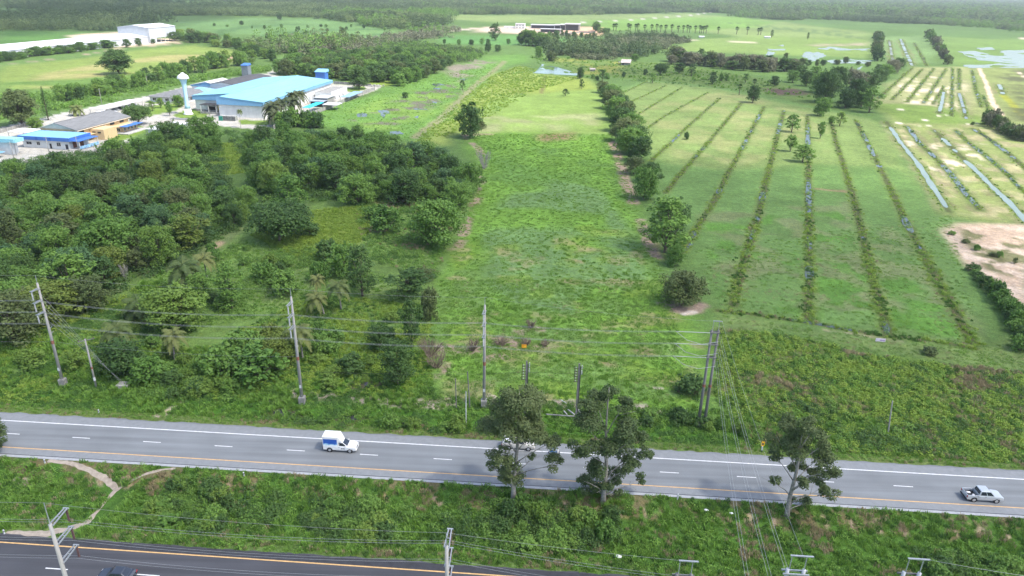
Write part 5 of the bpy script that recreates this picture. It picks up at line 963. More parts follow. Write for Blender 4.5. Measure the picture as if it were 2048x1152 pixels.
# ------------------------------------------------------------------ air and clouds
def haze():
    b = MB(); b.box((0, 0, 35), (30000, 30000, 78)); m = bpy.data.materials.new('haze_air'); m.use_nodes = True; n = m.node_tree.nodes; n.remove(n['Principled BSDF'])
    v = n.new('ShaderNodeVolumePrincipled'); v.inputs['Color'].default_value = (0.80, 0.88, 0.97, 1); v.inputs['Density'].default_value = 0.00008; v.inputs['Anisotropy'].default_value = 0.1
    m.node_tree.links.new(v.outputs[0], n['Material Output'].inputs['Volume']); o = b.build('haze', m); tag(o, 'thin pale haze over the whole country', 'haze', kind='stuff')
haze()
def cloud_material():
    m = bpy.data.materials.new('cloud_white'); m.use_nodes = True; n = m.node_tree.nodes; l = m.node_tree.links; n.remove(n['Principled BSDF'])
    t = n.new('ShaderNodeBsdfTransparent'); tl = n.new('ShaderNodeBsdfTranslucent'); tl.inputs[0].default_value = (.97, .97, .97, 1); mx = n.new('ShaderNodeMixShader'); mx.inputs[0].default_value = 0.40
    l.new(t.outputs[0], mx.inputs[1]); l.new(tl.outputs[0], mx.inputs[2]); l.new(mx.outputs[0], n['Material Output'].inputs[0]); return m
CLOUD_M = cloud_material()
def cloud(label, shade_px, alt, seed, cell=45.0):
    """a fair-weather cloud that stands where its shadow falls on the given ground"""
    sh = SUN_DIR * (alt / SUN_DIR.z); poly = [(p[0] + sh.x, p[1] + sh.y) for p in wpoly(shade_px)]; a = np.array(poly); lo, hi = a.min(0) - 120, a.max(0) + 120
    nx, ny = int((hi[0] - lo[0]) / cell) + 2, int((hi[1] - lo[1]) / cell) + 2
    X, Y = np.meshgrid(np.linspace(lo[0], hi[0], nx), np.linspace(lo[1], hi[1], ny)); s = poly_field(poly, X.ravel(), Y.ravel()) + 70 * (fbm(X.ravel(), Y.ravel(), 130, seed, 3) - .5); s = s.reshape(X.shape)
    up = alt + 20 + 150 * np.sqrt(np.clip(s, 0, 400) / 400) * (.6 + .8 * fbm(X, Y, 160, seed + 3, 3)); dn = alt - 12 * fbm(X, Y, 90, seed + 5, 2)
    ins = s > 0; vid = -np.ones(X.shape, int); b = MB(); vs_ = []; fs = []
    ok = np.zeros((ny - 1, nx - 1), bool)
    for i in range(ny - 1):
        for j in range(nx - 1): ok[i, j] = ins[i:i + 2, j:j + 2].sum() >= 2
    def vert(i, j, top):
        k = (i, j, top)
        if k not in D: D[k] = len(vs_); vs_.append((X[i, j], Y[i, j], up[i, j] if top else dn[i, j]))
        return D[k]
    D = {}
    for i in range(ny - 1):
        for j in range(nx - 1):
            if not ok[i, j]: continue
            q = [(i, j), (i, j + 1), (i + 1, j + 1), (i + 1, j)]; fs.append([vert(*c, 1) for c in q]); fs.append([vert(*c, 0) for c in q[::-1]])
            for (di, dj), (c0, c1) in (((-1, 0), (q[0], q[1])), ((0, 1), (q[1], q[2])), ((1, 0), (q[2], q[3])), ((0, -1), (q[3], q[0]))):
                ni, nj = i + di, j + dj
                if not (0 <= ni < ny - 1 and 0 <= nj < nx - 1 and ok[ni, nj]): fs.append([vert(*c0, 0), vert(*c1, 0), vert(*c1, 1), vert(*c0, 1)])
    b.add(vs_, fs); o = b.build('cloud', CLOUD_M, smooth=True, fix=False); tag(o, label, 'cloud', kind='stuff')
cloud('broad white cloud above the highway shading the near fields', [(-500, 350), (0, 330), (300, 288), (700, 290), (950, 262), (1180, 285), (1330, 335), (1540, 305), (1640, 330), (1760, 395), (1880, 450), (2060, 520), (2500, 700), (2800, 1900), (-900, 1900)], 900, 1)
cloud('small white cloud shading the strip beyond the pond', [(1180, 140), (1330, 132), (1540, 156), (1650, 175), (1770, 212), (1740, 232), (1640, 226), (1480, 175), (1330, 162)], 900, 2, 30)
cloud('far white cloud shading the forest on the left', [(-300, 20), (100, 10), (400, 14), (420, 40), (330, 44), (240, 62), (-300, 85)], 900, 3, 60)
# ------------------------------------------------------------------ buildings
RZ = math.radians(-7.5)
sheet_b = mat('sheet_light_blue', (0.20, 0.44, 0.58), .5, var=.11, scale=.5, streak=(3, .08, 1)); sheet_w = mat('sheet_white', (0.60, 0.61, 0.62), .5, var=.09, scale=.5, streak=(5, .2, 1)); sheet_g = mat('sheet_grey', (0.17, 0.175, 0.18), .8, var=.22, scale=.8, streak=(4, .3, 1)); sheet_d = mat('sheet_dark', (0.075, 0.075, 0.08), .8, var=.2, scale=.6, streak=(4, .3, 1))
fas_b = mat('fascia_blue', (0.17, 0.36, 0.56), .5, var=.05); fas_d = mat('fascia_deep_blue', (0.055, 0.16, 0.46), .5, var=.1, scale=.8, streak=(3, .3, .3)); blue_r = mat('sheet_bright_blue', (0.20, 0.44, 0.66), .5, var=.05, scale=.7); teal_r = mat('sheet_teal', (0.25, 0.52, 0.60), .5, var=.06, scale=.7); cyan_c = mat('awning_cyan', (0.03, 0.50, 0.66), .5, var=.06)
wall_w = mat('wall_white', (0.66, 0.67, 0.66), .8, var=.08, scale=.4, streak=(1, 1, .3)); wall_c = mat('wall_cream', (0.56, 0.42, 0.24), .85, var=.08, scale=.5); wall_cl = mat('wall_cream_pale', (0.60, 0.53, 0.42), .85, var=.06, scale=.5); wall_grey = mat('wall_concrete', (0.27, 0.265, 0.25), .9, var=.25, scale=1.0, streak=(1, 1, .25)); wall_lav = mat('wall_pale_grey', (0.46, 0.49, 0.53), .8, var=.06, scale=.3)
glass = mat('glass_dark', (0.03, 0.035, 0.04), .15, var=.2, spec=.6); frame_w = mat('frame_white', (0.6, 0.6, 0.58), .6); dark_m = mat('shade_dark', (0.04, 0.04, 0.045), .9); brown_d = mat('door_brown', (0.20, 0.08, 0.05), .6, var=.1); yell = mat('door_yellow', (0.6, 0.38, 0.03), .6); steel = mat('steel_grey', (0.33, 0.34, 0.35), .5, metal=.3, var=.1, scale=3); conc = mat('concrete_pale', (0.42, 0.41, 0.39), .9, var=.18, scale=1.2, bump=.15); roof_rust = mat('roof_rusty', (0.46, 0.45, 0.44), .8, var=.2, scale=.7, dirt=(0.27, 0.17, 0.13))  # shade_dark paints the shade in openings, and colours other dark parts
def gbox(b, x0, x1, y0, y1, z0, z1): return b.box(((x0 + x1) / 2, (y0 + y1) / 2, (z0 + z1) / 2), (x1 - x0, y1 - y0, z1 - z0))
def at_px(px, py, z):
    p = W(px, py, z); return Vector((p.x, p.y, 0))
def part(name, m, par, *boxes, bevel=0):
    b = MB()
    for q in boxes: gbox(b, *q)
    return b.build(name, m, par, bevel=bevel)
def gable(par, x0, x1, y0, y1, ez, rz_, m, xr=None, over=.6, th=.18, m2=None):
    """two roof slopes, ridge along y at xr"""
    xr = (x0 + x1) / 2 if xr is None else xr; out = []
    for s, xe in ((-1, x0 - over), (1, x1 + over)):
        zz = ez - over * (rz_ - ez) / max(.1, abs(xr - (x0 if s < 0 else x1)))
        b = MB(); q = [(xe, y0 - over, zz), (xr, y0 - over, rz_), (xr, y1 + over, rz_), (xe, y1 + over, zz)]
        if s > 0: q = [q[1], q[0], q[3], q[2]]
        b.hexa(q, [(a, c, d + th) for a, c, d in q]); out.append(b.build('roof_slope', m2 if (m2 and s < 0) else m, par))
    for y in (y0, y1):
        b = MB(); e = .12; b.hexa([(x0, y - e, ez), (x1, y - e, ez), (x1, y + e, ez), (x0, y + e, ez)], [(xr - .02, y - e, rz_ - .03), (xr + .02, y - e, rz_ - .03), (xr + .02, y + e, rz_ - .03), (xr - .02, y + e, rz_ - .03)]); b.build('gable_wall', par.get('gm') and MATS[par['gm']] or wall_w, par)
    MB().bar((xr, y0 - over, rz_ + th), (xr, y1 + over, rz_ + th), .5, .12).build('ridge_cap', m, par); return out
def hip(par, x0, x1, y0, y1, ez, rz_, m, th=.15):
    r = min(x1 - x0, y1 - y0) / 2; xm, ym = (x0 + x1) / 2, (y0 + y1) / 2
    a, c = ((xm, y0 + r), (xm, y1 - r)) if y1 - y0 > x1 - x0 else ((x0 + r, ym), (x1 - r, ym))
    b = MB(); v = [(x0, y0, ez), (x1, y0, ez), (x1, y1, ez), (x0, y1, ez), (a[0], a[1], rz_), (c[0], c[1], rz_), (x0, y0, ez - th), (x1, y0, ez - th), (x1, y1, ez - th), (x0, y1, ez - th)]
    f = [(0, 1, 4), (1, 2, 5, 4), (2, 3, 5), (3, 0, 4, 5)] if y1 - y0 > x1 - x0 else [(0, 1, 5, 4), (1, 2, 5), (2, 3, 4, 5), (3, 0, 4)]
    b.add(v, f + [(6, 7, 1, 0), (7, 8, 2, 1), (8, 9, 3, 2), (9, 6, 0, 3), (9, 8, 7, 6)]); return b.build('roof', m, par)
def window(par, side, u, z, w, h, off, fm=None, pm=None, name='window', bars=1):
    """on the front (side 'f': plane y=off) or right ('r': plane x=off) wall"""
    fm, pm = fm or frame_w, pm or glass; b = MB(); e = .09
    def bx(u0, u1, z0, z1, d0, d1, B): gbox(B, u0, u1, off - d1, off - d0, z0, z1) if side == 'f' else gbox(B, off + d0, off + d1, u0, u1, z0, z1)
    bx(u - w / 2, u + w / 2, z - h / 2, z - h / 2 + e, .0, .10, b); bx(u - w / 2, u + w / 2, z + h / 2 - e, z + h / 2, .0, .10, b); bx(u - w / 2, u - w / 2 + e, z - h / 2 + e, z + h / 2 - e, .0, .10, b); bx(u + w / 2 - e, u + w / 2, z - h / 2 + e, z + h / 2 - e, .0, .10, b)
    for k in range(bars): c = u - w / 2 + w * (k + 1) / (bars + 1); bx(c - .04, c + .04, z - h / 2 + e, z + h / 2 - e, .0, .08, b)
    o = b.build(name, fm, par); p = MB(); bx(u - w / 2 + e, u + w / 2 - e, z - h / 2 + e, z + h / 2 - e, .005, .04, p); p.build('pane', pm, o); return o

# blue-roofed factory
o = at_px(524, 204, 8.8); F = empty('factory_building', o, RZ, 'large white factory under a pale blue sheet roof', 'building')
part('wall', wall_w, F, (-25, 0, 0, 98, -.1, 8.0), (-46, -25, 13, 98, -.1, 8.0)); F['gm'] = 'fascia_blue'
b = MB(); xr, ez, rz_ = -23.0, 8.6, 10.6
b.hexa([(xr, -1.2, rz_), (1, -1.2, ez), (1, 99, ez), (xr, 99, rz_)], [(xr, -1.2, rz_ + .2), (1, -1.2, ez + .2), (1, 99, ez + .2), (xr, 99, rz_ + .2)]); b.build('roof_slope', sheet_b, F)
b = MB(); b.hexa([(-47, 11.8, ez - .1), (xr, 11.8, rz_), (xr, 99, rz_), (-47, 99, ez - .1)], [(-47, 11.8, ez + .1), (xr, 11.8, rz_ + .2), (xr, 99, rz_ + .2), (-47, 99, ez + .1)]); b.build('roof_slope', sheet_b, F)
MB().bar((xr, -1.2, rz_ + .25), (xr, 99, rz_ + .25), .8, .15).build('ridge_cap', sheet_b, F)
b = MB(); b.add([(-25.4, -1.0, 6.6), (.9, -1.0, 6.6), (.9, -1.0, 8.55), (xr, -1.0, 10.5), (-25.4, -1.0, 10.3)] + [(-25.4, -.6, 6.6), (.9, -.6, 6.6), (.9, -.6, 8.55), (xr, -.6, 10.5), (-25.4, -.6, 10.3)], [(0, 1, 2, 3, 4), (9, 8, 7, 6, 5), (0, 5, 6, 1), (1, 6, 7, 2), (2, 7, 8, 3), (3, 8, 9, 4), (4, 9, 5, 0)]); b.build('fascia', fas_b, F)
b = MB(); b.add([(-46.9, 12.0, 6.4), (-25.4, 12.0, 6.4), (-25.4, 12.0, 10.2), (-46.9, 12.0, 8.4)] + [(-46.9, 12.4, 6.4), (-25.4, 12.4, 6.4), (-25.4, 12.4, 10.2), (-46.9, 12.4, 8.4)], [(0, 1, 2, 3), (7, 6, 5, 4), (0, 4, 5, 1), (1, 5, 6, 2), (2, 6, 7, 3), (3, 7, 4, 0)]); b.build('fascia', fas_b, F)
part('side_fascia', fas_b, F, (.6, .95, -1, 99, 7.0, 8.5)); part('side_panel', fas_d, F, (.03, .5, 16, 30, 4.6, 6.9))
part('canopy', dark_m, F, (-40, -26.4, 6.5, 12.9, 4.6, 4.8)); part('door', yell, F, (-33, -31, 12.85, 12.98, 0, 3.2)); part('doorway_shade', dark_m, F, (-39, -34, 12.9, 12.97, 0, 3.0)); part('loading_dock', wall_grey, F, (-40, -26, 6.6, 12.8, 0, 1.0)); part('plinth', wall_grey, F, (-46.1, -40.2, 12.9, 13.1, 0, 1.2))  # doorway: dark slab on the wall, coloured as the shade inside
for x in (-39.5, -35, -30.5, -26.6): part('column', frame_w, F, (x - .15, x + .15, 6.6, 6.9, 1.0, 4.6))
b = MB()
for k in range(14): b.bar((-40 + k, 6.7, 1.0), (-40 + k, 6.7, 2.0), .06)
b.bar((-40, 6.7, 2.0), (-27, 6.7, 2.0), .07); b.build('railing', steel, F)
for k in range(9): part('downpipe', frame_w, F, (.05, .17, 5 + k * 10.5, 5.15 + k * 10.5, 0, 7.0))
for k in range(7): part('roller_door', mat('door_grey', (.4, .42, .43), .6, streak=(1, 1, 8)), F, (.02, .12, 60 + k * 5, 63.4 + k * 5, .1, 3.4))
# dark-roofed hall, gabled hall, hip canopy, office
o = at_px(470, 168, 7); D_ = empty('dark_roofed_hall', o, RZ, 'long hall with a dark grey roof behind the blue-roofed factory', 'building'); part('wall', wall_lav, D_, (-17, 0, 0, 50, -.1, 6.4)); gable(D_, -17, 0, 0, 50, 6.4, 7.6, sheet_d)
o = at_px(441, 171, 5.0); G_ = empty('gabled_hall', o, RZ, 'small white-roofed hall with a pale blue gable front', 'building'); G_['gm'] = 'fascia_blue'; part('wall', wall_w, G_, (-20, 0, 0, 21, -.1, 4.6)); gable(G_, -20, 0, 0, 21, 4.7, 6.8, sheet_w, over=.8); part('fascia', fas_b, G_, (-20.5, .5, -.5, -.2, 3.9, 4.9))
for k in range(4): part('opening_shade', dark_m, G_, (-17 + k * 4.6, -15.4 + k * 4.6, -.06, .02, .1, 3.0))  # dark slabs on the solid wall paint the shade within the openings
o = at_px(392, 184, 3.4); H_ = empty('hip_roofed_pavilion', o, RZ, 'bright blue hip-roofed pavilion behind the water tower', 'pavilion'); hip(H_, -8, 8, 0, 13, 3.4, 5.6, blue_r)
for x in (-7.4, 0, 7.4):
    for y in (.6, 12.4): part('post', frame_w, H_, (x - .12, x + .12, y - .12, y + .12, 0, 3.3))
o = at_px(366, 196, 3.2); O_ = empty('office_building', o, RZ, 'low office with a weathered grey hipped roof and car porch', 'building'); part('wall', wall_w, O_, (-22, 0, 1, 32, -.1, 3.0)); hip(O_, -23.5, 1.5, -.5, 33.5, 3.2, 6.2, sheet_g)
for k in range(5): window(O_, 'f', -19 + k * 4.0, 1.6, 2.4, 1.5, 1.0)
for k in range(6): window(O_, 'r', 4 + k * 4.6, 1.6, 2.6, 1.5, 0.0)
# carport and its cars are below; cream building
o = at_px(152, 258, 6.0); C_ = empty('cream_building', o, RZ, 'two-storey cream building with a grey pitched roof', 'building'); C_['gm'] = 'wall_cream_pale'
part('wall', wall_c, C_, (-17.5, 0, 0, 36, -.1, 5.6)); gable(C_, -17.5, 0, 0, 36, 5.7, 8.2, sheet_g, xr=-9.5, over=1.0, m2=wall_cl); part('verandah_slab', wall_c, C_, (0, 3.0, 2, 34, 2.7, 2.95)); part('eave_beam', wall_cl, C_, (.1, 1.1, -.9, 36.9, 5.05, 5.35))
part('stair_block', wall_c, C_, (.1, 7, 8, 17, -.1, 4.6)); part('wing', wall_c, C_, (.1, 5.0, 24, 35, -.1, 3.0)); part('awning', fas_d, C_, (4.2, 8.0, 22.5, 35.5, 3.1, 3.25)); part('step', conc, C_, (3, 9.5, 21, 37, -.05, .35))
for k in range(5): window(C_, 'r', 3.0 + k * 7.0, 4.3, 3.0, 1.2, 0.0, dark_m)
for k in range(2): window(C_, 'f', 2.2 + k * 2.6, 3.2, 1.6, .7, 8.0, dark_m)
window(C_, 'f', 2.5, 1.5, 2.2, 1.6, 24.0)
for k in range(4): window(C_, 'r', 25.5 + k * 2.6, 1.6, 1.5, 1.4, 5.0)
# white house with blue parapet roof
o = at_px(136, 277, 4.9); B_ = empty('blue_roofed_house', o, RZ, 'white single-storey house with bright blue fascia and sky-blue roof', 'house')
part('wall', wall_w, B_, (-22.5, -.8, .8, 12.5, -.1, 4.0)); part('roof', blue_r, B_, (-23.2, .2, .2, 13.0, 4.75, 4.95)); part('fascia', fas_d, B_, (-23.5, .5, -.35, .15, 3.5, 5.0), (.2, .6, .15, 13.2, 3.5, 5.0), (-23.8, -23.3, .15, 13.2, 3.5, 5.0)); part('porch_floor', conc, B_, (-.7, 4.0, -.4, 13, -.05, .25)); part('porch_roof', fas_d, B_, (.62, 4.4, .4, 13.0, 3.6, 3.75))
for k in range(3): part('sign_stripe', mat('fascia_stripe', (.03, .11, .38), .5), B_, (-21.5 + k * 6.2, -20.3 + k * 6.2, -.40, -.345, 3.5, 5.0))
for u, w, h in ((-19.6, 2.6, 1.3), (-15.2, 1.6, 1.5), (-5.6, 2.0, 1.6)): window(B_, 'f', u, 1.9, w, h, .8)
part('door', dark_m, B_, (-10, -9.1, .72, .82, 0, 2.1)); part('door', brown_d, B_, (-.82, -.72, 3, 5.5, .1, 2.7)); part('door', brown_d, B_, (-.82, -.72, 7, 9.5, .1, 2.7)); part('doorway_shade', dark_m, B_, (-2.6, -1.4, .72, .82, 0, 2.1))  # doorway is a slab in the colour of its inner shade
for y in (.9, 6.5, 12.4): part('post', frame_w, B_, (3.8, 4.05, y, y + .25, .25, 3.6))
part('banner', mat('banner_blue', (.25, .45, .75), .7, var=.5, scale=1.2), B_, (4.1, 4.16, .8, 12.6, .25, 1.5))
o = at_px(27, 281, 6.2); E_ = empty('teal_roofed_shed', o, RZ, 'teal-roofed open shed cut by the left picture edge', 'shed'); part('roof', teal_r, E_, (-30, 0, 0, 5, 6.2, 6.6)); part('fascia', teal_r, E_, (-30, .1, -.3, 0, 5.2, 6.7), (0, .3, 0, 5, 5.2, 6.7)); part('wall', wall_w, E_, (-30, -3, 1, 4.6, -.1, 5.0))
for x in (-.6, -9, -18): part('column', steel, E_, (x - .2, x + .2, .3, .7, 0, 5.3))
part('lower_roof', blue_r, E_, (-30, -3.2, -8, -2, 1.8, 2.0)); part('post', steel, E_, (-3.6, -3.4, -7.8, -7.6, 0, 1.8))
def canopy(name, label, px, z, w, d, m, post=True, cat='canopy', wall=None):
    o = at_px(px[0], px[1], z); e = empty(name, o, RZ, label, cat); part('roof', m, e, (-w, 0, 0, d, z, z + .18))
    for x in (-w + .3, -.3):
        for y in (.3, d - .3): part('post', steel, e, (x - .08, x + .08, y - .08, y + .08, 0, z))
    if wall: part('wall', wall, e, (-w + .6, -.6, .8, d - .6, 0, z - .1))
    return e
canopy('flat_canopy', 'long flat white canopy between teal shed and dark tree', (58, 266), 3.0, 11, 9, sheet_w)
canopy('white_shed', 'low white-roofed shed beside the lawn', (318, 260), 2.8, 7, 9, sheet_w, wall=wall_w, cat='shed'); canopy('white_shed', 'low white-roofed shed at the tree edge below the tower lawn', (362, 251), 2.8, 9, 8, sheet_w, wall=wall_w, cat='shed'); canopy('grey_canopy', 'thin grey canopy with a blue corner by the drive', (372, 240), 2.6, 9, 3.5, sheet_g)
CP = canopy('carport', 'long white carport roof sheltering parked cars', (207, 219), 2.9, 8.5, 34, sheet_w); 
for k in range(5): part('post', steel, CP, (-.4, -.25, 5.5 + k * 5.5, 5.65 + k * 5.5, 0, 2.9))
canopy('carport', 'short white carport roof behind the cream building', (222, 226), 2.9, 9, 6, sheet_w)
# annexe and yard sheds
o = at_px(662, 186, 5.0); A_ = empty('annexe', o, RZ, 'flat-roofed white annexe beside the factory', 'building'); part('wall', wall_w, A_, (-10.5, 0, 0, 28, -.1, 5.0)); part('roof', wall_grey, A_, (-10.3, -.3, .3, 27.7, 5.02, 5.1)); part('parapet', wall_w, A_, (-.25, .05, 0, 28, 5.0, 5.4))
for k in range(3): window(A_, 'r', 6 + k * 7, 1.4, 1.2, 1.8, 0, dark_m)
canopy('yard_shed', 'pale grey lean-to shed against the annexe', (655, 197), 4.4, 9, 13, mat('sheet_pale_grey', (.42, .44, .46), .6), cat='shed', wall=wall_grey); canopy('yard_shed', 'slate-blue shed with a dark open front', (647, 204), 3.2, 9, 7, mat('sheet_slate', (.30, .36, .43), .6), cat='shed', wall=dark_m); canopy('yard_shed', 'white-roofed yard shed at the boundary wall', (674, 211), 3.0, 9, 9, sheet_w, cat='shed'); canopy('yard_shed', 'long faded blue yard roof along the boundary wall', (698, 195), 2.8, 6, 26, mat('sheet_faded_blue', (.22, .35, .50), .6), cat='shed'); canopy('cyan_awning', 'bright cyan awning beside the palms', (620, 216), 3.4, 4.5, 20, cyan_c, cat='awning')  # slate-blue shed: block coloured as the shade behind its open front
tag(part('blue_tarpaulin', mat('tarp_blue', (.05, .13, .42), .6), None, (0, 4.2, 0, 3.0, 0, .9), bevel=.15), 'small deep blue tarpaulin stack by the boundary wall', 'tarpaulin').location = W(618, 230)
for i, (px, py) in enumerate(((606, 224), (612, 226), (600, 229))): 
    q = part('work_table', frame_w, None, (-1.1, 1.1, -.5, .5, .7, .78), (-1, -.9, -.4, -.3, 0, .7), (.9, 1, -.4, -.3, 0, .7), (-1, -.9, .3, .4, 0, .7), (.9, 1, .3, .4, 0, .7)); q.location = W(px, py); q.rotation_euler.z = RZ; tag(q, 'white work table under the cyan awning', 'table', 'work tables under the cyan awning')
# pallets, green box
e = empty('pallet_stack', W(459, 241), RZ, 'grey stack of pallets before the white factory wall', 'pallets')
for k in range(6):
    for j in range(3):
        b = MB(); gbox(b, -4.2 + j * 2.8, -1.6 + j * 2.8, -1.2, 1.2, k * .42 + .26, k * .42 + .36)
        for x in (-4.1, -2.95, -1.8): gbox(b, x + j * 2.8, x + .2 + j * 2.8, -1.2, 1.2, k * .42, k * .42 + .26)
        b.build('pallet', mat('pallet_grey', (.33, .34, .33), .8, var=.2), e)
q = part('green_crate', mat('green_box', (.03, .22, .16), .6, var=.15), None, (-1, 1, -.9, .9, 0, 2.2), bevel=.05); q.location = W(443, 241); q.rotation_euler.z = RZ; tag(q, 'dark green crate beside the grey pallets', 'crate')
# towers
def lathe_part(name, m, par, prof, n=20): return MB().lathe(prof, n).build(name, m, par, smooth=True)
twr = mat('tower_blue', (0.40, 0.62, 0.76), .5, var=.05, scale=.4); e = empty('water_tower', W(377, 229), 0, 'slender pale blue water tower with a white mushroom tank', 'water tower')
lathe_part('base', mat('tower_white', (.7, .72, .72), .5, var=.04), e, [(2.5, 0), (2.5, .5), (2.0, .9), (1.6, 3.2)]); lathe_part('shaft', twr, e, [(1.6, 3.2), (1.15, 5.0), (1.0, 9), (1.0, 14), (1.15, 15.5), (1.5, 17.2), (1.9, 18.2), (2.0, 18.5)]); lathe_part('tank', MATS['tower_white'], e, [(2.0, 18.5), (3.0, 18.9), (3.05, 19.3), (2.5, 20.4), (1.6, 21.1), (.9, 21.4), (.85, 21.8), (.4, 22.0)])
for k in range(30): pass
o = W(645, 168); e = empty('blue_tower', o, RZ, 'deep blue boxy tower with a sky-blue cap behind the factory', 'tower'); part('wall', fas_d, e, (-3.6, 3.6, -3, 3, -.1, 8.6)); b = MB(); b.hexa([(-4.2, -3.6, 8.6), (4.2, -3.6, 8.6), (4.2, 3.6, 8.6), (-4.2, 3.6, 8.6)], [(-3.9, -3.4, 9.0), (3.9, -3.4, 9.0), (3.9, 3.4, 10.3), (-3.9, 3.4, 10.3)]); b.build('roof', blue_r, e)
o = W(494, 152); e = empty('grey_tower', o, RZ, 'small dark grey boxy tower behind the dark roof', 'tower'); part('wall', mat('wall_slate', (.16, .19, .22), .7), e, (-2.6, 2.6, -2.6, 2.6, -.1, 8.0)); b = MB(); b.hexa([(-3, -3, 8), (3, -3, 8), (3, 3, 8), (-3, 3, 8)], [(-2.6, -2.6, 8.4), (2.6, -2.6, 8.4), (2.6, 2.6, 9.4), (-2.6, 2.6, 9.4)]); b.build('roof', fas_d, e)
# boundary walls of concrete panels between posts
def panel_wall(pxs, h, label):
    pts = [W(*p) for p in pxs]; e = empty('boundary_wall', pts[0], 0, label, 'wall'); fine = [pts[0]]
    for a, c in zip(pts[:-1], pts[1:]):
        n = max(1, round((c - a).length / 4.0)); fine += [a.lerp(c, (k + 1) / n) for k in range(n)]
    for i, p in enumerate(fine):
        q = p - pts[0]; MB().box((q.x, q.y, h / 2), (.26, .26, h + .12), RZ).build('post', conc, e)
        if i: r = fine[i - 1] - pts[0]; MB().bar((r.x, r.y, h / 2), (q.x, q.y, h / 2), .12, h).build('wall_panel', wall_grey, e)
panel_wall([(548, 258), (563, 250), (615, 233), (666, 215), (711, 193), (750, 180)], 2.0, 'weathered concrete boundary wall between factory and marsh'); panel_wall([(668, 168), (700, 170), (742, 173)], 2.0, 'concrete wall behind the round dark tree'); panel_wall([(-30, 275), (36, 256), (62, 250)], 1.6, 'concrete wall along the road at the left edge'); panel_wall([(190, 306), (230, 296), (258, 290)], 1.6, 'stone-grey wall below the compound lawn')
b = MB(); rg = np.random.default_rng(3)
e = empty('rubble_heap', W(749, 173), 0, 'heap of pale rubble at the wall corner', 'rubble')
for k in range(26):
    b = MB(); b.box((rg.normal(0, 2.4), rg.normal(0, 1.4), rg.uniform(.1, 1.0)), rg.uniform(.4, 1.3, 3), rg.uniform(0, 3)); b.build('block', conc, e)
# long white warehouse and its tall block
RW = math.radians(-9.0); o = at_px(300, 72.5, 7.0); Wh = empty('long_warehouse', o, RW, 'very long low white warehouse at the upper left', 'warehouse'); Wh['gm'] = 'wall_pale_grey'
part('wall', wall_lav, Wh, (-46, 0, -270, -.2, -.1, 6.6)); gable(Wh, -46, 0, -270, -.3, 6.7, 9.6, sheet_w, over=.4)
o = at_px(296, 55, 16.5); Tb = empty('tall_warehouse', o, RW, 'tall white warehouse block at the end of the long one', 'warehouse'); Tb['gm'] = 'wall_pale_grey'
part('wall', wall_lav, Tb, (-38, 0, 0, .4, -.1, 15.8), (-38, -37.6, .4, 49.6, -.1, 15.8), (-38, 0, 49.6, 50, 5, 15.8), (-.4, 0, .4, 12, -.1, 15.8), (-.4, 0, 12, 49.6, 5.0, 15.8)); gable(Tb, -38, 0, 0, 50, 15.9, 18.4, sheet_w, over=.5)
for y in (20, 28, 36, 44, 49.8): part('column', frame_w, Tb, (-.5, 0, y - .3, y + .1, 0, 5.0))
part('floor_slab', conc, Tb, (-37.5, -.6, .5, 49.5, 0, .1))
# far sheds on the bare yard
o = W(1049, 58); e = empty('white_house', o, RZ, 'small white two-storey house on the bare far yard', 'house'); part('wall', wall_w, e, (-16, 0, 0, 12, -.1, 8.0)); part('roof', wall_w, e, (-16.4, .4, -.4, 12.4, 8.0, 8.5)); part('wing', wall_w, e, (-36, -16, 2, 11, -.1, 3.4))
for k in range(3):
    for j in range(2): window(e, 'f', -13 + k * 5.2, 2.0 + j * 3.8, 1.8, 1.8, 0)
for i, (px, py, z, w, d, lb) in enumerate(((1118, 51, 6, 50, 22, 'long pale roof of the far shed nearest the white house'), (1126, 50.5, 7.5, 16, 30, 'first stepped roof of the far sheds'), (1138, 50, 8.5, 16, 30, 'second stepped roof of the far sheds'), (1160, 49, 10, 26, 34, 'highest stepped roof of the far sheds'), (1122, 59, 5, 34, 14, 'front white roof of the far sheds'))):
    o = at_px(px, py, z); q = empty('far_shed', o, RZ, lb, 'shed'); part('roof', sheet_w, q, (-w, 0, 0, d, z, z + .3)); part('wall', wall_grey if i > 1 else wall_lav, q, (-w + .8, -.8, 1, d - 1, 0, z - .05)); part('opening_shade', dark_m, q, (-w + 2, -3, .9, .98, .2, z - 1.2))  # opening: dark slab on the front wall, interior shade put into its colour
panel_wall([(1085, 74), (1130, 70), (1160, 66), (1190, 67)], 3.0, 'tan wall round the far bare yard')
o = W(1261, 131); e = empty('tin_hut', o, math.radians(-12), 'old hut with a rusty pale tin roof among bushes', 'hut'); part('wall', wall_grey, e, (-9, -.6, .4, 8, -.1, 2.2)); b = MB(); b.hexa([(-9.6, -.4, 2.2), (0, -.4, 2.2), (0, 9, 4.6), (-9.6, 9, 4.6)], [(-9.6, -.4, 2.35), (0, -.4, 2.35), (0, 9, 4.75), (-9.6, 9, 4.75)]); b.build('roof', roof_rust, e); part('porch_roof', wall_grey, e, (-12, -9.7, 1, 8, 2.4, 2.5)); part('doorway_shade', dark_m, e, (-8, -6.5, .32, .41, 0, 1.9)); part('porch_post', bark, e, (-11.8, -11.6, 1.2, 1.4, 0, 2.4))  # hut doorway: thin slab painted as dark as the shade inside
o = W(1191, 143); e = empty('field_shack', o, 0, 'tiny shack with a pinkish tin roof right of the pond', 'hut'); part('wall', wall_grey, e, (-4.4, -.4, .4, 3, -.1, 1.6)); b = MB(); b.hexa([(-5, 0, 1.6), (0, 0, 1.6), (0, 3.4, 2.5), (-5, 3.4, 2.5)], [(-5, 0, 1.7), (0, 0, 1.7), (0, 3.4, 2.6), (-5, 3.4, 2.6)]); b.build('roof', roof_rust, e)
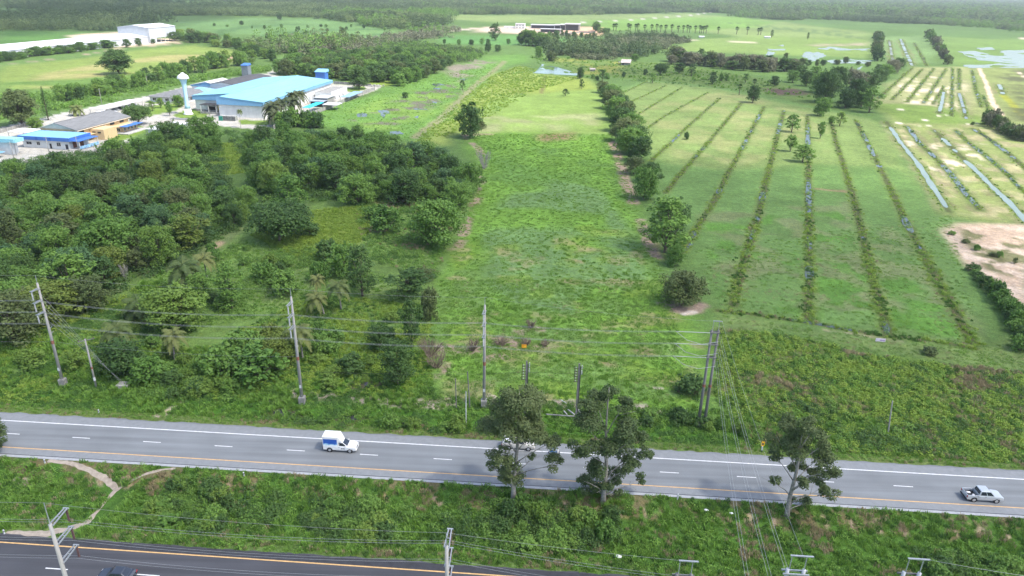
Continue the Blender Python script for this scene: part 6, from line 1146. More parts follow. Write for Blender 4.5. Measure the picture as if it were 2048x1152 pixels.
for px, py, lb, w in ((1540, 77, 'tiny white shack on the far pasture', 8), (1995, 4.5, 'far white roof near the horizon at upper right', 60), (1408, 76, 'low white wall block beside the sugar palms', 7)):
    o = W(px, py); e = empty('white_shack', o, 0, lb, 'hut'); part('wall', wall_w, e, (-w, 0, 0, w * .6, -.1, w * .3)); b = MB(); b.hexa([(-w - 1, -1, w * .3), (1, -1, w * .3), (1, w * .6 + 1, w * .3), (-w - 1, w * .6 + 1, w * .3)], [(-w - 1, w * .28, w * .42), (1, w * .28, w * .42), (1, w * .32, w * .42), (-w - 1, w * .32, w * .42)]); b.build('roof', sheet_w, e)
# ------------------------------------------------------------------ poles, wires, signs
pole_c = mat('pole_concrete', (0.34, 0.33, 0.315), .85, var=.2, scale=.7, streak=(2, 2, .25)); pole_d = mat('pole_weathered', (0.20, 0.195, 0.19), .9, var=.3, scale=.8, streak=(2, 2, .25)); galv = mat('galvanised_steel', (0.38, 0.40, 0.42), .45, metal=.4, var=.1, scale=3); insu = mat('insulator_brown', (0.10, 0.055, 0.05), .3, var=.2); insu_g = mat('insulator_grey', (0.45, 0.46, 0.47), .35, var=.1); wire_m = mat('wire_aluminium', (0.36, 0.37, 0.38), .5, metal=.2, var=.05); wire_k = mat('wire_black', (0.05, 0.05, 0.055), .6); rust = mat('rust_band', (0.24, 0.10, 0.07), .8, var=.2); label_w = mat('paint_pale', (.6, .62, .64), .7)
NRM = Vector((math.sin(math.radians(3.19)), math.cos(math.radians(3.19)), 0)); TAN_ = Vector((NRM.y, -NRM.x, 0))
def on_ray(px, py, y): d = Fw * FPX + Rt * (px - 1024) + Up * (576 - py); q = CAM + d * (y / d[1]); return Vector(q)
def hv_pole(foot, h, mast, side, label, name='transmission_pole', levels=(1.0, 3.2, 5.4), arm=1.8, block=True):
    e = empty(name, foot, 0, label, 'power pole', 'concrete transmission poles'); n = NRM * side; tips = []
    MB().tube([(0, 0, -.8), (0, 0, h * .5), (0, 0, h)], [.30, .245, .17], 10).build('shaft', pole_c, e, smooth=True)
    MB().tube([(0, 0, h * .42), (0, 0, h * .42 + .7)], [.262, .258], 10).build('rust_band', rust, e); MB().box((0, -.27, h * .17), (.34, .05, .6)).build('number_plate', label_w, e)
    if block: b = MB(); b.box((0, 0, .35), (1.1, 1.1, 2.0), .05); b.build('foundation', mat('foundation_weathered', (.27, .265, .25), .9, var=.3, scale=1.5, bump=.2), e, bevel=.06)
    MB().tube([(0, 0, h - .6), (0, 0, h + mast)], [.06, .045], 6).build('earth_mast', galv, e)
    for z in levels:
        a = MB(); z0 = h - z
        for t in (-.26, .26): a.bar(Vector((0, 0, z0)) + TAN_ * t * .9, n * arm + TAN_ * t * .55 + Vector((0, 0, z0 + .12)), .10, .12)
        a.bar(n * arm - TAN_ * .3 + Vector((0, 0, z0 + .12)), n * arm + TAN_ * .3 + Vector((0, 0, z0 + .12)), .14); a.bar(n * arm * .5 - TAN_ * .22 + Vector((0, 0, z0 + .06)), n * arm * .5 + TAN_ * .22 + Vector((0, 0, z0 + .06)), .07)
        a = a.build('cross_arm', galv, e); top = n * arm + Vector((0, 0, z0 + .05)); b = MB()
        b.lathe([(.03, -1.55)] + [(r, -1.5 + k * .145 + dz) for k in range(10) for r, dz in ((.05, 0), (.14, .045), (.05, .09))] + [(.03, .02)], 8, top); b.build('insulator_string', insu if not block else insu_g, a); tips.append(Vector(foot) + top + Vector((0, 0, -1.55)))
    for k in range(2): MB().bar((0, 0, h - 9.0 - k), Vector((0, 0, h - 8.7 - k)) - n * .9, .06).build('side_bracket', galv, e)
    return tips, Vector(foot) + Vector((0, 0, h + mast))
def hframe(foot, h, label, sp=1.35, tilt=0.0, block=True, wide=False, m=pole_d, axis=None, name='twin_pole'):
    ax = axis or TAN_; e = empty(name, foot, 0, label, 'power pole')
    for s in (-1, 1): MB().tube([ax * s * sp * .5 + Vector((0, 0, -.8)), ax * s * sp * .48 + Vector((0, 0, h * .5)), ax * s * sp * .5 + Vector((0, 0, h))], [.28, .23, .17], 9).build('shaft', m, e, smooth=True)
    for s in (-1, 1): MB().tube([ax * s * sp * .49 + Vector((0, 0, h * .42)), ax * s * sp * .49 + Vector((0, 0, h * .42 + .5))], .27, 9).build('rust_band', rust, e)
    for z in (.4, 2.6, 5.0):
        for k in (-1, 1): MB().bar(ax * (-sp * .8) + NRM * .26 * k + Vector((0, 0, h - z)), ax * sp * .8 + NRM * .26 * k + Vector((0, 0, h - z)), .12, .16).build('cross_beam', galv if wide else pole_d, e)
    MB().bar(ax * (-sp * .5) + Vector((0, 0, h + 1.6)), ax * sp * .9 + Vector((0, 0, h + 1.6)), .16, .1).build('top_bar', galv, e)
    for s in (-.4, .5): MB().bar(ax * sp * s + Vector((0, 0, h)), ax * sp * s + Vector((0, 0, h + 1.6)), .07).build('top_post', galv, e)
    if block: MB().box((0, 0, .25), (1.9, 1.2, 1.5), 0).build('foundation', MATS['foundation_weathered'], e, bevel=.08)
    if wide:
        for z in (3.0,): MB().bar(ax * (-4.2) + Vector((0, 0, h - z)) - NRM * .3, ax * 1.2 + Vector((0, 0, h - z)) - NRM * .3, .16, .2).build('long_arm', galv, e)
        MB().bar(ax * (-4.0) + Vector((0, 0, h - 3)) - NRM * .3, ax * (-4.0) + Vector((0, 0, h - 6)) - NRM * .3, .14).build('hanger', galv, e)
    return e
def wire(name, pts, sag, r, m, label, bundle=0.0, group=None, per=14):
    """one conductor strung from point to point; bundle: spacing of a twin conductor"""
    e = empty(name, pts[0], 0, label, 'wire', group); o0 = Vector(pts[0])
    for off in ((-bundle / 2, bundle / 2) if bundle else (0.0,)):
        c = []
        for a, q in zip(pts[:-1], pts[1:]):
            d = (q - a); sd = Vector((-d.y, d.x, 0)).normalized() * off
            for k in range(per): f = k / per; c.append(a.lerp(q, f) + sd - Vector((0, 0, sag * (d.length / 45) ** 2 * 4 * f * (1 - f))) - o0)
        c.append(Vector(pts[-1]) + sd - o0); MB().tube(c, r, 5).build('strand', m, e, smooth=True)
    return e
f1, f2, f3 = W(127, 770), W(605, 806), W(968, 812)
def hgt(foot, px, py): return on_ray(px, py, foot.y).z - foot.z
t1, m1 = hv_pole(f1, hgt(f1, 75, 566), 1.4, -1, 'leftmost tall concrete power pole on a white block beyond the road'); t2, m2 = hv_pole(f2, hgt(f2, 584, 593), 1.4, -1, 'second tall concrete power pole, beside the dark ditch pool'); t3, m3 = hv_pole(f3, hgt(f3, 975, 610), 1.4, -1, 'third tall concrete power pole, beside the median tree')
f4 = W(1402, 851); h4 = hgt(f4, 1430, 660); hframe(f4, h4, sp=1.05, label='leaning twin concrete pole where wires turn across the road')
f0 = f1 - (f2 - f1); t0 = [p - (f2 - f1) for p in t1]
H4 = [f4 + Vector((-.9, -.3, h4 - z)) for z in (.4, 2.6, 5.0)]
for k, nm in enumerate(('upper', 'middle', 'lower')):
    end = H4[k] + (t3[k] - H4[k]).normalized() * 5.4
    wire('overhead_wire', [t0[k], t1[k], t2[k], t3[k], end], 1.0, .017, wire_m, nm + ' twin conductor strung along the far row of poles', .34, 'overhead wires')
    MB_ = MB(); d_ = (end - H4[k]); n_ = 9
    MB_.tube([H4[k] - end, Vector((0, 0, 0))], .05, 6)
    MB_.tube([Vector((0, 0, 0)), (H4[k] - end) * .35 + Vector((0, 0, -1.5)), (H4[k] - end) * .75 + Vector((.2, -.3, -2.0)), (H4[k] - end) + Vector((1.6, -.5, -1.3))], .035, 5); o_ = MB_.build('jumper_wire', insu_g); o_.location = end; tag(o_, nm + ' insulator and hanging jumper on the twin pole', 'insulator')
wire('earth_wire', [m1 - (f2 - f1), m1, m2, m3, f4 + Vector((-.5, 0, h4 + 1.6))], .8, .011, wire_m, 'thin earth wire joining the pole tops beyond the road', 0, 'overhead wires')
# south line: poles standing below the picture, tops in view
def south(px, py): q = on_ray(px, py, 52.5); y = 52.5; 
def spole(px, py):
    d = Fw * FPX + Rt * (px - 1024) + Up * (576 - py); t = 52.6 / (d[1] + RS * d[0]); q = CAM + d * t; return Vector((q[0], q[1], float(gz(q[0], q[1])))), q[2]
fs1, z1 = spole(100, 1048); ts1, ms1 = hv_pole(fs1, z1 - fs1.z, 2.6, 1, 'near power pole at the lower left crossing the dark road', 'transmission_pole', (.2, 2.6, 5.0), 2.4, False)
fs2, z2 = spole(893, 1092); ts2, ms2 = hv_pole(fs2, z2 - fs2.z, 1.6, 1, 'near power pole standing at the bottom picture edge', 'transmission_pole', (.2, 2.6, 5.0), 2.4, False)
fh1, zh1 = spole(1372, 1122); hframe(fh1, zh1 - fh1.z - 1.6, 'twin pole top at the bottom edge, leftmost of three', 1.3, block=False)
fh2, zh2 = spole(1598, 1112); hframe(fh2, zh2 - fh2.z - 1.6, 'galvanised twin pole with a long arm at the bottom edge', 1.5, block=False, wide=True, m=mat('pole_pale', (.44, .46, .48), .7, var=.1))
fh3, zh3 = spole(1832, 1118); hframe(fh3, zh3 - fh3.z - 1.6, 'twin pole top at the bottom edge, rightmost of three', 1.4, block=False, m=MATS['pole_pale'])
S1 = [fh1 + Vector((-1, 0, zh1 - fh1.z - 2.0 - z)) for z in (0, 2.4, 4.8)]
for k, nm in enumerate(('upper', 'middle', 'lower')):
    wire('overhead_wire', [ts1[k] - (fs2 - fs1), ts1[k], ts2[k], S1[k]], 1.0, .012, wire_m, nm + ' twin conductor strung along the near row of poles', .36, 'overhead wires')
wire('earth_wire', [ms1 - (fs2 - fs1), ms1, ms2, fh1 + Vector((0, 0, zh1 - fh1.z))], .8, .010, wire_m, 'thin earth wire joining the near pole tops', 0, 'overhead wires'); wire('earth_wire', [fh3 + Vector((.8, 0, zh3 - fh3.z)), fh3 + Vector((60, -3, zh3 - fh3.z - 1))], 1.2, .014, wire_m, 'thin earth wire leaving the rightmost near pole', 0, 'overhead wires')
for k, (z, nm, dx) in enumerate(((.4, 'upper', 1.6), (2.6, 'middle', .9), (5.0, 'lower', -3.6))):
    wire('overhead_wire', [f4 + Vector((.8, -.4, h4 - z - .5)), fh2 + Vector((-.5 + (dx if k == 2 else -k * 1.6), .4, zh2 - fh2.z - 2.4 - .5 * k))], .7, .015, wire_m, nm + ' twin conductor crossing the highway at the right', .32, 'overhead wires', 20)
wire('earth_wire', [f4 + Vector((.9, 0, h4 + 1.6)), fh2 + Vector((.4, 0, zh2 - fh2.z))], .6, .012, wire_m, 'thin earth wire crossing the highway at the right', 0, 'overhead wires', 20)
# guys of the leftmost pole
fg = W(248, 772); e = tag(part('anchor_slab', conc, None, (-1.1, 1.1, -.8, .8, -.2, .55), bevel=.05), 'concrete anchor slab in the weeds beside the small pole', 'slab'); e.location = fg
f5 = W(193, 776); h5 = hgt(f5, 173, 678); e = empty('service_pole', f5, 0, 'short concrete pole with crossarm right of the leftmost pole', 'power pole'); MB().tube([(0, 0, -.5), (0, 0, h5)], [.2, .13], 8).build('shaft', pole_c, e, smooth=True); MB().bar((-1.1, -.5, h5 - .4), (1.2, .9, h5 - .3), .12).build('cross_arm', pole_d, e); MB().tube([(0, 0, h5 * .4), (0, 0, h5 * .4 + .4)], .19, 8).build('rust_band', rust, e); MB().tube([(0, 0, 1.6), (0, 0, 2.3)], .2, 8).build('white_band', label_w, e)
for x in (-1.0, 0, 1.0): MB().lathe([(.03, 0), (.1, .08), (.1, .2), (.04, .3)], 8, (x, .2 + x * .6, h5 - .3)).build('insulator', insu, e)
b0 = t1[0]; 
for k in range(5):
    a = f1 + Vector((.2, 0, hgt(f1, 75, 566) - 2.2 - k * 1.25)); wire('guy_wire', [a, fg + Vector((-.4 + .2 * k, 0, .5))], 0.0, .014, wire_m, 'thin stay wire from the leftmost pole to the anchor slab', 0, 'stay wires of the leftmost pole', 4)
# transformer / switch poles behind the median trees
for px, py, tx, ty, lb in ((1050, 826, 1050, 722, 'switch pole with insulator ladder behind the left median tree'), (1152, 830, 1152, 727, 'switch pole with insulator ladder between the two median trees')):
    f = W(px, py); h = hgt(f, tx, ty); e = empty('switch_pole', f, 0, lb, 'power pole'); MB().bar((0, 0, -.5), (0, 0, h), .26, .30).build('shaft', pole_d, e); MB().bar((.24, 0, -.5), (.24, 0, h * .95), .16).build('cable_duct', wire_k, e)
    MB().bar((-.75, -.1, h * .65), (-.75, -.1, h * .97), .07).build('rack_rail', wire_k, e)
    for k in range(6): MB().bar((-.85, -.1, h * (.66 + .05 * k)), (-.1, -.1, h * (.66 + .05 * k)), .06, .08).build('rack_rung', insu, e); MB().lathe([(.03, 0), (.09, .06), (.09, .16), (.03, .22)], 8, (-.5, -.1, h * (.67 + .05 * k))).build('insulator', insu_g, e)
    for k in range(2): MB().bar((.5, 0, h * (.8 + .1 * k)), (.5, 0, h * (.87 + .1 * k)), .16).build('fuse', insu_g, e)
fa, fb = W(1050, 826), W(1152, 830)
wire('service_wire', [W(193, 776) + Vector((0, 0, h5 - .2)), f2 + Vector((0, 0, 6.5)), f3 + Vector((0, 0, 6.6)), fa + Vector((0, 0, 8.3)), fb + Vector((0, 0, 8.3))], .5, .016, wire_k, 'black service cable slung low between the poles', 0, 'overhead wires')
wire('service_wire', [f1 + Vector((-45, 2, 9.0)), f1 + Vector((0, 0, 9.0)), f2 + Vector((0, 0, 9.4))], .8, .010, wire_m, 'thin service wire left of the second pole', 0, 'overhead wires')
# weathered posts, fallen beams
for px, py, tx, ty, r, m, lb in ((913, 818, 911, 757, .10, pole_d, 'weathered thin post left of the third pole'), (940, 815, 935, 743, .12, pole_d, 'leaning weathered post with vines left of the third pole'), (932, 851, 932, 783, .09, label_w, 'thin white post near the road left of the third pole'), (1776, 869, 1785, 802, .14, pole_c, 'slim concrete post alone in the right scrub')):
    f = W(px, py); q = on_ray(tx, ty, f.y); b = MB(); b.tube([(0, 0, -.4), (q.x - f.x, 0, q.z - f.z)], [r, r * .7], 7); o_ = b.build('post', m); o_.location = f; o_.name = 'weathered_post'; tag(o_, lb, 'post')
f = W(1122, 836); e = empty('fallen_beam_frame', f, 0, 'collapsed concrete beam frame between the median trees', 'frame'); MB().bar((-2.6, 0, .7), (2.4, -.3, .6), .16).build('beam', wall_grey, e); MB().bar((.6, 1.8, .3), (1.0, -.2, .9), .16).build('beam', conc, e); MB().bar((1.3, 2.2, .4), (2.3, -.2, .9), .18).build('beam', conc, e); MB().bar((3.2, 2.0, .5), (3.5, -.1, .8), .16).build('beam', conc, e)
o_ = tag(part('white_pipe', label_w, None, (-.9, .9, -.06, .06, 0, .12)), 'short white pipe lying on the bare track', 'pipe'); o_.location = W(1126, 803); o_.rotation_euler.z = -.9
# signs and markers
def sign(name, px, py, w, h, z0, m, label, rz=0.0, posts=2, m2=None):
    f = W(px, py); e = empty(name, f, rz, label, 'sign'); MB().box((0, 0, z0 + h / 2), (w, .05, h)).build('board', m, e)
    if m2: MB().box((w * .18, -.03, z0 + h * .45), (w * .5, .012, h * .3)).build('print_band', m2, e)
    for x in ((-w * .4, w * .4) if posts == 2 else (0,)): MB().tube([(x, .06, -.2), (x, .06, z0 + h)], .04, 6).build('post', steel, e)
    return e
sign('land_sign', 1048, 699, 1.0, .75, .4, mat('sign_orange', (.85, .35, .02), .6, var=.15), 'small orange sign board standing in the bright field', 0, 2, mat('sign_yellow', (.9, .6, .05), .6)); sign('land_banner', 1760, 685, 2.0, .7, .25, mat('banner_pink', (.72, .62, .74), .7, var=.06), 'pale pink banner on the grassy lane', RZ, 2, mat('banner_purple', (.35, .22, .42), .7))
f = W(1523, 903); e = empty('warning_sign', f, 0, 'yellow road sign with black mark on a white post', 'sign'); MB().box((0, 0, .5), (.16, .16, 1.1)).build('post', label_w, e); MB().box((0, 0, .16), (.17, .17, .2)).build('post_foot', wire_k, e); MB().box((0, 0, 1.5), (.5, .05, .85)).build('board', mat('sign_amber', (.8, .42, .02), .5), e); MB().box((0, -.03, 1.5), (.28, .012, .3), .0).build('print_mark', wire_k, e)
for px, py, lb in ((1355, 999, 'white marker post at the median edge below the road'), (90, 926, 'black and white guard stone beside the upper footpath end'), (9, 1068, 'black and white guard stone beside the lower footpath end'), (198, 826, 'small guard stone on the far verge beside the leftmost pole'), (488, 952, 'small white guard stone in the median grass')):
    f = W(px, py); e = empty('guard_stone', f, 0, lb, 'marker'); hh = 1.1 if px == 1355 else .8
    MB().box((0, 0, hh / 2 - .1), (.16, .16, hh)).build('stone', label_w, e, bevel=.02)
    if px != 1355: MB().box((0, 0, hh * .55), (.165, .165, .14)).build('black_band', wire_k, e)
def litter(px, py, s, label, seed):
    rg = np.random.default_rng(seed); f = W(px, py); bm = bmesh.new(); bmesh.ops.create_icosphere(bm, subdivisions=2, radius=s)
    for v in bm.verts: v.co = Vector((v.co.x * 1.5, v.co.y * .8, v.co.z * .6)) * (1 + rg.uniform(-.3, .3))
    me = bpy.data.meshes.new('litter_bag'); bm.to_mesh(me); bm.free(); me.materials.append(mat('plastic_white', (.75, .76, .77), .5, var=.05)); o_ = link('litter_bag', me); o_.location = f + Vector((0, 0, s * .5)); tag(o_, label, 'litter')
litter(1236, 1114, .32, 'white plastic bag lying in the median grass', 1); litter(1412, 1020, .22, 'pale litter on the median slope right of the marker post', 2); litter(1463, 1026, .2, 'pale litter on the median slope below the wires', 3); litter(818, 601, .25, 'white litter under the rounded dark tree', 4)
# street-light poles of the compound
for px, py, h, lb in ((204, 209, 9, 'grey lamp post beside the factory road'), (62, 245, 8, 'utility pole behind the dark rounded tree'), (100, 312, 8, 'utility pole before the white house, left one'), (158, 306, 7, 'utility pole before the white house, right one'), (296, 176, 8, 'utility pole in the meadow hedge'), (28, 318, 7, 'utility pole beside the teal shed')):
    f = W(px, py); e = empty('utility_pole', f, RZ, lb, 'pole'); MB().tube([(0, 0, -.4), (0, 0, h)], [.16, .10], 7).build('shaft', pole_c, e, smooth=True); MB().bar((-1.3, 0, h - .5), (1.3, 0, h - .5), .12).build('cross_arm', pole_d, e)
# ------------------------------------------------------------------ vehicles
def paintmat(name, col, rough=.28, metal=.0):
    if name in MATS: return MATS[name]
    m, nt, n, l, b = nmat(name); b.inputs['Base Color'].default_value = (*col, 1); b.inputs['Roughness'].default_value = rough; b.inputs['Metallic'].default_value = metal; b.inputs['Coat Weight'].default_value = .4; b.inputs['Coat Roughness'].default_value = .1
    no = n.new('ShaderNodeTexNoise'); no.inputs['Scale'].default_value = 2.5; no.inputs['Detail'].default_value = 4; tc = n.new('ShaderNodeTexCoord'); l.new(tc.outputs['Object'], no.inputs['Vector'])
    mx = n.new('ShaderNodeMix'); mx.data_type = 'RGBA'; mx.inputs[6].default_value = (*[c * .86 for c in col], 1); mx.inputs[7].default_value = (*col, 1); l.new(no.outputs[0], mx.inputs['Factor']); l.new(mx.outputs[2], b.inputs['Base Color']); MATS[name] = m; return m
car_glass = mat('car_glass', (.025, .032, .045), .08, var=.1, spec=.8); tyre_m = mat('tyre', (.02, .02, .022), .9); rim_m = mat('rim', (.5, .51, .52), .35, metal=.6, var=.05); trim_k = mat('trim_black', (.025, .025, .028), .6); lamp_w = mat('lamp_clear', (.75, .77, .8), .15, var=.05); lamp_r = mat('lamp_red', (.45, .02, .02), .25)
def ring(x, zb, zt, hw, tk=.92, sh=.94): return [(x, -hw * tk, zb), (x, -hw, zb + .22), (x, -hw, zt - .14), (x, -hw * sh, zt), (x, hw * sh, zt), (x, hw, zt - .14), (x, hw, zb + .22), (x, hw * tk, zb)]
def wheels(e, xs, hw, r=.37, arch=True):
    for x in xs:
        for s in (-1, 1):
            if arch: MB().tube([(x, s * (hw - .16), r + .02), (x, s * (hw + .012), r + .02)], [r + .1, r + .1], 20).build('wheel_arch', trim_k, e)
            w = MB().tube([(x, s * (hw - .2), r), (x, s * (hw - .16), r), (x, s * (hw + .02), r), (x, s * (hw + .05), r)], [r - .05, r, r, r - .05], 20).build('wheel', tyre_m, e, smooth=False); MB().tube([(x, s * (hw + .05), r), (x, s * (hw + .065), r)], [r * .64, r * .58], 14).build('rim', rim_m, w)
def panel(e, name, q, m, th=.012):
    """thin pane over quad q, proud of it"""
    q = [Vector(p) for p in q]; n = (q[1] - q[0]).cross(q[3] - q[0]).normalized() * th; return MB().hexa([p - n * .5 for p in q], [p + n for p in q]).build(name, m, e)
def cabin(e, x0, x1, r0, r1, zb, zr, hb, hr, paint, doors=2):
    """greenhouse: base x0 (front) to x1 (rear) at height zb, roof r0 to r1 at zr"""
    b = MB(); A = [(x1, -hb, zb), (x0, -hb, zb), (x0, hb, zb), (x1, hb, zb)]; T = [(r1, -hr, zr), (r0, -hr, zr), (r0, hr, zr), (r1, hr, zr)]
    b.hexa(A, T); b.build('cabin', paint, e, bevel=.07)
    A, T = [Vector(p) for p in A], [Vector(p) for p in T]
    def inset(a, c, d, f, u0, u1, v0, v1):
        def at(u, v): return a.lerp(c, u).lerp(f.lerp(d, u), v)
        return [at(u0, v0), at(u1, v0), at(u1, v1), at(u0, v1)]
    panel(e, 'windscreen', inset(A[1], A[2], T[2], T[1], .06, .94, .10, .93), car_glass); panel(e, 'rear_window', inset(A[3], A[0], T[0], T[3], .08, .92, .22, .9), car_glass)
    for k in range(doors):
        u0, u1 = .05 + .92 * k / doors, .05 + .92 * (k + 1) / doors - .05
        panel(e, 'side_window', inset(A[0], A[1], T[1], T[0], 1 - u1, 1 - u0, .14, .88), car_glass); panel(e, 'side_window', inset(A[2], A[3], T[3], T[2], u0, u1, .14, .88), car_glass)
def nose(e, x, hw, z=.82, paint=None):
    for s in (-1, 1): MB().box((x - .09, s * (hw - .22), z), (.16, .36, .17)).build('headlight', lamp_w, e, bevel=.03)
    MB().box((x - .01, 0, z - .06), (.06, hw * 1.0, .24)).build('grille', trim_k, e, bevel=.02); MB().box((x - .02, 0, z - .32), (.14, hw * 1.86, .2)).build('bumper', paint or trim_k, e, bevel=.05)
def mirrors(e, x, hw, z, m):
    for s in (-1, 1): MB().box((x, s * (hw + .1), z), (.1, .2, .16)).build('mirror', m, e, bevel=.03)
def pickup(px, py, rz, paint, label, double=True, box=False, cap=False, name='pickup_truck', L0=None):
    f = W(px, py); v = f.y + RS * f.x; e = empty(name, (f.x, f.y, .046), rz, label, 'pickup')
    b = MB(); b.loft([ring(2.62, .52, .86, .72, .9, .9), ring(2.5, .38, 1.0, .86), ring(2.1, .34, 1.08, .91), ring(1.25, .34, 1.15, .92), ring(-.6 if not double else -1.0, .34, 1.18, .92)]); b.build('body', paint, e, bevel=.04, smooth=False)
    xe = -.05 if not double else -1.0
    MB().add([], []) ; rear = -2.62
    if double: cabin(e, 1.32, -1.02, .50, -.80, 1.13, 1.86, .88, .74, paint, 2)
    else: cabin(e, 1.32, -.15, .45, -.02, 1.13, 1.76, .88, .70, paint, 1)
    xb = -1.02 if double else -.6
    # load bed: floor, two sides, tailgate
    MB().box(((xb + rear) / 2, 0, .52), (xb - rear, 1.74, .36)).build('bed_floor', trim_k, e)
    for s in (-1, 1): MB().hexa([(rear, s * .92 - .06 * s - .05, .42), (xb, s * .92 - .06 * s - .05, .42), (xb, s * .92 - .06 * s + .05, .42), (rear, s * .92 - .06 * s + .05, .42)], [(rear, s * .86 - .05, 1.16), (xb, s * .86 - .05, 1.18), (xb, s * .86 + .05, 1.18), (rear, s * .86 + .05, 1.16)]).build('bed_side', paint, e, bevel=.025)
    MB().box((rear, 0, .80), (.09, 1.72, .70)).build('tailgate', paint, e, bevel=.025); MB().box((rear - .08, 0, .48), (.18, 1.7, .14)).build('rear_bumper', trim_k, e, bevel=.03)
    for s in (-1, 1): MB().box((rear - .02, s * .80, .92), (.10, .16, .34)).build('tail_light', lamp_r, e, bevel=.02)
    wheels(e, (1.62, -1.60), .90); nose(e, 2.62, .86, .84, paint); mirrors(e, 1.0, .90, 1.26, paint)
    for x in ((.2, -.9) if double else (.2,)):
        for s in (-1, 1): MB().box((x - .25, s * .925, 1.02), (.18, .03, .05)).build('door_handle', trim_k, e)
    return e
silver = paintmat('paint_silver', (.55, .58, .61), .3, .35); white_p = paintmat('paint_white_car', (.80, .80, .79), .3); cream_p = paintmat('paint_cream', (.66, .62, .56), .3, .1); navy = paintmat('paint_dark', (.055, .065, .085), .22, .3)
RRZ = -math.atan(RS)
e = pickup(1962, 998, RRZ, silver, 'silver double-cab pickup with goods in its open bed'); pb = e
for x, y, w, d, h, lb, m in ((-1.9, .32, .62, .4, .2, 'white sack in the silver pickup bed', white_p), (-1.5, -.3, .38, .34, .26, 'pale tub in the silver pickup bed', white_p), (-2.15, -.35, .5, .5, .2, 'dark box in the silver pickup bed', trim_k)):
    o_ = tag(MB().box((0, 0, h / 2), (w, d, h)).build('load_sack' if 'sack' in lb else 'load_tub' if 'tub' in lb else 'load_box', m, None, bevel=.12), lb, 'cargo'); o_.matrix_world = Matrix.Translation(pb.location) @ Matrix.Rotation(RRZ, 4, 'Z') @ Matrix.Translation((x, y, .705))
e = pickup(1037, 895, RRZ, cream_p, 'pale white pickup half hidden behind the median tree')
MB().hexa([(-2.55, -.86, 1.19), (-1.05, -.86, 1.19), (-1.05, .86, 1.19), (-2.55, .86, 1.19)], [(-2.4, -.74, 1.78), (-1.0, -.74, 1.80), (-1.0, .74, 1.80), (-2.4, .74, 1.78)]).build('bed_canopy', white_p, e, bevel=.06); panel(e, 'canopy_window', [(-2.3, -.845, 1.32), (-1.25, -.845, 1.32), (-1.2, -.765, 1.66), (-2.25, -.765, 1.66)], car_glass)
# box truck
e = pickup(683, 899, RRZ, white_p, 'white box pickup with a blue sky print on its side', double=False, name='box_truck')
MB().box((-1.42, 0, 1.78), (2.5, 1.80, 1.96)).build('cargo_box', white_p, e, bevel=.04)
MB().hexa([(-.2, -.84, 1.80), (.42, -.76, 1.80), (.42, .76, 1.80), (-.2, .84, 1.80)], [(-.2, -.86, 2.74), (-.08, -.80, 2.74), (-.08, .80, 2.74), (-.2, .86, 2.74)]).build('wind_fairing', white_p, e, bevel=.05)
MB().box((-1.42, 0, 2.775), (2.56, 1.86, .05)).build('box_roof', white_p, e, bevel=.02)
def printmat():
    m, nt, n, l, b = nmat('sky_print'); tc = n.new('ShaderNodeTexCoord'); sp = n.new('ShaderNodeSeparateXYZ'); l.new(tc.outputs['Generated'], sp.inputs[0])
    no = n.new('ShaderNodeTexNoise'); no.inputs['Scale'].default_value = 3.2; no.inputs['Detail'].default_value = 4; l.new(tc.outputs['Generated'], no.inputs['Vector'])
    ad = n.new('ShaderNodeMath'); ad.operation = 'MULTIPLY_ADD'; ad.inputs[1].default_value = 1.1; l.new(no.outputs[0], ad.inputs[0]); sb = n.new('ShaderNodeMath'); sb.operation = 'SUBTRACT'; sb.inputs[0].default_value = .45; l.new(sp.outputs[2], sb.inputs[1]); l.new(sb.outputs[0], ad.inputs[2])
    cr = n.new('ShaderNodeValToRGB'); E = cr.color_ramp.elements; E[0].position = .50; E[0].color = (.02, .10, .42, 1); E[1].position = .90; E[1].color = (.80, .84, .86, 1); q = E.new(.62); q.color = (.10, .32, .68, 1); q = E.new(.72); q.color = (.40, .62, .74, 1)
    l.new(ad.outputs[0], cr.inputs[0]); l.new(cr.outputs[0], b.inputs['Base Color']); b.inputs['Roughness'].default_value = .4; return m
for s in (-1, 1): MB().box((-1.45, s * .912, 1.72), (2.2, .02, 1.35)).build('print_panel', printmat() if s < 0 else MATS.get('x', white_p), e)
for k in (-1, 1): MB().tube([(.55 + k * .16, -.926, .78), (.55 + k * .16, -.934, .78)], .11, 12).build('door_emblem', mat('emblem_grey', (.12, .13, .14), .6), e)
MB().box((-.06, 0, 2.3), (.02, .34, .22)).build('fairing_mark', mat('mark_pale', (.5, .52, .55), .6), e)
# dark sedan
def sedan(loc, rz, paint, label, group=None):
    e = empty('sedan_car', loc, rz, label, 'car', group)
    b = MB(); b.loft([ring(2.2, .42, .68, .66, .9, .85), ring(2.08, .28, .78, .80, .92, .88), ring(1.5, .24, .88, .87, .92, .9), ring(.9, .24, .95, .88, .92, .93), ring(-1.2, .24, 1.0, .88, .92, .93), ring(-1.9, .26, 1.0, .85, .92, .9), ring(-2.22, .40, .92, .72, .9, .88)]); b.build('body', paint, e, bevel=.05, smooth=False)
    cabin(e, 1.05, -1.75, .25, -1.0, .93, 1.46, .80, .60, paint, 2); wheels(e, (1.35, -1.32), .86, .33); nose(e, 2.2, .78, .64, paint); mirrors(e, .75, .86, 1.0, paint)
    for s in (-1, 1): MB().box((-2.16, s * .6, .82), (.14, .34, .16)).build('tail_light', lamp_r, e, bevel=.03)
    return e
f = W(236, 1158); sedan((f.x, f.y, .046), RRZ + math.pi, navy, 'dark sedan cut by the bottom edge on the near road')
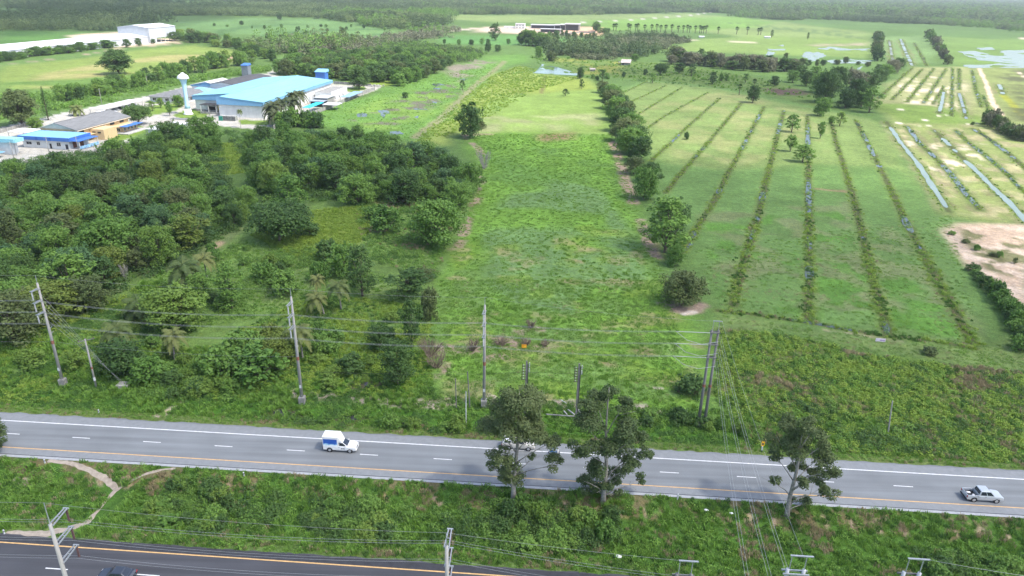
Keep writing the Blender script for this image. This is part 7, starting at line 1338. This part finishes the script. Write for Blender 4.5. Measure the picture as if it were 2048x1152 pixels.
# parked under the carport
o = CP.location; cols = [white_p, navy, silver, navy, white_p, silver]; nm = ['white', 'dark', 'silver', 'dark', 'white', 'silver']
for k in range(6):
    q = Matrix.Rotation(RZ, 4, 'Z') @ Vector((-3.4, 3.2 + k * 5.4, 0)); sedan((o.x + q.x, o.y + q.y, .0), RZ + math.radians(2 * k - 4), cols[k], nm[k] + ' car parked under the long carport, ' + ('first', 'second', 'third', 'fourth', 'fifth', 'sixth')[k] + ' from its near end', 'cars under the carport')
# motorcycle and rider
f = W(1108, 909); rz = RRZ; e = empty('motorcycle', (f.x, f.y, .046), rz, 'white and blue motorcycle on the road edge beside the median tree', 'motorcycle')
mb_b = paintmat('bike_blue', (.08, .22, .42)); 
for x in (.62, -.62):
    c = MB(); pts = [(x + .27 * math.cos(a), 0, .29 + .27 * math.sin(a)) for a in np.linspace(0, 2 * math.pi, 19)]; w = c.tube(pts, .05, 6, cap=False).build('wheel', tyre_m, e); MB().tube([(x, -.05, .29), (x, .05, .29)], .15, 12).build('rim', rim_m, w)
MB().loft([[(x, -w, zb), (x, w, zb), (x, w * .8, zt), (x, -w * .8, zt)] for x, w, zb, zt in ((.45, .10, .35, .62), (.15, .12, .28, .5), (-.2, .14, .3, .66), (-.75, .10, .5, .72))]).build('body', mb_b, e, bevel=.03); MB().loft([[(x, -w, zb), (x, w, zb), (x, w * .7, zt), (x, -w * .7, zt)] for x, w, zb, zt in ((.72, .08, .55, .85), (.58, .2, .45, .98), (.45, .18, .4, 1.0))]).build('leg_shield', white_p, e, bevel=.03)
MB().box((-.35, 0, .76), (.75, .24, .1)).build('seat', trim_k, e, bevel=.04); MB().bar((.45, -.34, 1.03), (.45, .34, 1.03), .035).build('handlebar', trim_k, e); MB().box((.68, 0, .88), (.08, .16, .14)).build('headlight', lamp_w, e, bevel=.03)
for s in (-1, 1): MB().bar((.62, s * .07, .29), (.47, s * .05, 1.0), .04).build('fork', rim_m, e)
def rider():
    J = {'pel': (-.22, 0, .88), 'sp': (-.17, 0, 1.1), 'ch': (-.08, 0, 1.34), 'nk': (-.03, 0, 1.48), 'hd': (.0, 0, 1.60), 'ht': (.01, 0, 1.70)}
    for s, k in ((1, 'l'), (-1, 'r')): J.update({'sh' + k: (-.06, .19 * s, 1.40), 'el' + k: (.16, .27 * s, 1.16), 'wr' + k: (.40, .26 * s, 1.06), 'ha' + k: (.47, .26 * s, 1.05), 'hp' + k: (-.2, .1 * s, .86), 'kn' + k: (.18, .17 * s, .80), 'an' + k: (.1, .17 * s, .40), 'to' + k: (.26, .17 * s, .36)})
    ed = [('pel', 'sp'), ('sp', 'ch'), ('ch', 'nk'), ('nk', 'hd'), ('hd', 'ht')]; R_ = {'pel': .15, 'sp': .145, 'ch': .15, 'nk': .06, 'hd': .10, 'ht': .085}
    for k in 'lr':
        ed += [('ch', 'sh' + k), ('sh' + k, 'el' + k), ('el' + k, 'wr' + k), ('wr' + k, 'ha' + k), ('pel', 'hp' + k), ('hp' + k, 'kn' + k), ('kn' + k, 'an' + k), ('an' + k, 'to' + k)]
        R_.update({'sh' + k: .075, 'el' + k: .05, 'wr' + k: .035, 'ha' + k: .04, 'hp' + k: .1, 'kn' + k: .07, 'an' + k: .05, 'to' + k: .045})
    ks = list(J); me = bpy.data.meshes.new('body'); me.from_pydata([J[k] for k in ks], [(ks.index(a), ks.index(c)) for a, c in ed], []); me.materials.append(mat('shirt_pale_blue', (.45, .58, .68), .8, var=.1, scale=6))
    p = empty('person', (f.x, f.y, .046), rz, 'motorcycle rider in pale shirt and dark helmet leaning on the handlebars', 'person'); o_ = link('body', me, p); sk = o_.modifiers.new('skin', 'SKIN')
    for i, k in enumerate(ks): me.skin_vertices[0].data[i].radius = (R_[k], R_[k]); me.skin_vertices[0].data[i].use_root = (k == 'pel')
    sb = o_.modifiers.new('sub', 'SUBSURF'); sb.levels = 1; sb.render_levels = 2
    MB().lathe([(.05, .02), (.135, .05), (.145, .12), (.12, .2), (.05, .245)], 14, (.0, 0, 1.53)).build('helmet', mat('helmet_black', (.02, .02, .025), .3), p, smooth=True)
    for s in (-1, 1): MB().tube([(-.2, .1 * s, .87), (.18, .17 * s, .815), (.11, .17 * s, .46)], [.115, .085, .07], 8).build('trouser_leg', mat('trousers_dark', (.05, .055, .07), .9), p, smooth=True)
rider()
